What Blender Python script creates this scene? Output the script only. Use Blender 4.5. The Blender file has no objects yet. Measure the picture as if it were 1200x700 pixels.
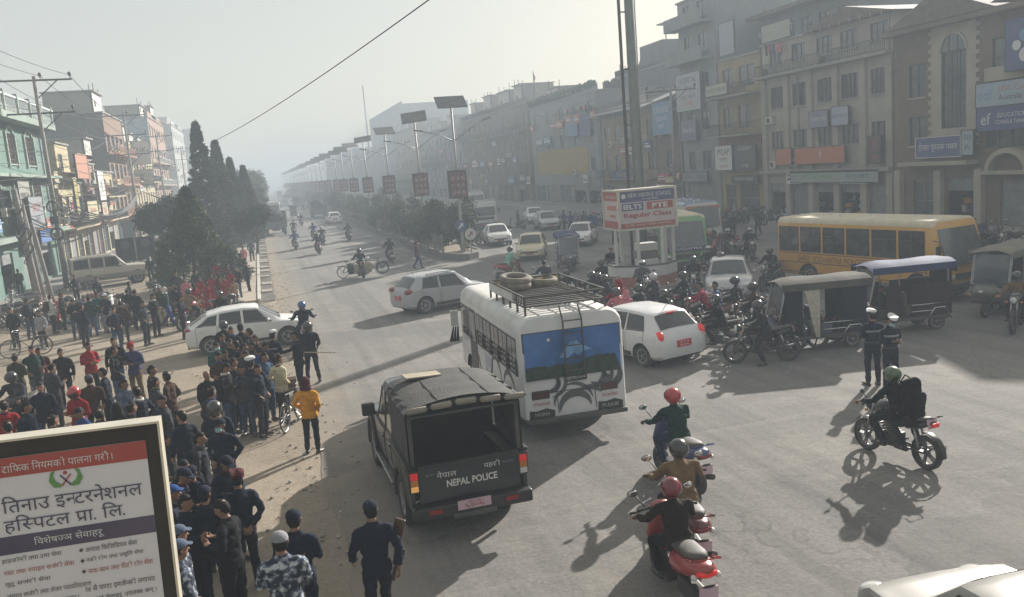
import bpy, bmesh, math, random
import numpy as np
from mathutils import Vector, Matrix, Euler, noise
random.seed(7)
R_ = math.radians
SC = bpy.context.scene
COL = SC.collection

# ------------------------------------------------------------------ camera
CAMH = 5.6
CR = Matrix(((0.95541868, 0.11667103, -0.27122503), (-0.28507838, 0.12543449, -0.95026128), (-0.07684699, 0.98521777, 0.15310284)))
cam_d = bpy.data.cameras.new('camera'); cam = bpy.data.objects.new('camera', cam_d); COL.objects.link(cam)
cam_d.sensor_width = 36; cam_d.lens = 30.0; cam_d.clip_start = .1; cam_d.clip_end = 4000
mw = CR.to_4x4(); mw.translation = (0, 0, CAMH); cam.matrix_world = mw
SC.camera = cam

# ------------------------------------------------------------------ sky, sun, exposure
SUN_EL, SUN_AZ = R_(24.5), R_(50)
w = bpy.data.worlds.new('World'); SC.world = w; w.use_nodes = True
nt = w.node_tree; nt.nodes.clear()
sky = nt.nodes.new('ShaderNodeTexSky'); sky.sky_type = 'NISHITA'; sky.sun_disc = False
sky.sun_elevation = SUN_EL; sky.sun_rotation = SUN_AZ; sky.air_density = 1.0; sky.dust_density = 1.6; sky.ozone_density = 1.0
bg = nt.nodes.new('ShaderNodeBackground'); bg.inputs[1].default_value = .09
out = nt.nodes.new('ShaderNodeOutputWorld'); tint = nt.nodes.new('ShaderNodeMix'); tint.data_type = 'RGBA'; tint.blend_type = 'MULTIPLY'; tint.inputs[0].default_value = 1; tint.inputs[7].default_value = (1.0, .93, .80, 1); nt.links.new(sky.outputs[0], tint.inputs[6]); veil = nt.nodes.new('ShaderNodeMix'); veil.data_type = 'RGBA'; veil.inputs[0].default_value = .7; veil.inputs[7].default_value = (3.15, 3.02, 2.68, 1); nt.links.new(tint.outputs[2], veil.inputs[6]); nt.links.new(veil.outputs[2], bg.inputs[0]); nt.links.new(bg.outputs[0], out.inputs[0])
sd = bpy.data.lights.new('sun', 'SUN'); sd.energy = 4.5; sd.angle = R_(.7); sd.color = (1, .945, .875)
so = bpy.data.objects.new('sun', sd); COL.objects.link(so)
sv = Vector((math.sin(SUN_AZ)*math.cos(SUN_EL), math.cos(SUN_AZ)*math.cos(SUN_EL), math.sin(SUN_EL)))
so.rotation_euler = sv.to_track_quat('Z', 'Y').to_euler(); so.location = sv*60
SC.view_settings.view_transform = 'Standard'; SC.view_settings.look = 'None'; SC.view_settings.exposure = EXPOSURE = 1.2
SC.cycles.use_denoising = True
SC.cycles.volume_bounces = 1
SC.cycles.max_bounces = 6

# ------------------------------------------------------------------ placing: the ground point (or the point at height z) seen in direction (px, py) of the photograph
def G(px, py, z=0.0):
    r = CR @ Vector((px-600, 350-py, -1000.0))
    t = (z-CAMH)/r.z
    return Vector((r.x*t, r.y*t, z))
def atX(px, py, X):
    r = CR @ Vector((px-600, 350-py, -1000.0)); t = X/r.x
    return Vector((X, r.y*t, CAMH+r.z*t))
def atY(px, py, Y):
    r = CR @ Vector((px-600, 350-py, -1000.0)); t = Y/r.y
    return Vector((r.x*t, Y, CAMH+r.z*t))

# ------------------------------------------------------------------ materials
MATS = {}
def _n(nt, t, **k):
    n = nt.nodes.new(t)
    for a, b in k.items(): setattr(n, a, b)
    return n
def mat(name, col, rough=.6, metal=0.0, var=.12, scale=3.0, bump=0.0, coat=0.0, dust=0.0, spec=None, emit=None, estr=0, col2=None, detail=4, obj=True, alpha=None):
    """principled with a noise between two tones of the colour, optional fine relief and a layer of road dust"""
    if name in MATS: return MATS[name]
    m = bpy.data.materials.new(name); MATS[name] = m; m.use_nodes = True
    nt = m.node_tree; b = nt.nodes['Principled BSDF']
    tc = _n(nt, 'ShaderNodeTexCoord')
    no = _n(nt, 'ShaderNodeTexNoise'); no.inputs['Scale'].default_value = scale; no.inputs['Detail'].default_value = detail
    no.inputs['Roughness'].default_value = .6
    nt.links.new(tc.outputs['Object'], no.inputs['Vector'])
    mx = _n(nt, 'ShaderNodeMix', data_type='RGBA')
    a = [max(0, c*(1-var)) for c in col]; c2 = col2 or [min(1, c*(1+var)) for c in col]
    mx.inputs[6].default_value = (*a, 1); mx.inputs[7].default_value = (*c2, 1)
    mr = _n(nt, 'ShaderNodeMapRange'); mr.inputs[1].default_value = .33; mr.inputs[2].default_value = .67
    nt.links.new(no.outputs[0], mr.inputs[0]); nt.links.new(mr.outputs[0], mx.inputs[0])
    last = mx.outputs[2]
    if dust:
        n2 = _n(nt, 'ShaderNodeTexNoise'); n2.inputs['Scale'].default_value = 2.3; n2.inputs['Detail'].default_value = 6
        nt.links.new(tc.outputs['Object'], n2.inputs['Vector'])
        r2 = _n(nt, 'ShaderNodeMapRange'); r2.inputs[1].default_value = .35; r2.inputs[2].default_value = .75; r2.inputs[3].default_value = dust*.3; r2.inputs[4].default_value = dust
        nt.links.new(n2.outputs[0], r2.inputs[0])
        m2 = _n(nt, 'ShaderNodeMix', data_type='RGBA'); m2.inputs[7].default_value = (.32, .28, .22, 1)
        nt.links.new(r2.outputs[0], m2.inputs[0]); nt.links.new(last, m2.inputs[6]); last = m2.outputs[2]
        r3 = _n(nt, 'ShaderNodeMapRange'); r3.inputs[1].default_value = 0; r3.inputs[2].default_value = 1; r3.inputs[3].default_value = rough; r3.inputs[4].default_value = .85
        nt.links.new(r2.outputs[0], r3.inputs[0]); nt.links.new(r3.outputs[0], b.inputs['Roughness'])
    else:
        b.inputs['Roughness'].default_value = rough
    nt.links.new(last, b.inputs['Base Color'])
    b.inputs['Metallic'].default_value = metal
    if coat: b.inputs['Coat Weight'].default_value = coat; b.inputs['Coat Roughness'].default_value = .12
    if spec is not None: b.inputs['Specular IOR Level'].default_value = spec
    if bump:
        n3 = _n(nt, 'ShaderNodeTexNoise'); n3.inputs['Scale'].default_value = scale*6; n3.inputs['Detail'].default_value = 5
        nt.links.new(tc.outputs['Object'], n3.inputs['Vector'])
        bp = _n(nt, 'ShaderNodeBump'); bp.inputs['Strength'].default_value = bump; bp.inputs['Distance'].default_value = .03
        nt.links.new(n3.outputs[0], bp.inputs['Height']); nt.links.new(bp.outputs[0], b.inputs['Normal'])
    if emit: b.inputs['Emission Color'].default_value = (*emit, 1); b.inputs['Emission Strength'].default_value = estr
    if alpha is not None: b.inputs['Alpha'].default_value = alpha
    return m
def hexc(h):
    v = [int(h[i:i+2], 16)/255 for i in (0, 2, 4)]
    return tuple(c/12.92 if c <= .04045 else ((c+.055)/1.055)**2.4 for c in v)
def cloth(name, h): return mat('cloth_'+name, hexc(h) if isinstance(h, str) else h, .9, var=.22, scale=9, bump=.25, spec=.2)
def paint(name, c, dust=.25): return mat('paint_'+name, c, .32, var=.03, scale=2, coat=.5, dust=dust)

RUB = mat('rubber', (.016, .016, .016), .85, var=.3, scale=12, dust=.16)
BLK = mat('black_plastic', (.010, .010, .011), .4, var=.2, scale=8, dust=.08)
STEEL = mat('steel', (.35, .35, .35), .35, metal=.9, var=.15, scale=8)
CHROME = mat('chrome', (.6, .6, .6), .15, metal=1, var=.05)
DKMET = mat('dark_metal', (.035, .036, .04), .5, metal=.3, var=.2, scale=8, dust=.15)
GLS = mat('tinted_glass', (.012, .015, .017), .06, var=.1, scale=1, coat=.4, dust=.06)
GLS2 = mat('pale_glass', (.06, .075, .085), .08, var=.25, scale=2.5, coat=.5, dust=.1)
REDL = mat('red_lens', (.22, .010, .010), .2, var=.1, coat=.6)
REDON = mat('lit_red_lens', (.6, .02, .015), .25, emit=(1, .05, .04), estr=.07)
AMBL = mat('amber_lit_lens', (.8, .35, .08), .25, emit=(1, .55, .2), estr=.12)
CLRL = mat('clear_lens', (.55, .55, .52), .12, var=.1, coat=.6)
SKIN = mat('skin_brown', (.22, .115, .07), .55, var=.12, scale=14, spec=.4)
HAIR = mat('black_hair', (.006, .005, .005), .75, var=.3, scale=40, spec=.2)
HELM = mat('black_helmet', (.012, .012, .014), .22, var=.1, coat=.5, dust=.12)
EYE = mat('eye_dark', (.01, .008, .007), .3)

# ------------------------------------------------------------------ mesh builder
class MB:
    def __init__(s): s.v = []; s.f = []; s.m = []; s.mats = []
    def mi(s, m):
        if m is None: m = s.mats[0] if s.mats else BLK
        if m not in s.mats: s.mats.append(m)
        return s.mats.index(m)
    def add(s, vs, fs, m=None):
        k = len(s.v); i = s.mi(m); s.v += [tuple(p) for p in vs]; s.f += [tuple(a+k for a in f) for f in fs]; s.m += [i]*len(fs)
        return s
    def box(s, x0, x1, y0, y1, z0, z1, m=None, M=None):
        P = [Vector(p) for p in ((x0, y0, z0), (x1, y0, z0), (x1, y1, z0), (x0, y1, z0), (x0, y0, z1), (x1, y0, z1), (x1, y1, z1), (x0, y1, z1))]
        if M: P = [M @ p for p in P]
        return s.add(P, [(0, 3, 2, 1), (4, 5, 6, 7), (0, 1, 5, 4), (1, 2, 6, 5), (2, 3, 7, 6), (3, 0, 4, 7)], m)
    def bar(s, a, b, w, h=None, m=None):
        a = Vector(a); b = Vector(b); h = h or w; d = b-a; L = d.length
        if L < 1e-6: return s
        M = Matrix.Translation(a) @ d.to_track_quat('Y', 'Z').to_matrix().to_4x4()
        return s.box(-w/2, w/2, 0, L, -h/2, h/2, m, M)
    def tube(s, pts, r, n=8, m=None, ref=(1, 0, 0), cap=True, close=False):
        pts = [Vector(p) for p in pts]; N = len(pts); vs = []; fs = []
        rr = r if isinstance(r, (list, tuple)) else [r]*N
        for i, p in enumerate(pts):
            if close: t = pts[(i+1) % N]-pts[i-1]
            else: t = pts[min(i+1, N-1)]-pts[max(i-1, 0)]
            t.normalize(); u = Vector(ref); u = u-t*u.dot(t)
            if u.length < .15: u = Vector((0, 1, 0)); u = u-t*u.dot(t)
            if u.length < .15: u = Vector((0, 0, 1)); u = u-t*u.dot(t)
            u.normalize(); v = t.cross(u)
            a, b = rr[i] if isinstance(rr[i], (tuple, list)) else (rr[i], rr[i])
            for k in range(n):
                g = 2*math.pi*k/n; vs.append(p+u*(a*math.cos(g))+v*(b*math.sin(g)))
        for i in range(N if close else N-1):
            j = (i+1) % N
            for k in range(n): fs.append((i*n+k, i*n+(k+1) % n, j*n+(k+1) % n, j*n+k))
        if cap and not close:
            vs.append(pts[0]); c0 = len(vs)-1; vs.append(pts[-1]); c1 = len(vs)-1
            for k in range(n): fs.append((c0, (k+1) % n, k)); fs.append((c1, (N-1)*n+k, (N-1)*n+(k+1) % n))
        return s.add(vs, fs, m)
    def ell(s, c, r, n=12, k=8, m=None, M=None, top=1.0, bot=-1.0):
        vs = []; fs = []; c = Vector(c)
        for i in range(k+1):
            zz = bot+(top-bot)*i/k if (top, bot) != (1.0, -1.0) else -math.cos(math.pi*i/k)
            q = math.sqrt(max(0, 1-zz*zz))
            if q < .02: q = .02
            for j in range(n):
                g = 2*math.pi*j/n; p = Vector((r[0]*q*math.cos(g), r[1]*q*math.sin(g), r[2]*zz)); vs.append(c+(M @ p if M else p))
        for i in range(k):
            for j in range(n): fs.append((i*n+j, i*n+(j+1) % n, (i+1)*n+(j+1) % n, (i+1)*n+j))
        fs.append(tuple(reversed(range(n)))); fs.append(tuple(k*n+j for j in range(n)))
        return s.add(vs, fs, m)
    def loft(s, rings, m=None, cap=True):
        n = len(rings[0]); vs = [p for r in rings for p in r]; fs = []
        for i in range(len(rings)-1):
            for k in range(n): fs.append((i*n+k, i*n+(k+1) % n, (i+1)*n+(k+1) % n, (i+1)*n+k))
        if cap: fs.append(tuple(reversed(range(n)))); fs.append(tuple((len(rings)-1)*n+k for k in range(n)))
        return s.add(vs, fs, m)
    def prism(s, poly, a, b, axis='y', m=None):
        """poly of 2-D points extruded from a to b along axis"""
        def q(p, t): return {'x': (t, p[0], p[1]), 'y': (p[0], t, p[1]), 'z': (p[0], p[1], t)}[axis]
        n = len(poly); vs = [q(p, a) for p in poly]+[q(p, b) for p in poly]
        fs = [tuple(range(n)), tuple(reversed(range(n, 2*n)))]+[(k, k+n, (k+1) % n+n, (k+1) % n) for k in range(n)]
        return s.add(vs, fs, m)
    def torus(s, c, R, r, n=24, k=8, axis='x', m=None, flat=1.0, M=None):
        c = Vector(c); vs = []; fs = []
        for i in range(n):
            a = 2*math.pi*i/n
            for j in range(k):
                b = 2*math.pi*j/k; q = R+r*math.cos(b); h = r*flat*math.sin(b)
                p = {'x': (h, q*math.cos(a), q*math.sin(a)), 'y': (q*math.cos(a), h, q*math.sin(a)), 'z': (q*math.cos(a), q*math.sin(a), h)}[axis]
                p = Vector(p); vs.append(c+(M @ p if M else p))
        for i in range(n):
            for j in range(k): fs.append((i*k+j, ((i+1) % n)*k+j, ((i+1) % n)*k+(j+1) % k, i*k+(j+1) % k))
        return s.add(vs, fs, m)
    def mesh(s, name, smooth=False):
        me = bpy.data.meshes.new(name); me.from_pydata(s.v, [], s.f)
        for m in (s.mats or [BLK]): me.materials.append(m)
        me.polygons.foreach_set('material_index', s.m)
        bm = bmesh.new(); bm.from_mesh(me); bmesh.ops.recalc_face_normals(bm, faces=bm.faces); bm.to_mesh(me); bm.free()
        if smooth:
            me.polygons.foreach_set('use_smooth', [True]*len(me.polygons))
            if smooth is not True: me.set_sharp_from_angle(angle=R_(smooth))
        me.update(); return me
    def build(s, name, parent=None, smooth=False, bevel=0, loc=None, rot=None):
        o = bpy.data.objects.new(name, s.mesh(name, smooth)); COL.objects.link(o)
        if parent: o.parent = parent
        if loc is not None: o.location = loc
        if rot is not None: o.rotation_euler = rot
        if bevel:
            b = o.modifiers.new('bevel', 'BEVEL'); b.width = bevel; b.segments = 2; b.limit_method = 'ANGLE'; b.angle_limit = R_(40)
        return o
def inst(name, me, parent=None, loc=None, rot=None, scale=None, m=None):
    o = bpy.data.objects.new(name, me); COL.objects.link(o)
    if parent: o.parent = parent
    if loc is not None: o.location = loc
    if rot is not None: o.rotation_euler = rot
    if scale is not None: o.scale = scale
    if m is not None: setm(o, m)
    return o
def setm(o, m, k=0):
    if len(o.material_slots) > k: o.material_slots[k].link = 'OBJECT'; o.material_slots[k].material = m
def tag(o, label=None, cat=None, group=None, kind=None):
    if label: o['label'] = label
    if cat: o['category'] = cat
    if group: o['group'] = group
    if kind: o['kind'] = kind
    return o
def thing(name, label, cat, loc=(0, 0, 0), rz=0, group=None):
    o = bpy.data.objects.new(name, None); COL.objects.link(o); o.empty_display_size = .2
    o.location = loc; o.rotation_euler = (0, 0, R_(rz))
    return tag(o, label, cat, group)
CHILD = {}
def kids(o):
    return [c for c in o.children]
def dup(root, loc, rz=0, label=None, group=None, mats=None, scale=None, skip=(), tilt=None):
    """copy a thing with its parts and their sub-parts; mats maps a part's name to a material"""
    def cp(o, par):
        c = o.copy(); COL.objects.link(c)
        if par: c.parent = par
        base = o.name.split('.')[0]
        if mats and base in mats: setm(c, mats[base])
        for ch in kids(o):
            if ch.name.split('.')[0] in skip: continue
            cp(ch, c)
        return c
    r = cp(root, None); r.location = loc; r.rotation_euler = (tilt[0] if tilt else 0, tilt[1] if tilt else 0, R_(rz))
    if label: r['label'] = label
    if group: r['group'] = group
    if scale: r.scale = (scale,)*3 if isinstance(scale, (int, float)) else scale
    return r
def struct(mb, name, smooth=False): return tag(mb.build(name, smooth=smooth), kind='structure')
def evalmesh(o, name):
    dg = bpy.context.evaluated_depsgraph_get(); me = bpy.data.meshes.new_from_object(o.evaluated_get(dg)); me.name = name
    return me
def remesh(mb, name, vox, it=3, wr=0.0, m=None):
    o = mb.build('tmp'); r = o.modifiers.new('r', 'REMESH'); r.mode = 'VOXEL'; r.voxel_size = vox; r.use_smooth_shade = True
    if it: s = o.modifiers.new('s', 'SMOOTH'); s.iterations = it; s.factor = .5
    me = evalmesh(o, name); old = o.data; bpy.data.objects.remove(o); bpy.data.meshes.remove(old)
    if wr:
        n = len(me.vertices); co = np.empty(n*3); me.vertices.foreach_get('co', co); co = co.reshape(-1, 3)
        no = np.empty(n*3); me.vertices.foreach_get('normal', no); no = no.reshape(-1, 3)
        d = np.array([noise.noise(Vector((c[0]*9, c[1]*9, c[2]*13)))+.5*noise.noise(Vector((c[0]*22, c[1]*22, c[2]*30+7))) for c in co])
        co += no*(d*wr)[:, None]; me.vertices.foreach_set('co', co.ravel())
    me.materials.clear(); me.materials.append(m or BLK); me.polygons.foreach_set('use_smooth', [True]*len(me.polygons)); me.polygons.foreach_set('material_index', [0]*len(me.polygons))
    me.update(); return me
# text: laid in the local xz plane (readable from -y), reading along +x, centred on (0,0)
DEV = None
def text_mesh(txt, h, m, w=None, bold=False, align='CENTER', depth=.004):
    cu = bpy.data.curves.new('t', 'FONT'); cu.body = txt; cu.size = 1; cu.align_x = align; cu.align_y = 'CENTER'; cu.extrude = 0; cu.resolution_u = 2
    if bold: cu.offset = .028
    o = bpy.data.objects.new('t', cu); COL.objects.link(o); me = evalmesh(o, 'lettering'); bpy.data.objects.remove(o)
    n = len(me.vertices); co = np.empty(n*3); me.vertices.foreach_get('co', co); co = co.reshape(-1, 3)
    if n:
        mn = co.min(0); mx = co.max(0); hh = max(.01, mx[1]-mn[1]); ww = max(.01, mx[0]-mn[0]); sy = h/hh
        sx = sy if w is None else w/ww
        x0 = (mn[0]+mx[0])/2 if align == 'CENTER' else mn[0]
        X = (co[:, 0]-x0)*sx; Z = (co[:, 1]-(mn[1]+mx[1])/2)*sy
        co = np.stack([X, np.full(n, 0.0), Z], 1); me.vertices.foreach_set('co', co.ravel())
    me.materials.clear(); me.materials.append(m); me.update(); return me
def text(txt, h, m, parent, loc, rot=(0, 0, 0), w=None, bold=False, align='CENTER', name='lettering'):
    return inst(name, text_mesh(txt, h, m, w, bold, align), parent, loc, rot)
# Devanagari is laid out cluster by cluster: half letters lose their stem, the short i goes before its cluster
HAL = '\u094d'; IM = '\u093f'
def _glyph(s):
    cu = bpy.data.curves.new('t', 'FONT'); cu.body = s; cu.size = 1; cu.resolution_u = 2
    o = bpy.data.objects.new('t', cu); COL.objects.link(o); me = evalmesh(o, 'g'); bpy.data.objects.remove(o)
    return me
_GC = {}; IMADV = .42
def _gm(s, clip=False):
    k = (s, clip)
    if k in _GC: return _GC[k]
    me = _glyph(s); bm = bmesh.new(); bm.from_mesh(me)
    if bm.verts:
        x0 = min(v.co.x for v in bm.verts); x1 = max(v.co.x for v in bm.verts)
        if clip:
            bmesh.ops.bisect_plane(bm, geom=bm.verts[:]+bm.edges[:]+bm.faces[:], plane_co=(x1-(x1-x0)*.26, 0, 0), plane_no=(1, 0, 0), clear_outer=True); x1 = x1-(x1-x0)*.26
        bm.verts.index_update(); V = [(v.co.x-x0, v.co.y) for v in bm.verts]; F = [[v.index for v in f.verts] for f in bm.faces]; w = x1-x0
    else: V, F, w = [], [], .25
    bm.free(); _GC[k] = (V, F, w); return _GC[k]
def dev_mesh(txt, h, m, w=None, align='CENTER'):
    cl = []; i = 0; n = len(txt); comb = set(range(0x900, 0x904)) | set(range(0x93e, 0x94d))
    V = []; F = []; x = 0
    def put(g, dx=0, dy=0, adv=True, s=1):
        nonlocal x
        vs, fs, ww = g; k = len(V); V.extend([(a*s+x+dx, b*s+dy) for a, b in vs]); F.extend([[q+k for q in f] for f in fs])
        if adv: x += ww*.985
    while i < n:
        c = txt[i]
        if c == ' ': x += .28; i += 1; continue
        if not 0x900 <= ord(c) <= 0x97f or 0x964 <= ord(c) <= 0x96f: put(_gm(c)); x += .05; i += 1; continue
        seq = [c]; i += 1
        while i < n and txt[i] == HAL and i+1 < n and txt[i+1] not in ' .': seq.append(txt[i+1]); i += 2
        mt = ''
        while i < n and (ord(txt[i]) in comb or txt[i] == HAL): mt += txt[i]; i += 1
        reph = len(seq) > 1 and seq[0] == 'र'
        if reph: seq = seq[1:]
        rakar = len(seq) > 1 and seq[-1] == 'र'
        if rakar: seq = seq[:-1]
        if IM in mt:
            x_ = x; put(_gm(IM)); x = x_+_gm(IM)[2]*IMADV; mt = mt.replace(IM, '')
        for q in seq[:-1]: put(_gm(q, q not in 'टठडढदकहफ'))
        x0 = x
        above = ''.join(q for q in mt if q not in 'ाीोौः'); 
        put(_gm(seq[-1]+above)); 
        if rakar: put(([(0, .0), (.05, -.04), (.24, .12), (.20, .17)], [[0, 1, 2, 3]], .2), dx=-(x-x0)*.85, dy=.08, adv=False)
        for q in mt:
            if q in 'ाीोौः': put(_gm(q))
        if reph: put(([(0, 0), (.04, -.02), (.16, .10), (.12, .18), (.04, .20), (.03, .15), (.10, .13)], [[0, 1, 2, 6], [6, 2, 3], [6, 3, 4, 5]], .2), dx=-.16, dy=.66, adv=False)
    A = np.array(V); mn = A.min(0); mx = A.max(0); sy = h/(mx[1]-mn[1]); sx = sy if w is None else w/(mx[0]-mn[0])
    xr = (mn[0]+mx[0])/2 if align == 'CENTER' else mn[0]
    me = bpy.data.meshes.new('lettering'); me.from_pydata([((a-xr)*sx, 0, (b-(mn[1]+mx[1])/2)*sy) for a, b in V], [], F); me.materials.append(m); me.update(); return me
_tm = text_mesh
def text_mesh(txt, h, m, w=None, bold=False, align='CENTER', depth=.004):
    if any(0x900 <= ord(c) <= 0x97f for c in txt): return dev_mesh(txt, h, m, w, align)
    return _tm(txt, h, m, w, bold, align, depth)
# ------------------------------------------------------------------ people
def mk_head(M, hc, yaw, pitch=0):
    Rm = (Euler((R_(pitch), 0, R_(yaw))).to_matrix())
    def T(p): return hc+Rm @ Vector(p)
    prof = [(-.118, .018, .022, .028), (-.108, .036, .046, .022), (-.085, .052, .066, .014), (-.045, .064, .083, .006), (0, .072, .092, 0), (.045, .074, .094, -.004), (.082, .060, .080, -.008), (.108, .030, .042, -.008)]
    rings = [[T((a*math.cos(2*math.pi*k/14), off+b*math.sin(2*math.pi*k/14), z)) for k in range(14)] for z, a, b, off in prof]
    M.loft(rings)
    M.tube([T((0, .080, .018)), T((0, .100, -.010)), T((0, .112, -.028)), T((0, .090, -.042))], [.009, .012, .018, .010], 6)
    M.tube([T((-.022, .086, -.062)), T((.022, .086, -.062))], [.009, .009], 6)   # lips
    for s in (-1, 1):
        M.tube([T((s*.070, -.005, -.035)), T((s*.082, -.014, .000)), T((s*.072, -.010, .025))], [(.009, .014), (.012, .02), (.008, .014)], 6)
    return T
def mk_hand(M, w_, d, pn, side, curl=.35):
    d = d.normalized(); pn = (pn-d*pn.dot(d)).normalized(); q = d.cross(pn).normalized()   # q: across the palm
    M.tube([w_-d*.03, w_, w_+d*.045, w_+d*.088], [(.026, .019), (.028, .019), (.042, .017), (.040, .014)], 8, ref=q)
    tq = q if side > 0 else -q
    for k, L in enumerate((.064, .078, .082, .070)):
        b = w_+d*.082+tq*(-.031+.0205*k); c = 0; p = b; pts = [b]
        for s in range(3):
            c += curl; dd = d*math.cos(c)+pn*math.sin(c); p = p+dd*(L/3); pts.append(p)
        M.tube(pts, [.0095, .009, .0085, .007], 6, ref=q)
    tb = w_+d*.02+tq*.028
    M.tube([tb, tb+(d*.6+tq*.8)*.03, tb+(d*.8+tq*.5+pn*.4)*.062], [.013, .011, .008], 6, ref=pn)
POSE = {}
def base_pose(**k):
    p = dict(pel=(0, 0, .93), chest=(0, 0, 1.22), nb=(0, -.01, 1.435), hd=(0, .02, 1.585), yaw=0, pitch=0,
             sh=(.178, -.01, 1.365), el=(.245, -.035, 1.11), wr=(.25, .05, .875), hip=(.09, 0, .91), kn=(.105, .02, .50), an=(.115, -.025, .10), toe=(.03, .16, 0),
             hd_dir=None, curl=.35, long=0, skirt=0)
    p.update(k)
    for n in ('sh', 'el', 'wr', 'hip', 'kn', 'an', 'toe'):
        v = p[n]
        if len(v) == 3 and not hasattr(v[0], '__len__'):
            p[n] = (Vector((-v[0], v[1], v[2])), Vector(v))
        else: p[n] = (Vector(v[0]), Vector(v[1]))
    for n in ('pel', 'chest', 'nb', 'hd'): p[n] = Vector(p[n])
    return p
def mk_pose(name, **k):
    p = base_pose(**k); P = {}
    B = MB(); J = MB(); T = MB()
    pel, ch, nb, hd = p['pel'], p['chest'], p['nb'], p['hd']; ref = (p['sh'][1]-p['sh'][0]).normalized(); hr = (p['hip'][1]-p['hip'][0]).normalized()
    up = (ch-pel).normalized()
    T_ = mk_head(B, hd, p['yaw'], p['pitch'])
    B.tube([nb-Vector((0, 0, .05)), nb, hd-Vector((0, .012, .07))], [(.075, .06), (.056, .056), .052], 10, ref=ref)
    B.tube([pel-up*.08, pel, (pel+ch)/2, ch, nb], [(.13, .09), (.14, .10), (.12, .085), (.14, .095), (.06, .055)], 12, ref=ref)
    B.tube([p['sh'][0]-Vector((0, 0, .02)), nb-Vector((0, 0, .07)), p['sh'][1]-Vector((0, 0, .02))], [.035, .05, .035], 8, ref=(0, 0, 1))
    mid = (pel+ch)/2
    J.tube([pel-up*.13, pel-up*.02, mid, ch, ch.lerp(nb, .58), ch.lerp(nb, .85), nb], [(.186, .142), (.178, .135), (.158, .122), (.176, .128), (.150, .108), (.105, .085), (.070, .066)], 16, ref=ref)
    J.tube([nb-Vector((0, 0, .01)), nb+Vector((0, 0, .035))], [(.078, .074), (.068, .066)], 12, ref=ref)
    J.tube([p['sh'][0]-Vector((0, 0, .012)), nb-Vector((0, 0, .052)), p['sh'][1]-Vector((0, 0, .012))], [.054, .072, .054], 10, ref=(0, 0, 1))
    T.tube([pel-up*.09, pel-up*.02, pel+up*.10], [(.14, .105), (.148, .110), (.13, .10)], 14, ref=hr)
    for i, s in ((0, -1), (1, 1)):
        sh, el, wr, hip, kn, an, toe = (p[n][i] for n in ('sh', 'el', 'wr', 'hip', 'kn', 'an', 'toe'))
        B.tube([sh-Vector((0, 0, .01)), el, wr], [.036, .032, .026], 8)
        d = (wr-el).normalized(); pn = Vector((-s, 0, 0)) if not p['hd_dir'] else Vector(p['hd_dir'])
        mk_hand(B, wr, d, pn, s, p['curl'])
        J.tube([sh+Vector((-s*.008, 0, .0)), sh.lerp(el, .18), sh.lerp(el, .5), el, el.lerp(wr, .5), wr-d*.015], [.056, .066, .060, .055, .051, .042], 10)
        B.tube([hip, kn, an], [.07, .05, .035], 8); B.tube([an, an-Vector((0, 0, .03)), an+toe*.6-Vector((0, 0, .06))], [.035, .035, .03], 8)
        T.tube([hip+Vector((0, 0, .03)), hip.lerp(kn, .35), kn, kn.lerp(an, .5), an+Vector((0, 0, -.015))], [(.088, .10), (.088, .096), (.07, .074), (.062, .066), (.055, .062)], 12)
        S = MB(); f = toe.normalized(); hl = an+Vector((0, 0, -.07))
        fz = Vector((0, 0, 1)) if abs(f.z) < .8 else Vector((0, -1, 0))
        S.tube([hl-f*.065, hl-f*.03, hl+f*.06, hl+f*.15, hl+f*.20], [(.030, .028), (.042, .045), (.044, .036), (.045, .026), (.030, .016)], 10, ref=f.cross(fz), m=BLK)
        S.tube([hl+Vector((0, 0, .0)), an+Vector((0, 0, .02))], [.042, .044], 8)
        P['shoe%d' % i] = S.mesh('shoe', True)
    if p['skirt']:
        T = MB(); T.tube([pel+up*.12, pel, pel-up*.35, Vector((0, 0, .45)), Vector((0, 0.01, .12)), Vector((0, .01, .07))], [(.13, .10), (.165, .13), (.19, .16), (.20, .18), (.23, .21), (.22, .2)], 20, ref=hr)
    if p['long']:
        J.tube([pel, pel-up*.2, Vector((0, .0, .48)), Vector((0, 0, .44))], [(.168, .125), (.19, .15), (.205, .17), (.2, .165)], 18, ref=hr)
    P['body'] = remesh(B, 'body', .0115, 2, 0, SKIN)
    P['jacket'] = remesh(J, 'jacket', .020, 3, .019, BLK)
    P['trousers'] = remesh(T, 'trousers', .020, 3, .014, BLK)
    P['hd'] = hd; P['rot'] = (R_(p['pitch']), 0, R_(p['yaw'])); P['p'] = p
    P['shoes'] = not p['skirt']
    POSE[name] = P
mk_pose('hang')
mk_pose('hang2', yaw=28, el=((-.25, -.05, 1.11), (.23, -.02, 1.10)), wr=((-.26, .02, .87), (.20, .12, .90)), kn=((-.11, .04, .50), (.10, .0, .50)), an=((-.13, .02, .10), (.12, -.04, .10)))
mk_pose('pockets', yaw=-20, el=(.27, -.09, 1.13), wr=(.17, .10, .98), hd_dir=(0, 0, -1), curl=.6, an=(.12, -.02, .10))
mk_pose('folded', yaw=12, el=(.24, .02, 1.12), wr=((-.05, .20, 1.10), (.04, .23, 1.13)), hd_dir=(0, -1, 0), curl=.5)
mk_pose('phone', pitch=-24, hd=(0, .045, 1.575), el=((-.24, -.02, 1.11), (.24, -.0, 1.12)), wr=((-.08, .22, 1.12), (.10, .24, 1.16)), hd_dir=(0, 0, 1), curl=.7)
mk_pose('behind', yaw=-15, el=(.25, -.12, 1.12), wr=((-.04, -.17, .93), (.05, -.19, .95)), hd_dir=(0, 1, 0), curl=.5)
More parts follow.
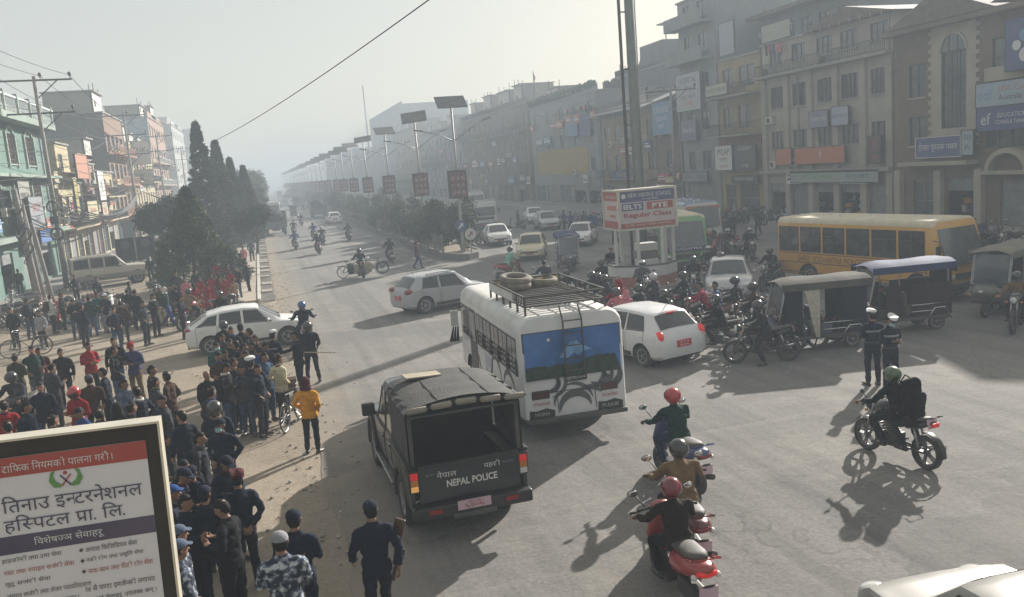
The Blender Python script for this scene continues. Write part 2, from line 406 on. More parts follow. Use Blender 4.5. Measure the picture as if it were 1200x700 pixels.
mk_pose('walk', el=((-.25, .04, 1.12), (.25, -.14, 1.13)), wr=((-.24, .20, .93), (.24, -.14, .88)), kn=((-.10, .02, .50), (.10, .16, .52)), an=((-.10, -.24, .17), (.11, .22, .10)), toe=((0, .13, -.08), (.02, .15, .02)))
mk_pose('point', yaw=18, el=((-.33, .16, 1.28), (.24, -.02, 1.10)), wr=((-.40, .40, 1.24), (.18, .16, .98)), hd_dir=(0, 0, -1), curl=.15)
mk_pose('stride', yaw=-30, el=((-.24, -.12, 1.13), (.26, .02, 1.12)), wr=((-.22, -.06, .88), (.25, .20, .95)), kn=((-.10, .12, .51), (.11, -.0, .50)), an=((-.12, .18, .10), (.12, -.20, .14)), toe=((0, .15, .01), (.02, .15, -.04)))
mk_pose('gown', skirt=1, long=1, yaw=10, el=(.22, -.01, 1.13), wr=((-.10, .17, 1.02), (.12, .17, 1.0)), hd_dir=(0, 0, 1), curl=.5)
mk_pose('coat', long=1, yaw=-10, el=(.25, -.04, 1.11), wr=(.23, .08, .88))
# seated on a two-wheeler: pelvis over (0,0), seat at .80
mk_pose('ride', pel=(0, 0, .87), chest=(0, .08, 1.15), nb=(0, .13, 1.36), hd=(0, .17, 1.51), sh=(.188, .12, 1.305), el=(.29, .28, 1.08), wr=(.33, .50, 1.035), hd_dir=(0, 0, -1), curl=.75,
        hip=(.10, .02, .86), kn=(.19, .42, .72), an=(.17, .22, .36), toe=(.03, .15, .0))
mk_pose('pillion', pel=(0, 0, .93), chest=(0, .03, 1.21), nb=(0, .05, 1.42), hd=(0, .08, 1.57), yaw=20, sh=(.18, .03, 1.365), el=(.26, .10, 1.10), wr=(.17, .30, 1.0), hd_dir=(0, 0, -1), curl=.6,
        hip=(.10, .02, .90), kn=(.22, .36, .76), an=(.20, .12, .42), toe=(.03, .15, .0))
mk_pose('ride_foot', pel=(0, 0, .87), chest=(0, .08, 1.15), nb=(0, .13, 1.36), hd=(0, .17, 1.51), yaw=10, sh=(.188, .12, 1.305), el=(.29, .28, 1.08), wr=(.33, .50, 1.035), hd_dir=(0, 0, -1), curl=.75,
        hip=(.10, .02, .86), kn=((-.28, .28, .50), (.19, .42, .72)), an=((-.36, .12, .10), (.17, .22, .36)), toe=((-.04, .15, 0), (.03, .15, .0)))
mk_pose('sit', pel=(0, 0, .50), chest=(0, .0, .78), nb=(0, .01, .99), hd=(0, .04, 1.14), yaw=0, sh=(.18, -.0, .935), el=(.22, .08, .70), wr=(.15, .28, .62), hd_dir=(0, 0, -1), curl=.6,
        hip=(.10, .02, .48), kn=(.14, .42, .50), an=(.14, .42, .10), toe=(.03, .15, .0))
# head pieces, made about the head's centre
def hair_mesh():
    M = MB(); n, k = 20, 14; vs = []
    for i in range(k+1):
        th = math.pi*i/k
        for j in range(n):
            g = 2*math.pi*j/n; d = Vector((math.sin(th)*math.cos(g), math.sin(th)*math.sin(g), math.cos(th)))
            on = (d.z > .42) or (d.y < .25 and d.z > -.35) or (d.y < -.3 and d.z > -.7)
            r = 1.10+.03*noise.noise(d*6) if on else .80
            vs.append((d.x*.075*r, d.y*.095*r-.004, d.z*.112*r))
    fs = [(i*n+j, i*n+(j+1) % n, (i+1)*n+(j+1) % n, (i+1)*n+j) for i in range(k) for j in range(n)]
    M.add(vs, fs, HAIR); return M.mesh('hair', True)
def longhair_mesh():
    M = MB(m0) if False else MB(); M.mi(HAIR)
    M.ell((0, -.012, .015), (.086, .105, .115)); M.tube([(0, -.06, .03), (0, -.09, -.08), (0, -.11, -.22), (0, -.10, -.34)], [(.07, .05), (.075, .045), (.06, .035), (.02, .015)], 10)
    F = MB(); me = remesh(M, 'hair', .012, 2, .004, HAIR)
    n = len(me.vertices)
    for v in me.vertices:
        if v.co.y > .055 and v.co.z < .05: v.co.y = .05
    return me
def cap_mesh():
    M = MB(); c = BLK
    M.ell((0, -.006, .045), (.088, .108, .085), 18, 6, c, top=1.0, bot=-.05)
    rings = []
    for t in (0, .5, 1):
        rings.append([(.07*math.cos(a)*(1-.1*t), .085+.075*t*math.sin(a)**.8 if math.sin(a) > 0 else .085, .052-.014*t) for a in [math.pi*i/10 for i in range(11)]])
    vs = [p for r in rings for p in r]; fs = [(i*11+j, i*11+j+1, (i+1)*11+j+1, (i+1)*11+j) for i in range(2) for j in range(10)]
    M.add(vs, fs, c); M.add([(x, y, z-.006) for x, y, z in vs], fs, c); return M.mesh('cap', 60)
def peak_mesh():    # flat topped peaked cap: white crown over a dark band
    M = MB(); WHT = mat('cap_white', (.75, .75, .74), .7)
    M.tube([(0, 0, .045), (0, 0, .085)], [(.086, .104), (.086, .104)], 20, BLK)
    M.tube([(0, 0, .085), (0, .005, .108), (0, .01, .118), (0, .0, .124)], [(.086, .104), (.108, .124), (.105, .12), (.02, .02)], 20, WHT)
    M.add([(-.06, .09, .05), (.06, .09, .05), (.045, .145, .035), (-.045, .145, .035), (-.06, .09, .043), (.06, .09, .043), (.045, .145, .028), (-.045, .145, .028)], [(0, 1, 2, 3), (4, 7, 6, 5), (2, 3, 7, 6), (1, 2, 6, 5), (0, 3, 7, 4)], BLK)
    return M.mesh('peaked_cap', 50)
def beret_mesh():
    M = MB(); M.tube([(0, -.004, .045), (0, -.004, .07)], [(.085, .103)]*2, 18, BLK)
    M.tube([(0, -.004, .068), (.015, -.004, .085), (.03, -.01, .115), (.02, -.01, .128)], [(.086, .104), (.112, .120), (.085, .1), (.02, .03)], 18, BLK)
    return M.mesh('beret', 60)
def helmet_mesh():
    M = MB(); n, k = 22, 14; vs = []
    for i in range(k+1):
        th = math.pi*i/k*.80
        for j in range(n):
            g = 2*math.pi*j/n; d = Vector((math.sin(th)*math.cos(g), math.sin(th)*math.sin(g), math.cos(th)))
            r = 1.0
            if d.y > .35 and d.z < .28 and d.z > -.55: r = .80
            vs.append((d.x*.128*r, d.y*.150*r-.004, d.z*.142*r+.012))
    fs = [(i*n+j, i*n+(j+1) % n, (i+1)*n+(j+1) % n, (i+1)*n+j) for i in range(k) for j in range(n)]
    M.add(vs, fs, BLK); return M.mesh('helmet', 55)
def visor_mesh():
    M = MB(); vs = []; 
    for i in range(6):
        ph = R_(22-i*9)
        for j in range(13):
            g = R_(28+j*124/12); vs.append((.134*math.cos(ph)*math.cos(g), .156*math.cos(ph)*math.sin(g)-.004, .150*math.sin(ph)+.012))
    fs = [(i*13+j, i*13+j+1, (i+1)*13+j+1, (i+1)*13+j) for i in range(5) for j in range(12)]
    M.add(vs, fs, GLS); return M.mesh('visor', True)
def mask_mesh():
    M = MB(); M.tube([(-.062, .045, -.05), (-.04, .09, -.052), (0, .112, -.052), (.04, .09, -.052), (.062, .045, -.05)], [(.004, .034), (.006, .04), (.008, .042), (.006, .04), (.004, .034)], 8, mat('mask_blue', (.30, .48, .50), .9), ref=(0, 1, 0)); return M.mesh('face_mask', True)
def hood_mesh():
    M = MB(); M.mi(BLK); M.ell((0, -.02, .01), (.10, .12, .135)); M.tube([(0, -.02, -.05), (0, -.03, -.16)], [(.10, .11), (.14, .11)], 12)
    me = remesh(M, 'hood', .014, 2, .004, BLK)
    for v in me.vertices:
        if v.co.y > .05 and abs(v.co.x) < .06 and -.12 < v.co.z < .08: v.co.y = .03
    return me
def eye_mesh():
    M = MB(); M.ell((0, 0, 0), (.013, .006, .007), 8, 5, EYE); return M.mesh('eye', True)
HEADW = dict(hair=hair_mesh(), longhair=longhair_mesh(), cap=cap_mesh(), peak=peak_mesh(), beret=beret_mesh(), helmet=helmet_mesh(), visor=visor_mesh(), mask=mask_mesh(), hood=hood_mesh(), eye=eye_mesh())
def _ring(a, b, r, h, n=20, w=0): M = MB(); M.tube([(a*math.cos(2*math.pi*i/n), b*math.sin(2*math.pi*i/n), w*math.sin(i*1.9)) for i in range(n)], [(h, r)]*n, 8, BLK, ref=(0, 0, 1), close=True); return M.mesh('ring', True)
RING = dict(band=_ring(.186, .139, .006, .024), belt=_ring(.170, .134, .008, .022), scarf=_ring(.078, .076, .026, .032, 18, .006), collar=_ring(.073, .071, .012, .026))
def backpack(loc, rz, m, label, s=1.0):
    M = MB(); M.mi(m); M.tube([(0, -.02, 0), (0, -.03, .06), (0, -.03, .30), (0, -.01, .44), (0, 0, .47)], [(.10, .07), (.16, .12), (.165, .12), (.13, .085), (.05, .04)], 14)
    M.tube([(0, -.14, .04), (0, -.145, .2), (0, -.12, .24)], [(.11, .04), (.115, .05), (.09, .03)], 12)
    t = thing('backpack', label, 'backpack', loc, rz); t.scale = (s,)*3
    o = inst('bag', remesh(M, 'bag', .02, 3, .008, m), t)
    S = MB()
    for x in (-.11, .11): S.tube([(x, .03, .42), (x, .16, .47), (x, .24, .36), (x, .20, .15), (x, .05, .05)], [(.022, .006)]*5, 6, m)
    S.build('strap', t, True)
    return t
NAVY = cloth('navy', '10182a'); BLKC = cloth('black', '0d0e12'); JEAN = cloth('jeans', '27354d')
CW = {}
def cc(n):
    if n in CW: return CW[n]
    tab = dict(navy='111a30', black='0d0f14', charcoal='22252b', grey='4a4d52', dkgrey='303338', olive='33362a', green='16332c', teal='1d4a48', brown='3d2a20', tan='6f5a40', maroon='471a1e', red='86161b', pink='b06a70', white='b9b9b5', cream='c0b897', blue='223f73', purple='39395c', khaki='6a5a3e', yellow='c88a1c', jeans='26364f', ltjeans='44587a', ltgrey='85868a', beige='9c8468', dkbrown='241a15', royal='1f3f80', denim='34465f', bluegrey='4b5668', mint='7fae9f', magenta='8e2440')
    CW[n] = cloth(n, tab[n]); return CW[n]
def camo():
    if 'camo' in MATS: return MATS['camo']
    m = mat('camo', (.08, .10, .15), .9, var=.2); nt = m.node_tree; b = nt.nodes['Principled BSDF']
    v = _n(nt, 'ShaderNodeTexNoise'); v.inputs['Scale'].default_value = 16; v.inputs['Detail'].default_value = 1.5
    tc = _n(nt, 'ShaderNodeTexCoord'); nt.links.new(tc.outputs['Object'], v.inputs['Vector'])
    r = _n(nt, 'ShaderNodeValToRGB'); r.color_ramp.interpolation = 'CONSTANT'
    e = r.color_ramp.elements; e[0].color = (.012, .017, .03, 1); e[1].position = .45; e[1].color = (.05, .07, .11, 1)
    x = e.new(.52); x.color = (.16, .19, .24, 1); x = e.new(.60); x.color = (.42, .45, .48, 1)
    nt.links.new(v.outputs[0], r.inputs[0]); nt.links.new(r.outputs[0], b.inputs['Base Color'])
    return m
def person(loc, rz, pose, top, bottom, head='hair', label='', group=None, h=1.70, hcol=None, cat='person', bulk=1.0, shoe=None, name='person', visor=True, mask=False, tilt=None):
    P = POSE[pose]; t = thing(name, label, cat, loc, rz, group); s = h/1.70; t.scale = (s*bulk, s*bulk**.5, s)
    if tilt: t.rotation_euler = (tilt[0], tilt[1], R_(rz))
    inst('body', P['body'], t)
    inst('jacket', P['jacket'], t, m=top if not isinstance(top, str) else cc(top))
    inst('skirt' if P['p']['skirt'] else 'trousers', P['trousers'], t, m=bottom if not isinstance(bottom, str) else cc(bottom))
    if P['shoes']:
        for i in (0, 1): inst('shoe', P['shoe%d' % i], t, m=cc(shoe) if shoe else None)
    hd, rot = P['hd'], P['rot']
    def hp(n, me, m=None): return inst(n, HEADW[me], t, hd, rot, m=m)
    hm = (cc(hcol) if isinstance(hcol, str) else hcol)
    if head in ('hair', 'longhair'): hp('hair', head, hm or HAIR)
    elif head == 'helmet':
        o = hp('helmet', 'helmet', hm or HELM)
        if visor: v = inst('visor', HEADW['visor'], o)
    elif head in ('cap', 'beret', 'hood'):
        hp(head, head, hm)
        if head != 'hood': hp('hair', 'hair').scale = (1, 1, .93)
    elif head == 'peak': hp('peaked_cap', 'peak'); hp('hair', 'hair').scale = (1, 1, .9)
    elif head == 'bald': pass
    if head != 'helmet' or not visor:
        Rm = Euler(rot).to_matrix()
        for sx in (-1, 1): inst('eye', HEADW['eye'], t, hd+Rm @ Vector((sx*.028, .088, .012)), rot)
    if mask: hp('face_mask', 'mask')
    q = P['p']; k = random.random()
    if head == 'peak':
        up = (q['chest']-q['pel']).normalized(); R3 = up.to_track_quat('Z', 'Y').to_euler()
        inst('reflective_band', RING['band'], t, q['chest']+up*.03, (0, 0, 0), m=cc('ltgrey')); inst('belt', RING['belt'], t, q['pel']+up*.06, (0, 0, 0), m=BLK)
    elif k < .45 and head != 'hood': inst('scarf' if k < .2 else 'collar', RING['scarf' if k < .2 else 'collar'], t, q['nb']+Vector((0, .005, .0)), (R_(12), 0, 0), m=cc(random.choice(('charcoal', 'maroon', 'tan', 'dkgrey', 'white', 'blue', 'olive', 'brown'))))
    return t
# ------------------------------------------------------------------ ground, road, kerbs
def ground_mat(name, c1, c2, c3, kind):
    m = mat(name, c1, .93, var=.1, scale=.5); nt = m.node_tree; b = nt.nodes['Principled BSDF']; b.inputs['Specular IOR Level'].default_value = .25
    g = _n(nt, 'ShaderNodeNewGeometry')
    def noi(sc, det=5, vec=None, ro=.6):
        n = _n(nt, 'ShaderNodeTexNoise'); n.inputs['Scale'].default_value = sc; n.inputs['Detail'].default_value = det; n.inputs['Roughness'].default_value = ro
        nt.links.new(vec or g.outputs['Position'], n.inputs['Vector']); return n.outputs[0]
    def rng(o, a, b_, c=0, d=1):
        r = _n(nt, 'ShaderNodeMapRange'); r.inputs[1].default_value = a; r.inputs[2].default_value = b_; r.inputs[3].default_value = c; r.inputs[4].default_value = d; nt.links.new(o, r.inputs[0]); return r.outputs[0]
    def mix(f, a, b_, bl='MIX'):
        x = _n(nt, 'ShaderNodeMix', data_type='RGBA', blend_type=bl)
        nt.links.new(f, x.inputs[0]) if not isinstance(f, float) else setattr(x.inputs[0], 'default_value', f)
        for i, q in ((6, a), (7, b_)):
            if isinstance(q, tuple): x.inputs[i].default_value = (*q, 1)
            else: nt.links.new(q, x.inputs[i])
        return x.outputs[2]
    big = rng(noi(.11, 5), .35, .65); mid = rng(noi(.8, 6), .35, .68); fine = rng(noi(14, 6), .3, .7)
    c = mix(big, c1, c2); c = mix(rng(noi(.35, 7, ro=.7), .5, .72), c, c3)
    # marks drawn out along the traffic
    mp = _n(nt, 'ShaderNodeMapping'); mp.inputs['Scale'].default_value = (1.6, .05, 1) if kind == 'road' else (.5, .2, 1); mp.inputs['Rotation'].default_value = (0, 0, R_(4))
    nt.links.new(g.outputs['Position'], mp.inputs[0])
    st = rng(noi(1.0, 6, mp.outputs[0]), .45, .72)
    c = mix(st, c, mix(.38 if kind == 'road' else .2, c, (.03, .03, .032)))
    mp2 = _n(nt, 'ShaderNodeMapping'); mp2.inputs['Scale'].default_value = (.07, 1.8, 1); mp2.inputs['Rotation'].default_value = (0, 0, R_(-24)); nt.links.new(g.outputs['Position'], mp2.inputs[0])
    c = mix(rng(noi(1.0, 6, mp2.outputs[0]), .55, .75, 0, .5), c, c3)
    c = mix(rng(noi(3.2, 8, ro=.75), .58, .7, 0, .45), c, (.05, .05, .052) if kind == 'road' else (.16, .13, .10))
    c = mix(.35, c, mix(fine, (.25, .25, .25), (.75, .75, .75)), 'OVERLAY')
    # oil spots, litter specks
    v = _n(nt, 'ShaderNodeTexVoronoi'); v.inputs['Scale'].default_value = 1.1; nt.links.new(g.outputs['Position'], v.inputs['Vector'])
    c = mix(rng(v.outputs['Distance'], .02, .09, .35, 0), c, (.04, .04, .04))
    # cracks and sealed joints, then dust drifted in from the verge
    dv = _n(nt, 'ShaderNodeVectorMath', operation='ADD'); nt.links.new(g.outputs['Position'], dv.inputs[0]); nz = _n(nt, 'ShaderNodeTexNoise'); nz.inputs['Scale'].default_value = 1.3; nz.inputs['Detail'].default_value = 5; nt.links.new(g.outputs['Position'], nz.inputs['Vector']); nt.links.new(nz.outputs['Color'], dv.inputs[1])
    vc = _n(nt, 'ShaderNodeTexVoronoi', feature='DISTANCE_TO_EDGE'); vc.inputs['Scale'].default_value = .33; nt.links.new(dv.outputs[0], vc.inputs['Vector'])
    ck = rng(vc.outputs['Distance'], .003, .009, .4, 0); msk = rng(noi(.22, 3), .45, .6)
    mm = _n(nt, 'ShaderNodeMath', operation='MULTIPLY'); nt.links.new(ck, mm.inputs[0]); nt.links.new(msk, mm.inputs[1]); c = mix(mm.outputs[0], c, (.05, .048, .045))
    if kind == 'road':
        sx = _n(nt, 'ShaderNodeSeparateXYZ'); nt.links.new(dv.outputs[0], sx.inputs[0]); n5 = noi(1.1, 7, ro=.7)
        ad = _n(nt, 'ShaderNodeMath', operation='MULTIPLY_ADD'); nt.links.new(n5, ad.inputs[0]); ad.inputs[1].default_value = 3.2; nt.links.new(sx.outputs[0], ad.inputs[2]); c = mix(rng(ad.outputs[0], 2.4, 4.2, .85, 0), c, (.28, .235, .178))
        vp = _n(nt, 'ShaderNodeTexVoronoi', feature='F1'); vp.inputs['Scale'].default_value = .16; vp.inputs['Randomness'].default_value = 1; vp.distance = 'CHEBYCHEV'; nt.links.new(dv.outputs[0], vp.inputs['Vector']); sp = _n(nt, 'ShaderNodeSeparateColor'); nt.links.new(vp.outputs['Color'], sp.inputs[0]); c = mix(rng(sp.outputs[0], .80, .82, 0, .35), c, (.12, .118, .115))
    nt.links.new(c, b.inputs['Base Color'])
    bp = _n(nt, 'ShaderNodeBump'); bp.inputs['Strength'].default_value = .5 if kind == 'road' else .9; bp.inputs['Distance'].default_value = .02
    nt.links.new(noi(22, 8, ro=.75), bp.inputs['Height']); bp2 = _n(nt, 'ShaderNodeBump'); bp2.inputs['Strength'].default_value = .5; bp2.inputs['Distance'].default_value = .06
    nt.links.new(noi(1.6, 6), bp2.inputs['Height']); nt.links.new(bp.outputs[0], bp2.inputs['Normal']); nt.links.new(bp2.outputs[0], b.inputs['Normal'])
    return m
ASPH = ground_mat('dusty_asphalt', (.175, .168, .158), (.215, .205, .19), (.27, .248, .215), 'road')
DIRT = ground_mat('trodden_dirt', (.27, .225, .168), (.33, .278, .212), (.22, .182, .135), 'dirt')
PAVE = mat('pale_paving', (.36, .31, .24), .9, var=.2, scale=1.3, bump=.3)
KERB = mat('kerb_concrete', (.30, .27, .23), .9, var=.3, scale=3, bump=.5, dust=.3)
CONC = mat('concrete', (.27, .26, .24), .9, var=.25, scale=1.5, bump=.4)
struct(MB().box(-900, 900, -60, 1500, -.6, -.01, DIRT), 'ground')
# carriageway: an irregular edge against the dirt on the left
rd = MB(); L = []
ys = [-30, -5, 4, 8, 11, 14, 17, 20, 24, 28, 32, 36, 40, 44, 60, 100, 200, 500, 1300]
random.seed(3)
def edge(y):
    if y < 44: return .62+.22*noise.noise(Vector((y*.35, 2, 0)))+.08*noise.noise(Vector((y*1.7, 5, 0)))-max(0, (y-30))*.02
    return .3
yy = []; y = -30
while y < 46: yy.append(y); y += .5
yy += [60, 100, 200, 500, 1300]
vs = [(edge(y), y, 0) for y in yy]+[(33.2, y, 0) for y in yy]; n = len(yy)
rd.add(vs, [(i, i+n, i+n+1, i+1) for i in range(n-1)], ASPH); struct(rd, 'road')
# footpath on the left, beyond the crossing: paving bays, kerb stones and the open drain strip beside the road
fp = tag(bpy.data.objects.new('footpath', None), kind='structure'); COL.objects.link(fp)
slabs = {}
for i in range(46):
    y0 = 43+i*3.0; M = MB().box(-2.3, -.62, y0, y0+2.96, -.005, .11, PAVE) if i % 2 else MB().box(-2.3, -.62, y0+.01, y0+2.95, -.005, .12, PAVE)
    M.build('paving_slab', fp)
kme = None
for i in range(70):
    y0 = 43+i*1.5
    if kme is None: o = MB().box(-.58, -.42, 0, 1.44, -.005, .17, mat('kerb_white', (.55, .52, .46), .85, var=.25, scale=4, dust=.35)).build('kerb_stone', fp, bevel=.015, loc=(0, y0, 0)); kme = o.data
    else: o = inst('kerb_stone', kme, fp, (0, y0, random.uniform(-.02, .01)))
dr = MB().box(-.41, .24, 43, 180, -.03, .012, mat('drain_mud', (.10, .085, .07), .95, var=.45, scale=2, bump=1)); struct(dr, 'drain_strip')
cme = None
for i in range(14):
    if cme is None: o = MB().box(-.36, .18, 0, 1.1, .012, .075, KERB).build('drain_cover', fp, loc=(0, 46.5, 0)); cme = o.data
    else: inst('drain_cover', cme, fp, (random.uniform(-.03, .03), 46.5+i*(3.6+random.uniform(-.4, .5)), 0), (0, 0, random.uniform(-.05, .05)))
# low plinth edge in front of the left shops
struct(MB().box(-15.2, -12.6, 50, 320, -.01, .13, CONC), 'shop_forecourt')
# right hand pavement with steps up to the shops
struct(MB().box(33.2, 37.9, -20, 400, -.01, .15, CONC).box(36.6, 37.9, -20, 120, .15, .32, CONC).box(37.2, 37.9, -20, 120, .32, .48, CONC), 'pavement')
# median: dark kerb, soil
struct(MB().box(11.0, 11.2, 54, 420, -.01, .42, mat('median_kerb', (.10, .10, .095), .9, var=.5, scale=1.5, bump=.4, dust=.4)).box(13.4, 13.6, 54, 420, -.01, .42, MATS['median_kerb']).box(11.2, 13.4, 54, 420, -.01, .36, DIRT).prism([(11.0, 54), (11.4, 52.4), (12.2, 51.6), (13.0, 52.4), (13.6, 54)], -.01, .41, 'z', MATS['median_kerb']), 'median')
# scattered rubble and litter on the dirt
M = MB(); random.seed(11)
for i in range(900):
    x = random.uniform(-12, 1.2); y = random.uniform(12, 60); s = random.uniform(.012, .05)
    if random.random() < .5: x = edge(y)+random.gauss(-.2, .5)
    M.ell((x, y, s*.3), (s, s*.8, s*.5), 5, 3, KERB if i % 3 else mat('litter', (.5, .48, .42), .8, var=.4))
tag(M.build('pebbles'), 'small stones and litter strewn over the dirt verge', 'rubble', kind='stuff')

# ------------------------------------------------------------------ building kit
# every building is a thing whose local x runs along the street front (left to right as seen from the street), -y points to the street
def wall_panel(M, x0, x1, z0, z1, holes, m, th=.22, y=0.0):
    xs = sorted({x0, x1, *[h[0] for h in holes], *[h[1] for h in holes]}); zs = sorted({z0, z1, *[h[2] for h in holes], *[h[3] for h in holes]})
    xs = [a for a in xs if x0-1e-6 <= a <= x1+1e-6]; zs = [a for a in zs if z0-1e-6 <= a <= z1+1e-6]
    for i in range(len(xs)-1):
        for j in range(len(zs)-1):
            cx = (xs[i]+xs[i+1])/2; cz = (zs[j]+zs[j+1])/2
            if any(h[0] < cx < h[1] and h[2] < cz < h[3] for h in holes): continue
            M.add([(xs[i], y, zs[j]), (xs[i+1], y, zs[j]), (xs[i+1], y, zs[j+1]), (xs[i], y, zs[j+1])], [(0, 1, 2, 3)], m)
    for a, b, c, d in [h[:4] for h in holes]:
        for q in (((a, c), (a, d)), ((b, d), (b, c)), ((b, c), (a, c)), ((a, d), (b, d))):
            (p, r), (s, t) = q; M.add([(p, y, r), (s, y, t), (s, y+th, t), (p, y+th, r)], [(0, 1, 2, 3)], m)
WINC = {}
def window(par, x0, x1, z0, z1, nx=3, nz=2, fm=None, y=.10, gm=None, bars=True, sill=None, grill=False):
    w, h = round(x1-x0, 2), round(z1-z0, 2); fm = fm or DKMET; key = (w, h, nx, nz, fm.name, grill)
    if key not in WINC:
        F = MB(); t = .05
        for q in range(nx+1): x = -w/2+t/2+(w-t)*q/nx; F.box(x-t/2, x+t/2, -.03, .03, -h/2, h/2, fm)
        for q in range(nz+1): z = -h/2+t/2+(h-t)*q/nz; F.box(-w/2, w/2, -.026, .026, z-t/2, z+t/2, fm)
        if grill:
            k = int(w/.14)
            for q in range(1, k): x = -w/2+w*q/k; F.box(x-.008, x+.008, -.06, -.045, -h/2, h/2, fm)
            k = int(h/.3)
            for q in range(1, k): z = -h/2+h*q/k; F.box(-w/2, w/2, -.062, -.043, z-.01, z+.01, fm)
        WINC[key] = F.mesh('window')
        pm = MB().box(-w/2, w/2, 0, .012, -h/2, h/2, GLS2).mesh('pane'); WINC[key+('p',)] = pm
    o = inst('window', WINC[key], par, ((x0+x1)/2, y, (z0+z1)/2))
    p = inst('pane', WINC[key+('p',)], o, (0, .012, 0), m=gm)
    if sill: inst('sill', MB().box(-w/2-.08, w/2+.08, -.2, 0.0, -.06, .03, sill).mesh('sill'), o, (0, 0, -h/2))
    return o
def shutter(par, x0, x1, z0, z1, m, y=.12, open_=0.0):
    M = MB(); z = z0+(z1-z0)*open_; 
    while z < z1-.01: M.box(x0, x1, y-.012, y+.02, z, z+.10, m); M.box(x0, x1, y+.004, y+.03, z+.10, z+.14, m); z += .14
    return M.build('shutter', par)
def shopfront(par, x0, x1, z0, z1, seed):
    """an open shop: goods on shelves inside a dark bay, glass door leaves or a half-raised shutter"""
    rnd = random.Random(seed); k = rnd.random()
    S = MB()
    for z in (z0+.5, z0+1.0, z0+1.5): S.box(x0+.1, x1-.1, .9, 1.2, z, z+.03, DKMET)
    S.build('shelf', par); Gd = MB()
    for z in (z0+.03, z0+.53, z0+1.03, z0+1.53):
        x = x0+.15
        while x < x1-.25:
            w = rnd.uniform(.12, .35); h = rnd.uniform(.15, .4); c = rnd.choice(['red', 'blue', 'tan', 'white', 'green', 'charcoal', 'mint', 'yellow', 'grey', 'brown'])
            Gd.box(x, x+w*.9, .92, 1.15, z, z+h, cc(c)); x += w
    Gd.build('shop_goods', par)
    if k < .4: shutter(par, x0, x1, z0, z1, mat('shutter_grey', (.22, .24, .25), .5, metal=.4, var=.2, dust=.3), open_=.72)
    elif k < .75:
        for q in range(2): window(par, x0+(x1-x0)*q/2+.02, x0+(x1-x0)*(q+1)/2-.02, z0, z1-.02, 1, 2, fm=STEEL, y=.14)
    else: shutter(par, x0, x1, z0, z1, mat('shutter_grey', (.22, .24, .25), .5, metal=.4, var=.2, dust=.3))
def railing(par, x0, x1, z, h, m, y, name='railing', step=.16, th=.02, side=True):
    M = MB(); M.box(x0, x1, y-.025, y+.025, z+h-.05, z+h, m); M.box(x0, x1, y-.02, y+.02, z+.06, z+.10, m)
    x = x0
    while x <= x1: M.box(x-th/2, x+th/2, y-.01, y+.01, z, z+h, m); x += step
    if side:
        for xx in (x0, x1): M.box(xx-.02, xx+.02, y, 0, z+h-.05, z+h, m)
    return M.build(name, par)
def slab(par, x0, x1, y0, y1, z, m, t=.14, name='balcony_slab'):
    return MB().box(x0, x1, y0, y1, z-t, z, m).build(name, par, bevel=.01)
def building(name, label, cat, loc, rz, W, D, H, wall, z_split, holes, sidewall=None, roof=None, y=0.0):
    """outer walls with real openings and a recessed dark inside"""
    t = thing(name, label, cat, loc, rz); M = MB(); wall_panel(M, 0, W, 0, H, holes, wall)
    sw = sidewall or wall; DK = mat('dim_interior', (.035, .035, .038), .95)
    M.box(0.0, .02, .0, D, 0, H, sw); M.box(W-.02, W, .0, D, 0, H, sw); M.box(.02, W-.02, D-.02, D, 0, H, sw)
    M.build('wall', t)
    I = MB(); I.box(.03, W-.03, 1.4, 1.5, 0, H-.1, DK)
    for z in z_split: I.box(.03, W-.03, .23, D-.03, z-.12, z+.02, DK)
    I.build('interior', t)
    MB().box(-.12, W+.12, -.15, D+.05, H, H+.14, roof or CONC).build('roof', t)
    return t
def sign(name, label, root_M, x0, x1, z0, z1, face, frame, texts, y=-.25, group=None, tilt=0, depth=.12):
    """a signboard hung on a front: texts = (string, height, x, z, material, width)"""
    w, h = x1-x0, z1-z0; t = thing(name, label, 'sign', root_M @ Vector(((x0+x1)/2, y, z0))); t.rotation_euler = (R_(tilt), 0, root_M.to_euler().z)
    if group: t['group'] = group
    MB().box(-w/2, w/2, 0, depth, 0, h, face).build('sign_face', t)
    F = MB(); F.box(-w/2-.04, w/2+.04, -.02, depth+.02, -.04, .0, frame); F.box(-w/2-.04, w/2+.04, -.02, depth+.02, h, h+.04, frame); F.box(-w/2-.04, -w/2, -.02, depth+.02, 0, h, frame); F.box(w/2, w/2+.04, -.02, depth+.02, 0, h, frame)
    F.build('sign_frame', t)
    B = MB()
    for x in (-w*.35, w*.35): B.box(x-.03, x+.03, depth, -y+.02, h*.5-.03, h*.5+.03, DKMET)
    B.build('bracket', t)
    for tx in texts:
        s, hh, x, z, m = tx[:5]; text(s, hh, m, t, (x, -.006, z), w=tx[5] if len(tx) > 5 else None)
    return t
def MM(loc, rz): return Matrix.Translation(loc) @ Matrix.Rotation(R_(rz), 4, 'Z')
def wm(n, h, **k): return mat('wall_'+n, hexc(h), .92, var=k.pop('var', .14), scale=k.pop('scale', .7), bump=.35, dust=k.pop('dust', .18), **k)
def pm(n, h, **k): return mat('print_'+n, tuple(c*.75+.03 for c in hexc(h)), .5, var=.05, dust=.2, **k)
WT = pm('white', 'e8e8e4'); PB = pm('blue', '1c3f86'); PR = pm('red', 'b02820'); PK = pm('black', '15161a'); PO = pm('orange', 'c86a35'); PY = pm('yellow', 'd8b040'); PG = pm('green', '4a9a3a'); PP = pm('purple', '2c1f55'); PLB = pm('lightblue', '5f93c0'); PGR = pm('grey', '9aa0a4')
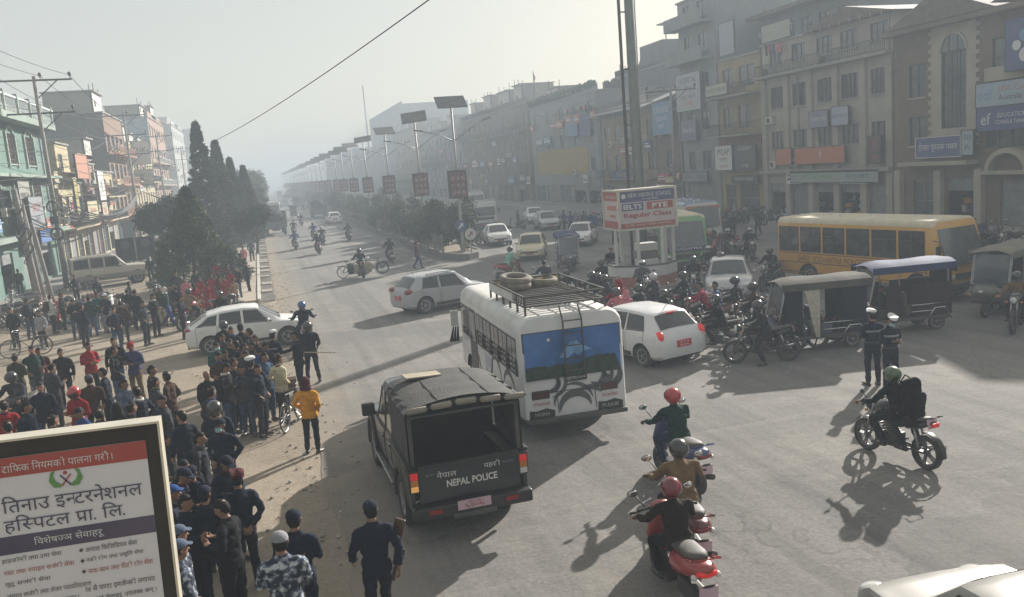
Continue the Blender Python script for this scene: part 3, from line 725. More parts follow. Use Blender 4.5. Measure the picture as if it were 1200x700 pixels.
def ac_unit(par, x, z, y=-.35):
    M = MB().box(x-.4, x+.4, y, y+.3, z, z+.55, mat('ac_white', (.55, .54, .5), .6, dust=.4)); M.tube([(x-.08, y-.01, z+.27), (x-.08, y-.03, z+.27)], .2, 14, DKMET); M.box(x-.35, x-.3, y+.28, .0, z-.03, z, DKMET).box(x+.3, x+.35, y+.28, .0, z-.03, z, DKMET)
    M.build('air_conditioner', par)
def water_tank(loc, lab, m=None):
    t = thing('water_tank', lab, 'water tank', loc); M = MB(); M.tube([(0, 0, 0), (0, 0, 1.1), (0, 0, 1.3), (0, 0, 1.4)], [.55, .55, .35, .2], 16, m or PK); M.build('tank', t, True); MB().tube([(0, 0, 1.38), (0, 0, 1.45)], .22, 12, PK).build('lid', t); return t
# --- right side. local x = 0 at the far end of each front
X0 = 37.8
# R2: cream three storey block with pilasters
CRM = wm('cream', '9c998c'); CRD = wm('cream_dark', '8d8c82'); TER = mat('roof_tile_brown', (.10, .075, .06), .85, var=.3, scale=3, bump=.4, dust=.2); TANW = wm('tan', '8f7f62'); BRN = wm('brownstone', '6b5e50')
Yf, Yn = 58.4, 44.3; W2 = Yf-Yn; M2 = MM((X0, Yf, 0), -90)
def u2(Y): return Yf-Y
holes = []; wins = []
bays = [(57.4, 55.8), (54.7, 53.1), (51.8, 50.1), (49.3, 47.6), (46.4, 44.8)]
for a, b in bays:
    holes += [(u2(a), u2(b), 8.25, 9.85), (u2(a), u2(b), 5.3, 6.6), (u2(a)-.35, u2(b)+.45, .5, 2.75), (u2(a), u2(b), 11.4, 12.6)]
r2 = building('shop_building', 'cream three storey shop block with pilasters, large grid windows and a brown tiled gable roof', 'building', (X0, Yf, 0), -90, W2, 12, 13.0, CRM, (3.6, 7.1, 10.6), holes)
for a, b in bays:
    window(r2, u2(a), u2(b), 8.25, 9.85, 4, 3, sill=CRD, grill=True); window(r2, u2(a), u2(b), 5.3, 6.6, 3, 2, sill=CRD); shopfront(r2, u2(a)-.35, u2(b)+.45, .5, 2.75, int(a)); window(r2, u2(a), u2(b), 11.4, 12.6, 3, 2, sill=CRD)
for Yp in (58.1, 55.25, 52.5, 49.7, 47.0, 44.6): MB().box(u2(Yp)-.28, u2(Yp)+.28, -.22, 0, 0, 10.55, CRM).build('pilaster', r2, bevel=.02)
slab(r2, -.2, W2+.1, -.75, 0, 10.75, CRD, .2, 'cornice'); slab(r2, -.1, W2, -.5, 0, 3.75, CRD, .25, 'ledge'); railing(r2, 0, W2, 10.75, .8, DKMET, -.68)
for x in (1.2, 8.0): MB().ell((x, -.6, 10.95), (.35, .25, .3), 8, 5, MATS.get('leafpot') or mat('leafpot', (.04, .07, .03), .9, bump=1, scale=12)).build('potted_plant', r2)
g = MB(); 
for (ya, yb, pk, zt) in ((52.3, 43.6, 48.0, 14.0),):
    g.prism([(u2(ya), 13.0), (u2(yb), 13.0), (u2(pk), zt)], -.7, 9, 'y', TER)
g.build('gable_roof', r2)
for i in range(9): MB().box(u2(52.3)+i*.97, u2(52.3)+i*.97+.06, -.74, -.70, 12.85, 13.15, CRD).build('rafter_end', r2)
ac_unit(r2, 1.2, 7.2); ac_unit(r2, 4.1, 4.0)
M_ = MB()
for i in range(6): M_.tube([(u2(54.0)+i*.02, -.06, 1+i*.2), (u2(54.0)+i*.02, -.06, 10.4)], .03, 6, CRD)
M_.build('downpipe', r2)
sign('signboard', 'long orange signboard with a pale emblem across the cream block above the shops', M2, u2(53.9), u2(48.4), 4.15, 5.25, PO, DKMET, [('ई', .55, .2, .6, WT)], -.5)
sign('signboard', 'small orange signboard left of the long orange one', M2, u2(56.2), u2(54.3), 4.15, 5.3, PO, DKMET, [], -.5)
sign('signboard', 'wide pale green and white shop fascia under the orange signboard', M2, u2(54.4), u2(45.2), 2.85, 3.6, pm('palegreen', '98a8a0'), DKMET, [('BATTERY HOUSE', .3, -1.5, .4, PG), ('AUTO PARTS', .26, 2.6, .4, PB)], -.5)
sign('signboard', 'dark tall sign with red lettering reading ATM at the corner of the cream block', M2, u2(46.0), u2(44.9), 4.0, 5.7, pm('maroon', '4c2a30'), DKMET, [('A', .4, 0, 1.35, PR), ('T', .4, 0, .85, PR), ('M', .4, 0, .35, PR)], -.55)
sign('signboard', 'pale violet board hung between first and second floors of the cream block', M2, u2(52.2), u2(50.2), 6.6, 7.7, pm('violet', '8088a8'), DKMET, [('COMPUTER', .25, 0, .55, WT)], -.4)
sign('signboard', 'white and blue board beside the violet board on the cream block', M2, u2(49.8), u2(48.1), 6.6, 7.8, pm('whiteblue', 'a8b4c8'), DKMET, [('INSTITUTE', .22, 0, .6, PB)], -.4)
# R1: brown building with the tall arched window
Y1f, Y1n = 44.2, 33.5; M1 = MM((X0-.15, Y1f, 0), -90)
def u1(Y): return Y1f-Y
holes = [(u1(40.35), u1(38.55), 5.8, 10.0), (u1(42.9), u1(41.6), 7.7, 9.6), (u1(42.9), u1(41.5), 4.9, 6.6), (u1(42.6), u1(41.0), .5, 2.9), (u1(40.0), u1(37.9), .5, 3.0), (u1(36.3), u1(34.4), .5, 2.9), (u1(36.9), u1(34.9), 8.2, 10.2), (u1(37.3), u1(34.9), 4.6, 5.6)]
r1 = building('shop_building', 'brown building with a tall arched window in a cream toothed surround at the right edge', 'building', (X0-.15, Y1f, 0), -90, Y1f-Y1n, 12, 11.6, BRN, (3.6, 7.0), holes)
CSUR = wm('surround', 'a39c8c')
S = MB(); wall_panel(S, u1(41.1), u1(37.9), 4.6, 11.55, [(u1(40.35), u1(38.55), 5.8, 10.0)], CSUR, .1, -.07)
# arch head: fill the corners of the square head above the window with a half ring
cx = (u1(40.35)+u1(38.55))/2; S2 = []
S.build('arch_surround', r1)
A = MB(); rr = .9; n = 12
for k in range(n):
    a0 = math.pi*k/n; a1 = math.pi*(k+1)/n
    p = [(cx+rr*math.cos(a0), 10+rr*math.sin(a0)), (cx+rr*math.cos(a1), 10+rr*math.sin(a1)), (cx, 10)]
    A.prism(p, -.085, -.06, 'y', GLS2)
A.build('arch_pane', r1)
A = MB()
for k in range(n):
    a0 = math.pi*k/n; a1 = math.pi*(k+1)/n; q = rr+.12
    A.prism([(cx+rr*math.cos(a0), 10+rr*math.sin(a0)), (cx+q*math.cos(a0), 10+q*math.sin(a0)), (cx+q*math.cos(a1), 10+q*math.sin(a1)), (cx+rr*math.cos(a1), 10+rr*math.sin(a1))], -.16, -.07, 'y', CSUR)
for x in (-.3, .3): A.box(cx+x-.03, cx+x+.03, -.12, -.085, 5.8, 10.8, DKMET)
A.build('arch_moulding', r1)
window(r1, u1(40.35), u1(38.55), 5.8, 10.0, 3, 5)
for i in range(14):
    for s, x in ((-1, u1(41.1)), (1, u1(37.9))): MB().box(x-(.22 if s < 0 else 0), x+(0 if s < 0 else .22), -.07, .0, 4.8+i*.48, 5.02+i*.48, CSUR).build('quoin', r1)
window(r1, u1(42.9), u1(41.6), 7.7, 9.6, 2, 2, sill=CSUR); window(r1, u1(42.9), u1(41.5), 4.9, 6.6, 2, 2, sill=CSUR); window(r1, u1(36.9), u1(34.9), 8.2, 10.2, 2, 2, sill=CSUR); window(r1, u1(37.3), u1(34.9), 4.6, 5.6, 3, 1)
for i, (a, b, z) in enumerate(((42.6, 41.0, 2.9), (40.0, 37.9, 3.0), (36.3, 34.4, 2.9))): shopfront(r1, u1(a), u1(b), .5, z, 50+i)
for Yp in (43.6, 40.4, 37.5, 33.9): MB().box(u1(Yp)-.25, u1(Yp)+.25, -.35, 0, .3, 3.5, CSUR).build('column', r1, bevel=.03)
slab(r1, u1(42.9), u1(37.7), -.9, 0, 4.0, CSUR, .22); slab(r1, -.2, Y1f-Y1n+.3, -.8, 0, 11.7, BRN, .3, 'cornice')
g = MB().prism([(u1(43.8), 11.7), (u1(35.9), 11.7), (u1(39.9), 13.3)], -.9, 8, 'y', TER).prism([(u1(36.2), 11.9), (u1(30.5), 11.9), (u1(33.2), 12.9)], -.9, 8, 'y', TER); g.build('gable_roof', r1)
for x in (u1(37.0), u1(35.6)):   # arched porch pediment over the right hand door
    pass
A = MB()
for k in range(10):
    a0 = math.pi*k/10; a1 = math.pi*(k+1)/10; cx2 = u1(35.6); z0 = 3.4
    A.prism([(cx2+1.1*math.cos(a0), z0+.9*math.sin(a0)), (cx2+1.35*math.cos(a0), z0+1.15*math.sin(a0)), (cx2+1.35*math.cos(a1), z0+1.15*math.sin(a1)), (cx2+1.1*math.cos(a1), z0+.9*math.sin(a1))], -.45, 0, 'y', CSUR)
A.build('porch_arch', r1)
slab(r1, u1(37.2), u1(33.9), -.55, 0, 3.4, CSUR, .2, 'porch_ledge')
sign('signboard', 'blue signboard with white Devanagari lettering under the tall arched window', M1, u1(41.7), u1(38.4), 4.25, 5.35, PB, WT, [('ईच्छा पुस्तक पसल', .55, 0, .55, WT, 2.9)], -.6)
sign('signboard', 'small white notice board beside the blue Devanagari signboard', M1, u1(38.3), u1(37.5), 4.3, 5.6, pm('pale', '9fb0b8'), DKMET, [('१२३', .3, 0, .9, PB), ('४५', .3, 0, .4, PB)], -.62)
sign('signboard', 'pale blue education board with edf and country names on the brown building', M1, u1(37.5), u1(33.6), 6.75, 7.95, pm('skywhite', '9fb4c6'), DKMET, [('edf', .55, -1.35, .6, PLB), ('USA  Canada', .28, .6, .85, PO), ('Australia  UK', .28, .6, .4, PK)], -.45)
sign('signboard', 'darker blue board with ef and white lines under the pale edf board', M1, u1(37.5), u1(34.0), 5.5, 6.7, PB, DKMET, [('ef', .6, -1.15, .6, WT), ('EDUCATION', .22, .5, .75, WT), ('CONSULTANCY', .2, .5, .4, WT)], -.4)
bn = MB().box(u1(37.3), u1(34.9), -.12, -.05, 8.05, 8.75, CSUR).build('parapet_band', r1)
Mp = MB()
for i, (dx, dz, r) in enumerate(((0, 0, .25), (.45, .45, .3), (.5, -.5, .35), (1.0, 0.1, .3))):
    Mp.tube([(dx, -.02, dz), (dx, -.05, dz)], r, 16, (WT, PLB, WT, PB)[i])
mp = sign('signboard', 'dark blue poster with pale round photos at the top right edge', M1, u1(35.6), u1(33.4), 8.4, 10.9, PB, DKMET, [], -.5)
Mp.build('printed_disc', mp, loc=(-.4, 0, 1.2))
# continuing row nearer than the frame (casts the shade seen on the road)
near = building('shop_building', 'plain brown shop block standing next to the arched building', 'building', (X0, 33.3, 0), -90, 40, 12, 8.6, BRN, (3.4, 6.4), [(u, u+2, z, z+2) for u in range(2, 38, 4) for z in (.5, 3.9, 6.5)])
for u in range(2, 38, 4):
    for z in (3.9, 6.5): window(near, u, u+2, z, z+2, 2, 2)
# R3 yellow balcony block
Yf3, Yn3 = 64.9, 58.6; M3 = MM((X0, Yf3, 0), -90); u3 = lambda Y: Yf3-Y
YEL = wm('ochre', '92815c')
holes = [(.6, 2.2, .4, 2.7), (2.8, 5.6, .4, 2.8), (.6, 2.0, 3.9, 5.6), (2.9, 5.3, 3.9, 5.6), (.6, 2.0, 7.3, 8.9), (2.9, 5.0, 7.2, 9.0), (.7, 2.2, 10.4, 12.0), (3.2, 5.4, 10.4, 12.0)]
r3 = building('shop_building', 'ochre balcony block with a red fascia band left of the cream block', 'building', (X0, Yf3, 0), -90, Yf3-Yn3, 12, 12.7, YEL, (3.5, 6.8, 9.9), holes)
shopfront(r3, .6, 2.2, .4, 2.7, 5); shopfront(r3, 2.8, 5.6, .4, 2.8, 9)
for h in holes[2:]: window(r3, h[0], h[1], h[2], h[3], 2, 2)
for z in (6.7, 9.8): slab(r3, -.1, 6.3, -1.3, 0, z, CRD)
railing(r3, 0, 6.2, 6.7, .95, DKMET, -1.25); railing(r3, 0, 6.2, 9.8, .9, DKMET, -1.25)
MB().box(0, 6.2, -.12, 0, 5.9, 6.55, mat('red_fascia', hexc('8a4a40'), .8, dust=.3)).build('fascia_band', r3)
sign('signboard', 'cream panel on the upper balcony of the ochre block', M3, .4, 3.7, 9.95, 10.8, pm('creamboard', 'b8b8a0'), DKMET, [('GUEST HOUSE', .3, 0, .42, PK)], -1.45)
sign('signboard', 'large dark advertisement with figures over the ochre block shops', M3, 3.1, 6.1, 3.9, 5.85, pm('darkad', '2b3444'), DKMET, [('ACADEMY', .3, 0, 1.65, WT), ('+2  BBS', .25, 0, .3, WT)], -.6)
sign('signboard', 'white shop banner with dark Devanagari letters left of the dark advertisement', M3, .0, 2.7, 3.9, 5.9, WT, DKMET, [('MILAP', .5, 0, 1.5, PK), ('गारमेन्ट', .4, 0, .9, PK), ('पाल्पा रोड', .3, 0, .35, PR)], -.6)
sign('signboard', 'dark strip of small lit signs over the ochre block doors', M3, 2.4, 6.1, 2.85, 3.4, PK, DKMET, [('FASHION POINT', .25, 0, .3, WT)], -.5)
# R4 tall pale block, dark storeys
Yf4, Yn4 = 71.5, 65.1; M4 = MM((X0, Yf4, 0), -90)
GRW = wm('greywhite', '84888c'); DKW = wm('darkgrey', '55585c')
holes = [(1, 2.2, z, z+1.6) for z in (4, 7.4, 10.6, 14, 16.6)]+[(3.5, 5.0, z, z+1.6) for z in (4, 7.4, 10.6, 14, 16.6)]+[(.6, 5.6, .4, 2.8)]
r4 = building('shop_building', 'tallest pale grey block with stepped balconies rising past the top of the frame', 'building', (X0, Yf4, 0), -90, Yf4-Yn4, 14, 18.6, GRW, (3.4, 6.8, 10.1, 13.4, 16.4), holes)
for h in holes[:-1]: window(r4, *h, 2, 2, sill=GRW)
shopfront(r4, .6, 5.6, .4, 2.8, 77)
for z in (13.4, 16.4): slab(r4, -.5, 6, -1.2, 0, z, GRW, .2); MB().box(-.5, 6, -1.2, -1.1, z, z+.9, GRW).build('balcony_parapet', r4)
sign('signboard', 'big white vertical banner with blue lines on the tall grey block', M4, .2, 4.6, 9.2, 12.4, pm('bannerwhite', 'b8bcc6'), DKMET, [('HOSPITAL', .5, 0, 2.6, PB), ('हस्पिटल', .5, 0, 1.9, PB), ('CALL 98570', .35, 0, 1.2, PK), ('24 HRS', .4, 0, .6, PO)], -.6)
sign('signboard', 'purple and white board low on the tall grey block', M4, .6, 3.4, 6.6, 8.4, pm('purplish', '6f6f92'), DKMET, [('TRAVELS', .4, 0, .9, WT)], -.5)
sign('signboard', 'small white flex signs above the entrance of the tall grey block', M4, .5, 5.0, 3.0, 3.8, pm('greyflex', '7f8a90'), DKMET, [('MOBILE', .3, -1, .4, PK), ('CARE', .3, 1, .4, PB)], -.5)
# upper terrace of the ochre/cream block: dark slanting roofs set back
t3 = building('rooftop_block', 'set back upper storey with a long sloping grey roof behind the ochre block', 'building', (X0+4, 64.5, 12.9), -90, 12, 7, 3.2, GRW, (), [(1+i*2.2, 2.4+i*2.2, 1.0, 2.3) for i in range(5)])
for i in range(5): window(t3, 1+i*2.2, 2.4+i*2.2, 1.0, 2.3, 2, 2)
t3.location.z = 12.84
MB().prism([(-1.5, 3.3), (8, 3.3), (-1.5, 3.0)], 0, 13, 'x', TER).build('canopy_roof', t3)
sign('signboard', 'pale blue poster panel on the terrace edge above the ochre block', MM((X0, 64, 0), -90), 0, 2.2, 13.1, 15.6, pm('terracepanel', '9fa9b6'), DKMET, [], -.3)
sign('signboard', 'slanted white flex banner on the terrace over the cream block corner', MM((X0, 57.9, 0), -90), 0, 3.6, 13.2, 14.4, pm('terraceflex', 'a8a898'), DKMET, [('RESTAURANT', .5, 0, .6, PGR)], -.3)
# farther blocks of the row
def plain_block(label, Yf, Yn, H, wall, fl, seed, X=X0, step=2.6, D=12, side='R', shop=True, fm=None, bal=0.0, bw=1.3, name='shop_building', rail=None):
    rnd = random.Random(seed); W = Yf-Yn if side == 'R' else Yf-Yn; holes = []; zs = [3.4+(H-3.6)/max(1, fl)*k for k in range(fl)]; fh = (H-3.6)/max(1, fl)
    n = max(1, int(W/step)); 
    for k in range(n):
        u = (k+.5)*W/n
        for z in zs: holes.append((u-bw/2, u+bw/2, z+.85, z+min(fh-.5, 2.5)))
    if shop:
        for k in range(n): u = (k+.5)*W/n; holes.append((u-.42*W/n, u+.42*W/n, .25, 2.7))
    loc = (X, Yf, 0) if side == 'R' else (X, Yn, 0)
    b = building(name, label, 'building', loc, -90 if side == 'R' else 90, W, D, H, wall, zs, holes)
    for h in holes:
        if h[2] < 1: shopfront(b, *h, rnd.random())
        else: window(b, *h, 2, 2, fm=fm, sill=wall)
    for z in zs:
        if rnd.random() < bal:
            slab(b, 0, W, -1.1, 0, z, wall); railing(b, 0, W, z, .9, rail or DKMET, -1.05)
    if rnd.random() < .9: M = MB(); wall_panel(M, 0, W, H+.14, H+.9, [], wall, .1, -.1); M.box(0, W, -.1, .02, H+.14, H+.85, wall); M.build('parapet', b)
    return b, MM(loc, -90 if side == 'R' else 90)
b5, M5 = plain_block('brownish two storey block with a tin roof beside the blue hanging banner', 76.8, 71.7, 9.6, BRN, 2, 21, bal=.5)
sign('signboard', 'large blue banner with white lines hanging beside the tall grey block', M5, .6, 4.4, 7.4, 10.4, PLB, DKMET, [('COLLEGE', .5, 0, 2.3, WT), ('SCIENCE', .4, 0, 1.5, WT), ('9857', .4, 0, .8, WT)], -.7)
b5b, M5b = plain_block('low tan block with a wide grey tin roof behind the tall steel mast', 90.5, 77, 9.9, TANW, 2, 22, bal=.6)
TIN = mat('tin_roof', (.33, .34, .35), .5, metal=.3, var=.2, scale=1, dust=.3)
M_ = MB()
for k in range(44): M_.prism([(-1.6, 10.2), (6.5, 12.6), (6.5, 12.66), (-1.6, 10.26)], -.4+k*.33, -.16+k*.33, 'x', TIN)
M_.build('tin_roof', b5b)
M_ = MB().prism([(0, 10.0), (6.5, 12.3), (6.5, 10)], 0, .1, 'x', DKW).prism([(0, 10.0), (6.5, 12.3), (6.5, 10)], 13.3, 13.4, 'x', DKW); M_.build('gable_wall', b5b)
sign('signboard', 'pale blue board over the shops of the tin roofed block', M5b, 3, 9, 3.2, 4.3, PLB, DKMET, [('TRADERS', .5, 0, .55, WT)], -.5)
st, _ = plain_block('stepped unfinished grey block rising behind the tin roof', 104, 90, 15.6, DKW, 0, 31, X=X0+8, shop=False, name='building')
MB().box(7.5, 13.5, 0, 8, 15.7, 18.4, DKW).build('stair_tower', st); MB().prism([(5.2, 15.7), (7.5, 18.4), (7.5, 15.7)], .5, 8, 'y', DKW).build('stair_slope', st)
for i in range(7): MB().tube([(.6+i*.8, .4, 15.7), (.6+i*.8, .4, 17.3-.2*(i % 3))], .06, 5, DKMET).build('rebar', st)
M_ = MB().tube([(12.5, 1, 18.5), (12.5, 1, 20.4)], .06, 6, DKMET).tube([(12.5, 1, 20.2), (12.5, 1, 20.45)], [1.1, .2], 12, DKMET); M_.build('rooftop_parasol', st)
b6, M6 = plain_block('grey three storey block with a weedy roof edge and a yellow painted upper wall', 116, 91, 13.2, GRW, 3, 33, step=4.2, bal=.1, bw=1.6)
MB().box(2, 21, -.06, -.005, 4.0, 7.2, mat('yellow_wall', hexc('a58f50'), .9, var=.15, dust=.15)).build('painted_wall', b6)
for i in range(40): MB().ell((i*.62+random.uniform(-.2, .2), -.1, 14.1), (.3, .25, random.uniform(.2, .55)), 6, 4, MATS['leafpot']).build('roof_plant', b6)
sign('signboard', 'grey blue banner on the upper right of the weedy roofed block', M6, 15, 19, 8.6, 10.8, PLB, DKMET, [], -.4)
sign('signboard', 'dark blue banner next to the grey blue banner', M6, 19.6, 23, 8.4, 10.9, PB, DKMET, [], -.4)
M_ = MB().box(4, 4.06, -.5, -.44, 13.4, 18, DKMET); M_.prism([(4.06, 16.2), (4.9, 17.0), (4.06, 17.8)], -.48, -.46, 'y', PR); M_.build('flag_pole', b6)
b7, _ = plain_block('long grey brown block with a bare roof ledge behind the first solar lamps', 157, 117, 14.2, BRN, 3, 41, step=3.6, bal=.6)
b8, _ = plain_block('pale blue grey block farther along the right side', 196, 158, 13.5, GRW, 3, 43, step=4, bal=.4)
b9, _ = plain_block('hazy grey brown block far along the right side', 240, 197, 16, TANW, 4, 44, step=5, bal=.4)
b10, _ = plain_block('large plain slab like block far off behind the lamp row', 330, 255, 26, GRW, 6, 45, X=X0+6, step=8, D=20)
b11, _ = plain_block('faint distant block at the far end of the street', 480, 340, 17, GRW, 3, 46, step=12, D=20)
# --- left side: local x = 0 at the near end
XL = -15.0
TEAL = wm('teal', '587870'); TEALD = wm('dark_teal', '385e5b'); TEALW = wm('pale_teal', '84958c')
Ln, Lf = 50, 73; ML = MM((XL, Ln, 0), 90); uL = lambda Y: Y-Ln
bays = [(53.0, 54.6), (57.5, 59.0), (62.6, 64.2), (67.2, 69.2)]
holes = []
for a, b in bays: holes += [(uL(a), uL(b), 4.6, 6.9), (uL(a), uL(b), 8.2, 10.2), (uL(a)-.6, uL(b)+.7, .3, 2.7)]
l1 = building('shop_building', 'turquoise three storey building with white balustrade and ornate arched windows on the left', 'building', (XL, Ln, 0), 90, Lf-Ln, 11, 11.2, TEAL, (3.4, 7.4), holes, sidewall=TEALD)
for a, b in bays:
    window(l1, uL(a), uL(b), 4.6, 6.9, 2, 2, fm=mat('window_brown', (.12, .06, .04), .7), sill=TEALW, grill=True); window(l1, uL(a), uL(b), 8.2, 10.2, 2, 2, fm=MATS['window_brown'], sill=TEALW, grill=True); shopfront(l1, uL(a)-.6, uL(b)+.7, .3, 2.7, a)
    for z in (6.95, 10.2):
        A = MB(); cx = uL((a+b)/2); q = (b-a)/2+.1
        for k in range(8):
            a0 = math.pi*k/8; a1 = math.pi*(k+1)/8
            A.prism([(cx+(q-.22)*math.cos(a0), z+.35*math.sin(a0)), (cx+q*math.cos(a0), z+.55*math.sin(a0)), (cx+q*math.cos(a1), z+.55*math.sin(a1)), (cx+(q-.22)*math.cos(a1), z+.35*math.sin(a1))], -.12, 0, 'y', TEALW)
        A.build('window_arch', l1)
    for s in (-1, 1):
        x = uL(a)-.28 if s < 0 else uL(b)+.28
        for z0, z1 in ((4.4, 7.1), (8.0, 10.3)): MB().box(x-.13, x+.13, -.13, 0, z0, z1, TEALW).build('window_pilaster', l1, bevel=.015)
slab(l1, -.2, Lf-Ln+.2, -.9, 0, 7.5, TEALW, .2, 'cornice'); slab(l1, -.2, Lf-Ln+.2, -.95, 0, 11.35, TEALW, .45, 'cornice'); slab(l1, -.1, Lf-Ln+.1, -.9, 0, 3.7, TEALW, .3, 'ledge')
WTP = mat('baluster_white', (.55, .60, .60), .7, dust=.15)
M_ = MB(); x = 0; 
while x < Lf-Ln: M_.tube([(x, -.85, 11.35), (x, -.85, 11.6), (x, -.85, 11.8), (x, -.85, 12.3)], [.06, .09, .045, .06], 6, WTP); x += .32
M_.box(-.1, Lf-Ln+.1, -.95, -.75, 12.3, 12.42, WTP); M_.build('balustrade', l1)
for k in range(8): MB().box(k*3.2-.1, k*3.2+.2, -1.0, -.7, 11.35, 12.6, TEALW).build('parapet_post', l1)
MB().box(15, 21, 4, 9, 11.3, 13.2, wm('brick_dark', '5d4540')).build('roof_room', l1)
sign('signboard', 'grey flex panel on the front of the turquoise building', ML, uL(59.4), uL(62.2), 4.4, 7.0, pm('greypanel', '9a9c90'), DKMET, [('पसल', .6, 0, 1.6, PK)], -1.0)
sign('signboard', 'blue shop board low at the left edge of the picture', ML, uL(62.2), uL(65.6), 3.0, 3.8, pm('brightblue', '2f6fc0'), DKMET, [('मोबाइल', .45, 0, .4, WT)], -1.2)
sign('signboard', 'striped grey shop board at the left edge below the turquoise windows', ML, uL(60), uL(63.6), 4.0, 6.0, pm('stripe', '8f96a0'), DKMET, [('SHOP', .5, 0, 1.3, PR), ('पसल', .4, 0, .6, PK)], -1.3)
CRW = wm('warmcream', 'b0a585'); SALM = wm('salmon', 'a07a68')
l2, Ml2 = plain_block('small cream two storey shop house with a salmon balcony panel', 84, 73.4, 7.0, CRW, 1, 51, X=XL+.2, step=2.6, side='L', bal=1, name='shop_house')
l2b = building('rooftop_block', 'narrow cream roof room with a dark window above the salmon panel', 'building', (XL-.2, 77.5, 7.14), 90, 5, 5, 3.1, CRW, (), [(.8, 2.4, .9, 2.3)])
window(l2b, .8, 2.4, .9, 2.3, 2, 2, fm=WTP)
sign('signboard', 'rust stained salmon balcony board above the small cream shop house', Ml2, 2.4, 7.4, 7.3, 9.2, pm('salmon', 'c07a5a'), DKMET, [], -1.3)
sign('signboard', 'square cream board on the lower balcony of the small shop house', Ml2, 4.0, 8.6, 3.9, 5.4, pm('creamsq', 'c9c29c'), DKMET, [('किराना पसल', .5, 0, .8, PR)], -1.4)
sign('signboard', 'yellow vertical oval sign on the small cream shop house', Ml2, .8, 2.0, 4.6, 7.2, pm('yell', 'b8aa50'), DKMET, [], -1.2)
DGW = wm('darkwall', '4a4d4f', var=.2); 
# L3: tall block with a blank grey side wall towards us and green netting
pA = G(57, 134, 14.2); 
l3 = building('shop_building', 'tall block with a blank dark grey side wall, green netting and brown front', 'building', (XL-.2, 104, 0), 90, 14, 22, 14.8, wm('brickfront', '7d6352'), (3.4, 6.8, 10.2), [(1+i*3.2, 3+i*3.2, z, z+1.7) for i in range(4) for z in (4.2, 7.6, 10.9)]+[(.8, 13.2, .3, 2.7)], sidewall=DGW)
for i in range(4):
    for z in (4.2, 7.6, 10.9): window(l3, 1+i*3.2, 3+i*3.2, z, z+1.7, 2, 2)
for z in (3.5, 6.9, 10.3): slab(l3, 0, 14, -1.3, 0, z, SALM); railing(l3, 0, 14, z, .9, SALM, -1.25, step=.3, th=.08)
M_ = MB().box(-.06, -.01, 4.5, 7.0, 8.4, 11.9, mat('green_net', hexc('3f8a5a'), .9, var=.35, scale=3)).box(-.06, -.01, 7.6, 10.2, 9.6, 12.0, MATS['green_net']); M_.build('green_netting', l3)
MB().box(-.05, -.01, 10.5, 13, 9, 12, DKMET).build('side_window', l3)
# lower houses between, with signs
l4, Ml4 = plain_block('narrow house with pink front and a white blue signboard under the wires', 92, 84.3, 8.8, wm('pinkish', '94756a'), 2, 61, X=XL+.1, step=2.4, side='L', bal=.8, name='shop_house', rail=SALM)
sign('signboard', 'white board with a blue figure on the pink fronted house', Ml4, .4, 3.6, 5.4, 8.0, WT, DKMET, [('के', 1.1, 0, 1.4, PB)], -1.4)
sign('signboard', 'cream board tied under the white board on the pink fronted house', Ml4, 1.2, 4.2, 3.4, 5.2, pm('cream2', 'c8c0a8'), DKMET, [('पसल', .5, 0, 1.0, PR)], -1.3)
l5, Ml5 = plain_block('pale blue block with blank side wall and an emblem beyond the dark wall', 171, 146, 17.5, wm('palebrick', '9a7f70'), 4, 63, X=XL, step=3.4, side='L', bal=.8, rail=WTP)
MB().box(-.05, 0, .0, 11.8, 0, 17.4, wm('paleblue', '8fa4b4')).build('side_wall', l5)
A = MB(); A.torus((-.1, 6, 11.2), .8, .18, 20, 6, 'x', PB); A.box(-.12, -.08, 4.6, 7.4, 8.8, 9.6, PB); A.build('wall_emblem', l5)
sign('signboard', 'box sign with a white face jutting from the pale blue block', MM((XL-1, 122, 0), 0), 0.3, 3.2, 9.5, 12.5, WT, DKMET, [('BANK', .6, 0, 1.9, PK)], 0)
sign('signboard', 'second smaller pale box sign below the first on the left row', MM((XL-1, 122, 0), 0), 0.3, 3.2, 6.9, 8.8, pm('cream3', 'c9c4b0'), DKMET, [], 0)
l56, _ = plain_block('cream house with brown railings just before the dark wall block', 103.6, 92.4, 8.2, CRW, 2, 69, X=XL, step=2.8, side='L', bal=.9, name='shop_house')
l55, _ = plain_block('white fronted house between the dark wall block and the pale blue block', 145, 119, 11.5, CRW, 2, 66, X=XL, step=2.8, side='L', bal=.8)
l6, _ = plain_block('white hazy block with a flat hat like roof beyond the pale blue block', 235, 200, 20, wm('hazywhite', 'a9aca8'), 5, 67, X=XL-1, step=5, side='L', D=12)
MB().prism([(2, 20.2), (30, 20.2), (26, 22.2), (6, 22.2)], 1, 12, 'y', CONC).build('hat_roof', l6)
l7, _ = plain_block('faint pale block at the far end of the left row', 420, 310, 26, MATS['wall_hazywhite'], 5, 68, X=XL-4, step=12, side='L', D=30)
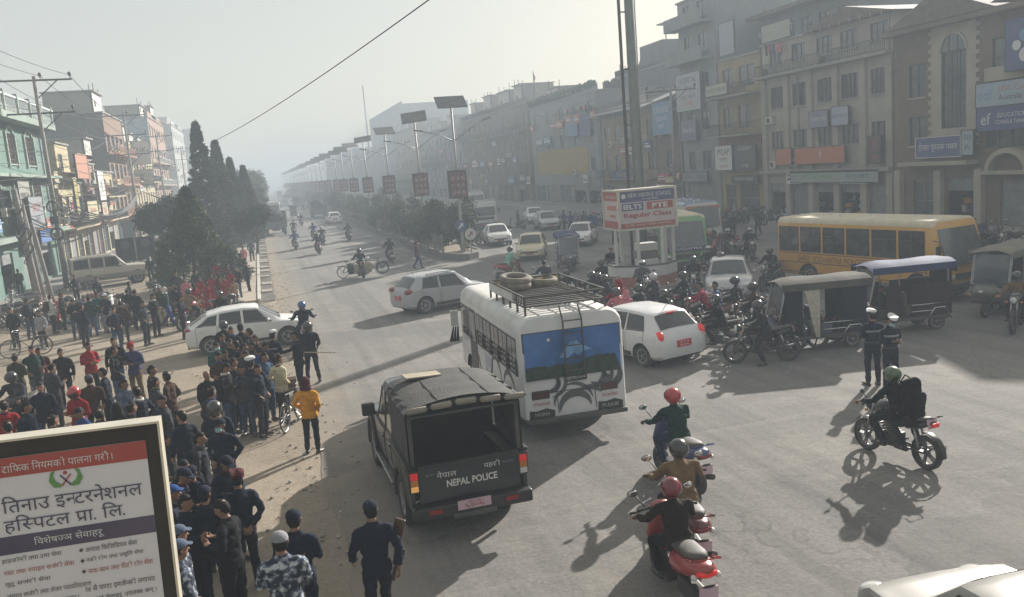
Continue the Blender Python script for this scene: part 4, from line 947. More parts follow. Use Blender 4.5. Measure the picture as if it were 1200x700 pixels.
def clutter(b, W, H, seed, n, zs, tag_):
    rd = random.Random(seed)
    for i in range(n):
        c, nm = rd.choice(((PB, 'blue'), (PR, 'red'), (WT, 'white'), (PY, 'yellow'), (PGR, 'grey'), (PLB, 'pale blue'), (PO, 'orange')))
        x = W*(i+rd.uniform(.1, .5))/n; w = rd.uniform(1.2, 2.8); z = rd.choice(zs)+rd.uniform(-.2, .3); h = rd.uniform(.6, 1.1)
        M = MB().box(x, min(W, x+w), -.42, -.3, z, z+h, c).box(x+.1, min(W, x+w)-.1, -.43, -.42, z+h*.3, z+h*.5, WT if c is not WT else PB).box(x+.1, x+w*.6, -.43, -.42, z+h*.62, z+h*.75, WT if c is not WT else PR); M.box(x+w*.3, x+w*.35, -.3, 0, z+h*.4, z+h*.5, DKMET); M.build('shop_sign', b)
    for i in range(n//2): ac_unit(b, rd.uniform(.6, W-.6), rd.choice(zs)+1.0)
    for i in range(n//3+1):
        x = rd.uniform(1, W-1); M = MB().tube([(x, 3, H), (x, 3, H+1.1), (x, 3, H+1.3)], [.55, .55, .3], 12, PK); M.build('roof_tank', b)
    for i in range(max(1, n//3)):
        x = rd.uniform(.5, W-2.5); M = MB().tube([(x, -.5, zs[-1]+1.9), (x+2.2, -.5, zs[-1]+1.85)], .01, 4, DKMET)
        for k in range(5): M.box(x+.1+k*.42, x+.4+k*.42, -.51, -.49, zs[-1]+1.2+.1*(k % 2), zs[-1]+1.87, cc(rd.choice(('red', 'blue', 'white', 'mint', 'brown', 'pink'))))
        M.build('washing_line', b)
    M = MB().tube([(W*.98, -.06, .3), (W*.98, -.06, H)], .05, 6, PGR); M.build('downpipe', b)
for b_, W_, H_, sd_, n_, zs_ in ((b5, 5, 9.7, 1, 3, (3, 6)), (b5b, 13.5, 10, 2, 6, (3, 5.8)), (b6, 25, 13.3, 3, 9, (3, 8, 10)), (b7, 40, 14.3, 4, 14, (3, 6, 9)), (b8, 38, 13.6, 5, 12, (3, 6, 9)), (b9, 43, 16.1, 6, 10, (3, 7, 11)), (r2, 14, 13.1, 7, 2, (2.9, 11.0)), (l2, 10, 7.1, 8, 4, (2.8, 3.6)), (l4, 7, 8.9, 9, 4, (2.9, 5.4)), (l56, 11, 8.3, 10, 6, (2.9, 5.0)), (l3, 14, 14.9, 11, 6, (2.9, 6.5, 9.8)), (l55, 26, 11.6, 12, 10, (3, 6, 8)), (l5, 25, 17.6, 13, 8, (3, 7, 11)), (l1, 22, 11.3, 14, 5, (2.8, 3.9)), (l6, 34, 20, 15, 8, (4, 9, 14))): clutter(b_, W_, H_, sd_, n_, zs_, '')
rd = random.Random(9)
for b_, W_, H_, n_ in ((b6, 25, 13.34, 1), (b7, 40, 14.34, 4), (b8, 38, 13.64, 4), (b9, 43, 16.14, 3), (b5b, 13, 9.9, 1), (l55, 26, 11.64, 3), (l5, 25, 17.64, 2), (l3, 14, 14.94, 1), (l56, 11, 8.34, 1)):
    for i in range(n_):
        x = W_*(i+rd.uniform(.05, .4))/n_; w_ = rd.uniform(3, 6); h_ = rd.uniform(1.6, 3.6); M = MB(); wall_panel(M, x, x+w_, H_, H_+h_, [(x+.8, x+1.9, H_+.8, H_+1.5)], b_.children[0].data.materials[0], .2, 1.0); M.box(x, x+w_, 1.2, 6, H_, H_+h_, CRD).box(x-.2, x+w_+.2, .7, 6.2, H_+h_, H_+h_+.12, CONC); M.build('roof_room', b_)
        for k in range(3): MB().tube([(x+w_*k/2, 1.2, H_+h_), (x+w_*k/2, 1.2, H_+h_+rd.uniform(.5, 1.3))], .05, 5, DKMET).build('rebar', b_)
water_tank((XL-4, 80, 10.5), 'black water tank on the roof of the small cream shop house')
water_tank((X0+6, 119, 14.4), 'black water tank on the far right roof ledge')
# ------------------------------------------------------------------ foliage
def leaf_mat(name, c, c2):
    m = mat(name, c, .7, var=.35, scale=1.2, col2=c2, spec=.3); nt = m.node_tree; b = nt.nodes['Principled BSDF']
    return m
LF1 = leaf_mat('leaf_dark', (.010, .022, .009), (.026, .046, .015)); LF2 = leaf_mat('leaf_mid', (.022, .040, .012), (.085, .11, .03)); LF3 = leaf_mat('leaf_dusty', (.06, .075, .04), (.14, .15, .09))
BARK = mat('bark', (.10, .075, .05), .95, var=.4, scale=6, bump=.8)
def leaves(pts, nrm, size, m, name='crown', droop=.0, asp=.4, seed=0):
    """one leaf (two bent triangles pairs) per point; built in one array"""
    r = np.random.RandomState(seed); n = len(pts); pts = np.asarray(pts); nrm = np.asarray(nrm)
    d = r.normal(size=(n, 3))+nrm*.8; d[:, 2] -= droop; d /= np.linalg.norm(d, axis=1)[:, None]
    s = np.cross(d, r.normal(size=(n, 3))); s /= np.linalg.norm(s, axis=1)[:, None]; L = size*(.6+.8*r.rand(n))[:, None]
    up = np.cross(d, s)
    v = np.stack([pts, pts+d*L*.5+s*L*asp*.5+up*L*.08, pts+d*L, pts+d*L*.5-s*L*asp*.5+up*L*.08], 1).reshape(-1, 3)
    me = bpy.data.meshes.new(name); me.vertices.add(4*n); me.vertices.foreach_set('co', v.ravel())
    me.loops.add(4*n); me.loops.foreach_set('vertex_index', np.arange(4*n)); me.polygons.add(n); me.polygons.foreach_set('loop_start', np.arange(n)*4); me.polygons.foreach_set('loop_total', np.full(n, 4))
    me.materials.append(m); me.update(); me.validate(); return me
def clumps(shape, n, seed, per=60, cr=.35, taper=None):
    """leaf points gathered in clumps over a crown; shape(rng) gives a clump centre"""
    r = np.random.RandomState(seed); P = []; N = []
    for i in range(n):
        c, out_ = shape(r); q = r.normal(size=(per, 3)); q /= np.linalg.norm(q, axis=1)[:, None]; rad = cr*(max(.3, 1-.8*(c[2]-.8)/taper) if taper else 1)*(.5+.8*r.rand())*np.cbrt(r.rand(per))[:, None]
        P.append(c+q*rad*np.array([1, 1, .75])); N.append(q*.6+out_)
    return np.concatenate(P), np.concatenate(N)
def cone_shape(R, H, z0, pw=1.0, lump=.25):
    def f(r):
        t = r.rand()**1.25; a = r.rand()*6.283; rr = R*(1-t)**pw*(.55+.5*r.rand()**.5)+.02; rr *= 1+lump*math.sin(a*3+t*9)*.5
        return np.array([rr*math.cos(a), rr*math.sin(a), z0+H*t]), np.array([math.cos(a), math.sin(a), .1])
    return f
def dome_shape(R, H, z0, lob=5, seed=0):
    L = np.random.RandomState(seed); cs = [(L.uniform(-.55, .55)*R, L.uniform(-.55, .55)*R, z0+H*L.uniform(.25, .75), R*L.uniform(.35, .6)) for _ in range(lob)]
    def f(r):
        x, y, z, q = cs[r.randint(lob)]; d = r.normal(size=3); d /= np.linalg.norm(d); k = q*(.6+.45*r.rand())
        return np.array([x, y, z])+d*k*np.array([1, 1, H/R*.6]), d
    return f
def trunk_mesh(H, r, lean=0, branches=7, seed=0, spread=1.2, z0=.35):
    rd = random.Random(seed); M = MB(); M.mi(BARK); pts = []
    for i in range(8): t = i/7; pts.append((lean*t+.08*math.sin(t*5+seed), .08*math.cos(t*4+seed), H*t))
    M.tube(pts, [r*(1.35 if i == 0 else 1)*(1-.8*i/7) for i in range(8)], 9)
    for b in range(branches):
        k = rd.randint(2, 6); p = Vector(pts[k]); a = rd.uniform(0, 6.28); L = spread*rd.uniform(.6, 1.1)
        q = [p, p+Vector((math.cos(a)*L*.4, math.sin(a)*L*.4, L*.4)), p+Vector((math.cos(a)*L, math.sin(a)*L, L*.7))]
        M.tube(q, [r*.4, r*.25, r*.08], 6)
    return M.mesh('trunk', True)
def tree(name, label, loc, crown_mesh, trunk, cat='tree', group=None, sc=1.0, rz=0, m=None):
    t = thing(name, label, cat, loc, rz, group); t.scale = (sc,)*3 if not hasattr(sc, '__len__') else sc
    inst('trunk', trunk, t); inst('crown', crown_mesh, t, m=m); return t
# big trees at the left kerb
def spire(seed, R, H, n): p, q = clumps(cone_shape(R, H, .8, .8, .3), n, seed, 50, .26, H); return leaves(p, q, .2, LF1, droop=1.3, asp=.34, seed=seed)
sp1 = spire(1, 1.35, 11.2, 900); sp2 = spire(2, 1.35, 10.0, 850)
for (px, py, Y, lab, me, sc, rz) in ((228, 143, 74, 'tallest narrow dark conifer like tree, leftmost of the dark spires', sp1, (1.15, 1.15, .985), 0), (251, 165, 80, 'second dark spire tree to the right of the tallest', sp2, (1.1, 1.1, 1.0), 40), (268, 185, 84, 'third dark spire tree in the clump, half hidden', sp1, (1, 1, .78), 90), (284, 194, 88, 'rightmost slim dark spire tree over the footpath', sp2, (1.0, 1.0, .86), 150)):
    p = atY(px, py, Y); top = p.z; t = tree('spire_tree', lab, (p.x, Y, 0), me, trunk_mesh(8, .16, seed=int(Y)), group='dark spire trees by the left kerb'); t.scale = (sc[0], sc[1], top/(12.0 if me is sp1 else 10.8)); t.rotation_euler.z = R_(rz)
p, q = clumps(cone_shape(2.5, 5.6, .4, 1.0, .45), 900, 5, 56, .30, 5.6)
b = G(232, 338); tree('cone_tree', 'broad cone shaped green tree in front of the dark spires with sunlit leaves', (b.x, b.y, 0), leaves(p, q, .17, mat('leaf_green', (.018, .042, .012), .7, var=.35, scale=1.2, col2=(.085, .14, .028), spec=.3), droop=.9, seed=5), trunk_mesh(4, .16, seed=4), sc=(1.0, 1.0, .97))
p, q = clumps(dome_shape(2.6, 2.9, 2.9, 7, 3), 560, 6, 56, .36)
b = atY(200, 240, 66); tree('spreading_tree', 'dark spreading tree with an arching crown left of the cone shaped tree', (b.x, 66, 0), leaves(p, q, .19, LF1, droop=1.4, seed=6), trunk_mesh(5, .2, lean=.5, seed=6, spread=2.2))
p, q = clumps(dome_shape(1.5, 2.4, 2.0, 5, 9), 260, 7, 55, .34)
b = atY(302, 262, 72); tree('spreading_tree', 'small drooping dark tree hanging over the footpath kerb at the right of the spires', (b.x-.4, 72, 0), leaves(p, q, .17, LF1, droop=2.0, seed=7), trunk_mesh(4, .12, lean=.5, seed=7))
p, q = clumps(dome_shape(2.6, 5.2, 2.2, 8, 19), 420, 17, 45, .5)
farm = leaves(p, q, .3, LF2, droop=.6, seed=17)
for i, (px, py, Y, s) in enumerate(((296, 205, 110, 1.0), (300, 208, 135, 1.1), (290, 212, 160, 1.2), (303, 212, 190, 1.2), (298, 214, 230, 1.4))):
    b = atY(px, py, Y); tree('street_tree', ('hazy tree right behind the dark spires', 'second hazy tree down the left kerb', 'third hazy tree down the left kerb', 'faint tree by the left kerb in the distance', 'faintest tree where the left kerb meets the haze')[i], (b.x-1.5, Y, 0), farm, trunk_mesh(5, .2, seed=i+20), sc=s, rz=i*70, group='hazy trees down the left kerb')
# median bushes
bm_ = []
for s in range(4):
    p, q = clumps(dome_shape(1.25, 2.6, .25, 6, 40+s), 190, 30+s, 45, .36); bm_.append(leaves(p, q, .16, (LF3, LF2, LF3, LF2)[s], 'foliage', droop=.3, seed=s))
stm = trunk_mesh(1.6, .06, seed=3, branches=5, spread=.6)
LY = [53.2, 65.5, 82.5, 98, 113, 126, 139, 154]
while len(LY) < 24: LY.append(LY[-1]+15)
ORD = 'first second third fourth fifth sixth seventh eighth ninth tenth eleventh twelfth thirteenth fourteenth fifteenth sixteenth seventeenth eighteenth nineteenth twentieth twenty-first twenty-second twenty-third twenty-fourth'.split()
random.seed(5); y = 55.0; i = 0
while y < 330:
    s = random.uniform(.75, 1.15)*(1 if y < 130 else 1.25); kk = max([q for q in range(24) if LY[q] <= y] or [-1]); fr = (y-(LY[kk] if kk >= 0 else 50))/((LY[kk+1] if kk < 23 else 400)-(LY[kk] if kk >= 0 else 50))
    t = thing('bush', '%s shrub in the median, %s %s solar lamp' % (('round dusty', 'leafy green', 'pale dusty', 'dark green')[i % 4], 'just past the' if fr < .3 else ('midway past the' if fr < .65 else 'well past the'), ORD[max(0, kk)]), 'bush', (12.25+random.uniform(-.7, .7), y, .36), random.uniform(0, 360), 'shrubs planted along the median')
    t.scale = (s, s, s*random.uniform(.8, 1.15)); inst('stem', stm, t); inst('foliage', bm_[i % 4], t)
    y += random.uniform(1.9, 2.9)*(1 if y < 130 else 1.7); i += 1
# median fence: posts, rails and bars
FM = mat('fence_metal', (.14, .14, .13), .7, metal=.2, var=.3, dust=.5)
fe = thing('fence', 'low dusty metal railing with posts along the near side of the median', 'fence', (11.1, 54.3, .40))
pme = None; rme = None; bme = None; random.seed(4)
for k in range(56):
    yk = k*2.6
    if pme is None: pme = MB().box(-.06, .06, -.06, .06, 0, 1.15, FM).mesh('post'); rme = MB().box(-.02, .02, .06, 2.54, -.025, .025, FM).mesh('rail'); bme = MB().box(-.012, .012, -.012, .012, .1, 1.0, FM).mesh('bar')
    inst('post', pme, fe, (0, yk, 0))
    for z in (.18, 1.0): inst('rail', rme, fe, (0, yk, z))
    if k < 22:
        for j in range(12): inst('bar', bme, fe, (0, yk+.2*(j+1)+.0, 0))
M = MB()
for k in range(22, 56):
    for j in range(6): M.box(-.015, .015, k*2.6+.4*j+.3, k*2.6+.4*j+.33, .1, 1.0, FM)
tag(M.build('bars_far', fe), kind='stuff')
# solar street lamps with picture boxes down the median
LP_ = mat('lamp_pole', (.30, .31, .31), .5, metal=.5, var=.15, dust=.3); PVB = mat('panel_back', (.10, .105, .12), .6, var=.15, dust=.3); POST = mat('poster_maroon', (.06, .02, .03), .4, var=.6, scale=6, col2=(.26, .13, .14), detail=6)
DISC = mat('poster_pink', (.28, .18, .18), .5, var=.4, scale=5)
def mk_lamp():
    t = thing('solar_lamp', '', 'street lamp', (12.5, 54.8, 0))
    MB().tube([(0, 0, .3), (0, 0, 2.6), (0, 0, 5.5), (0, 0, 9.35)], [.11, .11, .085, .06], 10, LP_).build('pole', t, True)
    MB().tube([(0, 0, 0), (0, 0, .3), (0, 0, .32)], [.26, .26, .16], 12, CONC).build('footing', t)
    A = MB(); A.tube([(0, 0, 7.3), (-.9, 0, 7.75), (-2.0, 0, 8.05)], [.035, .03, .025], 6, LP_).tube([(0, 0, 7.3), (.9, 0, 7.9), (2.0, 0, 8.5)], [.035, .03, .025], 6, LP_); A.build('arm', t, True)
    for s, z in ((-1, 8.08), (1, 8.55)): MB().box(-.28, .28, -.11, .11, -.03, .05, PVB).build('lamp_head', t, bevel=.02, loc=(s*2.2, 0, z), rot=(0, R_(-14*s if s > 0 else 10), 0))
    p = MB().box(-.95, .95, -.62, .62, 0, .05, PVB).build('solar_panel', t, loc=(0, 0, 9.7), rot=(R_(38), 0, 0))
    M = MB(); M.box(-.95, .95, -.04, .04, -.05, 0, LP_).box(-.45, -.38, -.6, .6, -.045, 0, LP_).box(.38, .45, -.6, .6, -.045, 0, LP_); M.box(-.80, -.1, .1, .18, -.012, -.002, WT).box(.25, .8, .1, .18, -.012, -.002, WT); M.build('panel_bracket', p)
    s = MB().box(-.60, .60, -.16, .16, 3.75, 5.5, DKMET).build('advert_box', t, bevel=.02)
    MB().box(-.52, .52, -.172, -.162, 3.83, 5.42, POST).box(-.52, .52, .162, .172, 3.83, 5.42, POST).build('poster', s)
    for i in range(9): MB().tube([(-.32+.32*(i % 3), -.175, 4.1+.45*(i//3)), (-.32+.32*(i % 3), -.178, 4.1+.45*(i//3))], .13, 12, DISC).build('printed_portrait', s)
    MB().prism([(-.25, 5.5), (.25, 5.5), (.12, 5.62), (-.12, 5.62)], -.1, .1, 'y', LP_).build('box_cap', t)
    return t
lamp = mk_lamp(); lab = ['solar lamp nearest the junction with two arms and a maroon poster box', 'second solar lamp with a dark poster box', 'third solar lamp down the median', 'fourth solar lamp down the median', 'fifth solar lamp down the median', 'sixth solar lamp down the median']
lamp['label'] = lab[0]; lamp['group'] = 'solar lamps along the median'; lamp.location = (12.35, 60.6, .0)
lamp.location = (12.2, 53.2, .1)
ys = LY
random.seed(8)
for k, yv in enumerate(ys[1:], 1):
    l = dup(lamp, (12.2, yv, .1), random.uniform(-6, 6), lab[k] if k < 6 else 'hazy small solar lamp, %s counting away from the junction' % ORD[k])
    l.rotation_euler.x = R_(random.uniform(-1, 1)); l.rotation_euler.y = R_(random.uniform(-1.3, 1.3))
    for c in l.children:
        if c.name.startswith('solar_panel'): c.rotation_euler = (R_(38+random.uniform(-12, 8)), R_(random.uniform(-5, 5)), R_(random.uniform(-14, 14)))
# ------------------------------------------------------------------ poles and wires on the left
WIRE = mat('wire', (.05, .05, .055), .7)
def power_pole(label, loc, H, arms=2, lean=(0, 0), rz=8):
    t = thing('power_pole', label, 'utility pole', loc, rz); t.rotation_euler = (R_(lean[0]), R_(lean[1]), R_(rz))
    PC = mat('pole_grey', (.20, .19, .18), .8, var=.25, dust=.3)
    MB().tube([(0, 0, 0), (0, 0, H)], [.17, .10], 10, PC).build('pole', t, True)
    for k in range(arms):
        z = H-.25-k*2.0; W = 2.1 if k == 0 else 2.0; M = MB().box(-W, W, -.06, .06, z-.05, z+.05, DKMET); o = M.build('crossarm', t)
        MB().bar((1.25, 0, z-.05), (.05, 0, z-1.1), .06, m=DKMET).build('brace', t)
        for x in (-W+.1, .0 if k else .35, W-.1):
            I = MB().tube([(0, 0, .05), (0, 0, .2)], .025, 6, DKMET); I.tube([(0, 0, .2), (0, 0, .30), (0, 0, .34), (0, 0, .45)], [.06, .12, .12, .07] if not k else [.05, .08, .08, .05], 8, mat('insulator', (.05, .03, .03), .3)); I.build('insulator', o, True, loc=(x, 0, z))
    return t
def wire(a, b, sag, label=None, r=.018, n=12, group=None):
    a = Vector(a); b = Vector(b); M = MB(); M.tube([a.lerp(b, t/n)-Vector((0, 0, sag*4*(t/n)*(1-t/n))) for t in range(n+1)], r, 4, WIRE)
    return tag(M.build('wire', None), label, 'wire', group)
p1 = atY(78, 300, 60); p1t = atY(50, 93, 60)
PX = -12.3; YS = [60, 95, 130, 165, 200]
pA_ = power_pole('nearest tall power pole with two crossarms, wrapped in cables', (PX, 60, .1), 13.2, 2, (0, 0), 4)
p = atX(150, 290, PX); power_pole('second power pole with crossarms in front of the brick balconies', (PX, 98, .1), 14.0, 3, (0, 0), 6)
power_pole('third power pole beyond the pale blue block', (PX, 128, .1), 13.5, 3, (0, 0), 5); power_pole('fourth power pole far down the left row', (PX, 168, .1), 13.5, 2, (0, 0), 5)
random.seed(21); n = 0
def pz(k, z, x): return (PX+x, (60, 98, 128, 168)[k], z)
wl = [(x, 13.2) for x in (-2, .35, 2)]+[(x, 11.1) for x in (-1.9, 0, 1.9)]+[(-.1, 8.6), (.1, 8.0), (0, 7.2), (.15, 6.6), (-.15, 6.2), (.1, 5.7)]
for i, (x, z) in enumerate(wl):
    hi = 'upper' if i < 3 else ('middle' if i < 6 else 'low')
    wire((PX+x-1.5, 24, z+.6), (PX+x, 60, z+.1), .5+.1*(i % 3), hi+' overhead line coming in from the left edge to the nearest power pole', r=.016, group=hi+' lines left of the nearest pole')
    wire((PX+x, 60, z+.1), (PX+x, 98, z+.4), .7+.35*(i % 4), hi+' sagging line between the first and second power poles', r=.022, group=hi+' lines between the first poles')
    if i < 9: wire((PX+x, 98, z+.3), (PX+x, 128, z+.1), .6+.2*(i % 3), hi+' line between the second and third power poles', r=.03, group=hi+' lines beyond the second pole')
for i in range(5): wire((PX+.1*i, 60, 4.6+.35*i), (PX+.1*i, 98, 4.8+.3*i), .9+.25*i, 'thick drooping cable bundle strung low between the first two power poles', r=.05, group='thick cable bundles on the left poles')
for i in range(6): wire((PX, 60, 5.2+i*.5), (XL+.6, 64+i*5.5, 4.2+(i % 3)*1.4), .5, 'slack service drop from the nearest pole to the turquoise and cream shop fronts', r=.02, group='service drops from the nearest pole')
# bundled leaning posts left of the turquoise front
def leaning_post(label, foot, top, r, wrapped):
    f = Vector(foot); d = Vector(top)-f; t = thing('leaning_post', label, 'utility pole', f); PC = MATS['pole_grey']
    MB().tube([(0, 0, 0), d*.5, d], [r, r*.85, r*.7], 8, PC).build('pole', t, True)
    if wrapped:
        M = MB(); rd = random.Random(3)
        for k in range(26):
            a = rd.uniform(.30, .8); b = a+rd.uniform(.08, .2); ph = rd.uniform(0, 6.3); q = rd.uniform(.1, .32)
            M.tube([d*(a+(b-a)*s/5)+Vector((q*math.cos(ph+s), q*math.sin(ph+s), .1*math.sin(s*2))) for s in range(6)], .025, 5, WIRE)
        M.torus(tuple(d*.62), .38, .05, 18, 6, 'y', WIRE); M.torus(tuple(d*.5), .33, .05, 18, 6, 'y', WIRE); M.torus(tuple(d*.72), .3, .04, 18, 6, 'x', WIRE)
        tag(M.build('cable_bundle', t), kind='stuff')
    return t
f = G(46, 356); tp = atY(16, 222, f.y-1); leaning_post('slanting post smothered in a thick bundle of cables', f, tp, .22, True)
f = G(63, 358); tp = atY(37, 262, f.y-.5); leaning_post('pale slanting square post just right of the cable bundle', f, tp, .14, False)
f = G(52, 352); tp = atY(26, 240, f.y); leaning_post('grey slanting post standing close behind the cable bundle', f, tp, .15, False)
# junction boxes on the first pole
tb = thing('transformer_box', 'bunch of round cable coils and dark boxes on the nearest power pole', 'junction box', (PX, 59.75, 4.2)); M = MB(); M.box(-.25, .25, -.25, 0, 0, .5, DKMET); M.build('box', tb)
M = MB(); M.torus((0, -.2, 1.1), .32, .06, 18, 6, 'y', WIRE).torus((.05, -.24, -.6), .36, .07, 18, 6, 'y', WIRE); M.build('cable_coil', tb)
# the lone wire across the sky, and right side pole
a = atY(252, 165, 70); b_ = atY(508, -4, 24); wire(a, b_, .25, 'long lone wire slanting across the sky from the spire trees to the top edge', r=.022)
power_pole('hazy power pole with one crossarm in front of the tall grey block on the right', (34.2, 66.5, .15), 10.9, 1, (0, 0), -90+70)
for i in range(3): wire((34.2+(i-1)*.9, 66.5, 11.1), (34.2+(i-1)*.9, 100, 11.3), .5, ('left', 'middle', 'right')[i]+' line running off from the hazy pole on the right row', r=.025)
mst = thing('mast', 'thin far off antenna mast above the pale slab block', 'antenna mast', (66, 350, 0)); MB().tube([(0, 0, 0), (0, 0, 45)], [.5, .25], 6, LP_).build('pole', mst)
p = atY(425, 100, 330); mst.location = (p.x, 330, 0); mst.scale = (1, 1, p.z/45)
# ------------------------------------------------------------------ traffic booth island with the advertisement box and the tall steel mast
BW = mat('booth_white', (.62, .62, .60), .6, dust=.45, var=.08); BR = mat('booth_red', (.34, .07, .05), .6, dust=.4); BBK = mat('booth_black', (.05, .05, .06), .6, dust=.3)
bp = G(748, 340); BX, BY = 15.45, 33.4
bo = thing('traffic_booth', 'red and white open traffic police booth in the middle of the junction', 'booth', (BX, BY, 0), -4)
def octo(r, z0, z1, m, M, sq=.82): pts = [(r*math.cos(R_(22.5+45*i)), r*sq*math.sin(R_(22.5+45*i))) for i in range(8)]; M.prism(pts, z0, z1, 'z', m)
M = MB(); octo(1.75, 0, .18, CONC, M); M.build('plinth', bo)
def wallring(name, z0, z1, m, r=1.5, skip=(1,)):
    M = MB(); P = [(r*math.cos(R_(22.5+45*i)), r*.82*math.sin(R_(22.5+45*i))) for i in range(8)]
    for i in range(8):
        if i in skip: continue
        a = Vector((*P[i], 0)); b = Vector((*P[(i+1) % 8], 0)); M.prism([(a.x, a.y), (b.x, b.y), (b.x*.94, b.y*.94), (a.x*.94, a.y*.94)], z0, z1, 'z', m)
    return M.build(name, bo)
wallring('red_band', .18, .62, BR); wallring('white_band', .62, 1.05, BW, 1.51); wallring('dark_rim', 1.05, 1.12, BBK, 1.53)
text('ट्राफिक', .22, PB, bo, (-.35, -1.31, .84))
for i in range(8):
    if i in (0, 2, 4, 5, 6, 7): 
        x, y = 1.38*math.cos(R_(22.5+45*i)), 1.38*.82*math.sin(R_(22.5+45*i)); MB().box(-.055, .055, -.055, .055, .18, 2.62, BW).build('pillar', bo, loc=(x, y, 0))
for k in range(5): MB().box(-.42+.0, .42, -.3, .3, .2+.34*k, .2+.34*k+.33, (BW, BBK)[k % 2]).build('striped_block', bo, loc=(.35, .35, 0), bevel=.02)
ad = thing('advert_box', 'large four sided advertisement box on top of the traffic booth reading IELTS PTE Regular Class', 'billboard', (BX, BY, 2.62), -4)
ADW, ADD, ADH = 2.5, 1.9, 1.62
MB().box(-ADW/2, ADW/2, -ADD/2, ADD/2, .06, ADH, pm('adpink', 'd3c4c4')).build('box', ad)
MB().box(-ADW/2, ADW/2, -ADD/2, ADD/2, -.02, .05, DKMET).build('base_tray', ad)
F = MB()
for x in (-ADW/2, ADW/2):
    for y in (-ADD/2, ADD/2): F.box(x-.05, x+.05, y-.05, y+.05, -.03, ADH+.05, mat('frame_cream', (.55, .52, .42), .6, dust=.3))
for z in (0.0, ADH):
    F.box(-ADW/2+.05, ADW/2-.05, -ADD/2-.045, -ADD/2+.045, z-.035, z+.04, MATS['frame_cream']); F.box(-ADW/2-.045, -ADW/2+.045, -ADD/2+.05, ADD/2-.05, z-.035, z+.04, MATS['frame_cream']); F.box(ADW/2-.045, ADW/2+.045, -ADD/2+.05, ADD/2-.05, z-.035, z+.04, MATS['frame_cream'])
F.build('frame', ad)
yf = -ADD/2-.004
M = MB().box(-ADW/2+.06, ADW/2-.06, yf-.004, yf+.002, 1.13, ADH-.05, pm('adblue', '2b3d78')).box(-1.12, -.18, yf-.004, yf, .78, 1.08, MATS['print_adblue']).box(-.02, 1.12, yf-.004, yf, .78, 1.08, PR).box(-ADW/2+.06, ADW/2-.06, yf-.004, yf, .07, .26, PR); M.build('print', ad)
text('NEW VISION E. SCHOOL', .17, WT, ad, (.12, yf-.008, 1.40), w=1.9); text('ISO CERTIFIED', .08, WT, ad, (.12, yf-.008, 1.22), w=.7)
text('IELTS', .2, WT, ad, (-.65, yf-.008, .93), w=.8, bold=True); text('PTE', .2, WT, ad, (.55, yf-.008, .93), w=.7, bold=True); text('Regular Class', .26, PR, ad, (0, yf-.008, .56), w=2.1, bold=True); text('+2 / BBS / JAPAN / KOREA LANGUAGE', .09, WT, ad, (0, yf-.008, .165), w=2.0)
MB().tube([(-1.03, yf, 1.38), (-1.03, yf-.006, 1.38)], .1, 16, WT).build('printed_emblem', ad)
sx = -ADW/2-.004; M = MB().box(sx-.004, sx, -ADD/2+.06, ADD/2-.06, 1.2, ADH-.05, PR).box(sx-.004, sx, -ADD/2+.06, ADD/2-.06, .07, .35, PR).box(sx-.004, sx, -.5, .2, .5, .62, PO).box(sx-.004, sx, -.6, .5, .8, 1.0, PO); M.build('side_print', ad); text('NEW VISION', .14, WT, ad, (sx-.008, 0, 1.36), (0, 0, R_(-90)), w=1.3)
mastm = mat('mast_green', (.13, .17, .155), .5, metal=.3, var=.12, dust=.25)
mp_ = G(752, 322); mt = thing('steel_mast', 'tall tapering grey green steel mast rising behind the traffic booth out of the frame', 'mast', (17.1, 36.6, 0))
q = atY(743, 120, 36.6); mt.location = (q.x, 36.6, 0)
MB().tube([(0, 0, .0), (0, 0, 8), (0, 0, 22)], [.25, .22, .18], 16, mastm).build('mast_tube', mt, True); MB().tube([(0, 0, 0), (0, 0, .4)], .5, 12, CONC).build('footing', mt)
MB().tube([(-.5, 0, .4), (-.5, 0, 22)], .075, 8, DKMET).build('conduit', mt, True); 
for z in (4.5, 7, 9.5, 12, 15): MB().box(-.5, .0, -.04, .04, z, z+.05, DKMET).build('clamp', mt)
MB().tube([(.27, -.05, 0), (.24, -.05, 22)], .03, 6, STEEL).build('cable', mt)
q = thing('guy_wire', 'fine dark cable dropping just left of the tall mast', 'cable', (0, 0, 0)); q['label'] = 'fine dark cable dropping just left of the tall mast'; bpy.data.objects.remove(q)
# two arrow signs and a fallen board at the median tip
for (lx, ly, lab, m) in ((12.0, 52.5, 'blue round arrow sign at the tip of the median', PB), (12.5, 52.2, 'white and red small board at the tip of the median', WT)):
    t = thing('road_sign', lab, 'road sign', (lx, ly, .38)); MB().tube([(0, 0, 0), (0, 0, 1.9)], .035, 8, LP_).build('post', t); zz = 1.75 if m is PB else 1.2
    MB().tube([(0, -.05, zz), (0, -.08, zz)], .36, 20, m).build('disc', t); M = MB().prism([(-.05, -.2), (.05, -.2), (.05, .05), (.16, .05), (0, .24), (-.16, .05), (-.05, .05)], 0, .01, 'y', WT if m is PB else PR); M.build('arrow', t, loc=(0, -.092, zz), rot=(0, R_(45), 0))
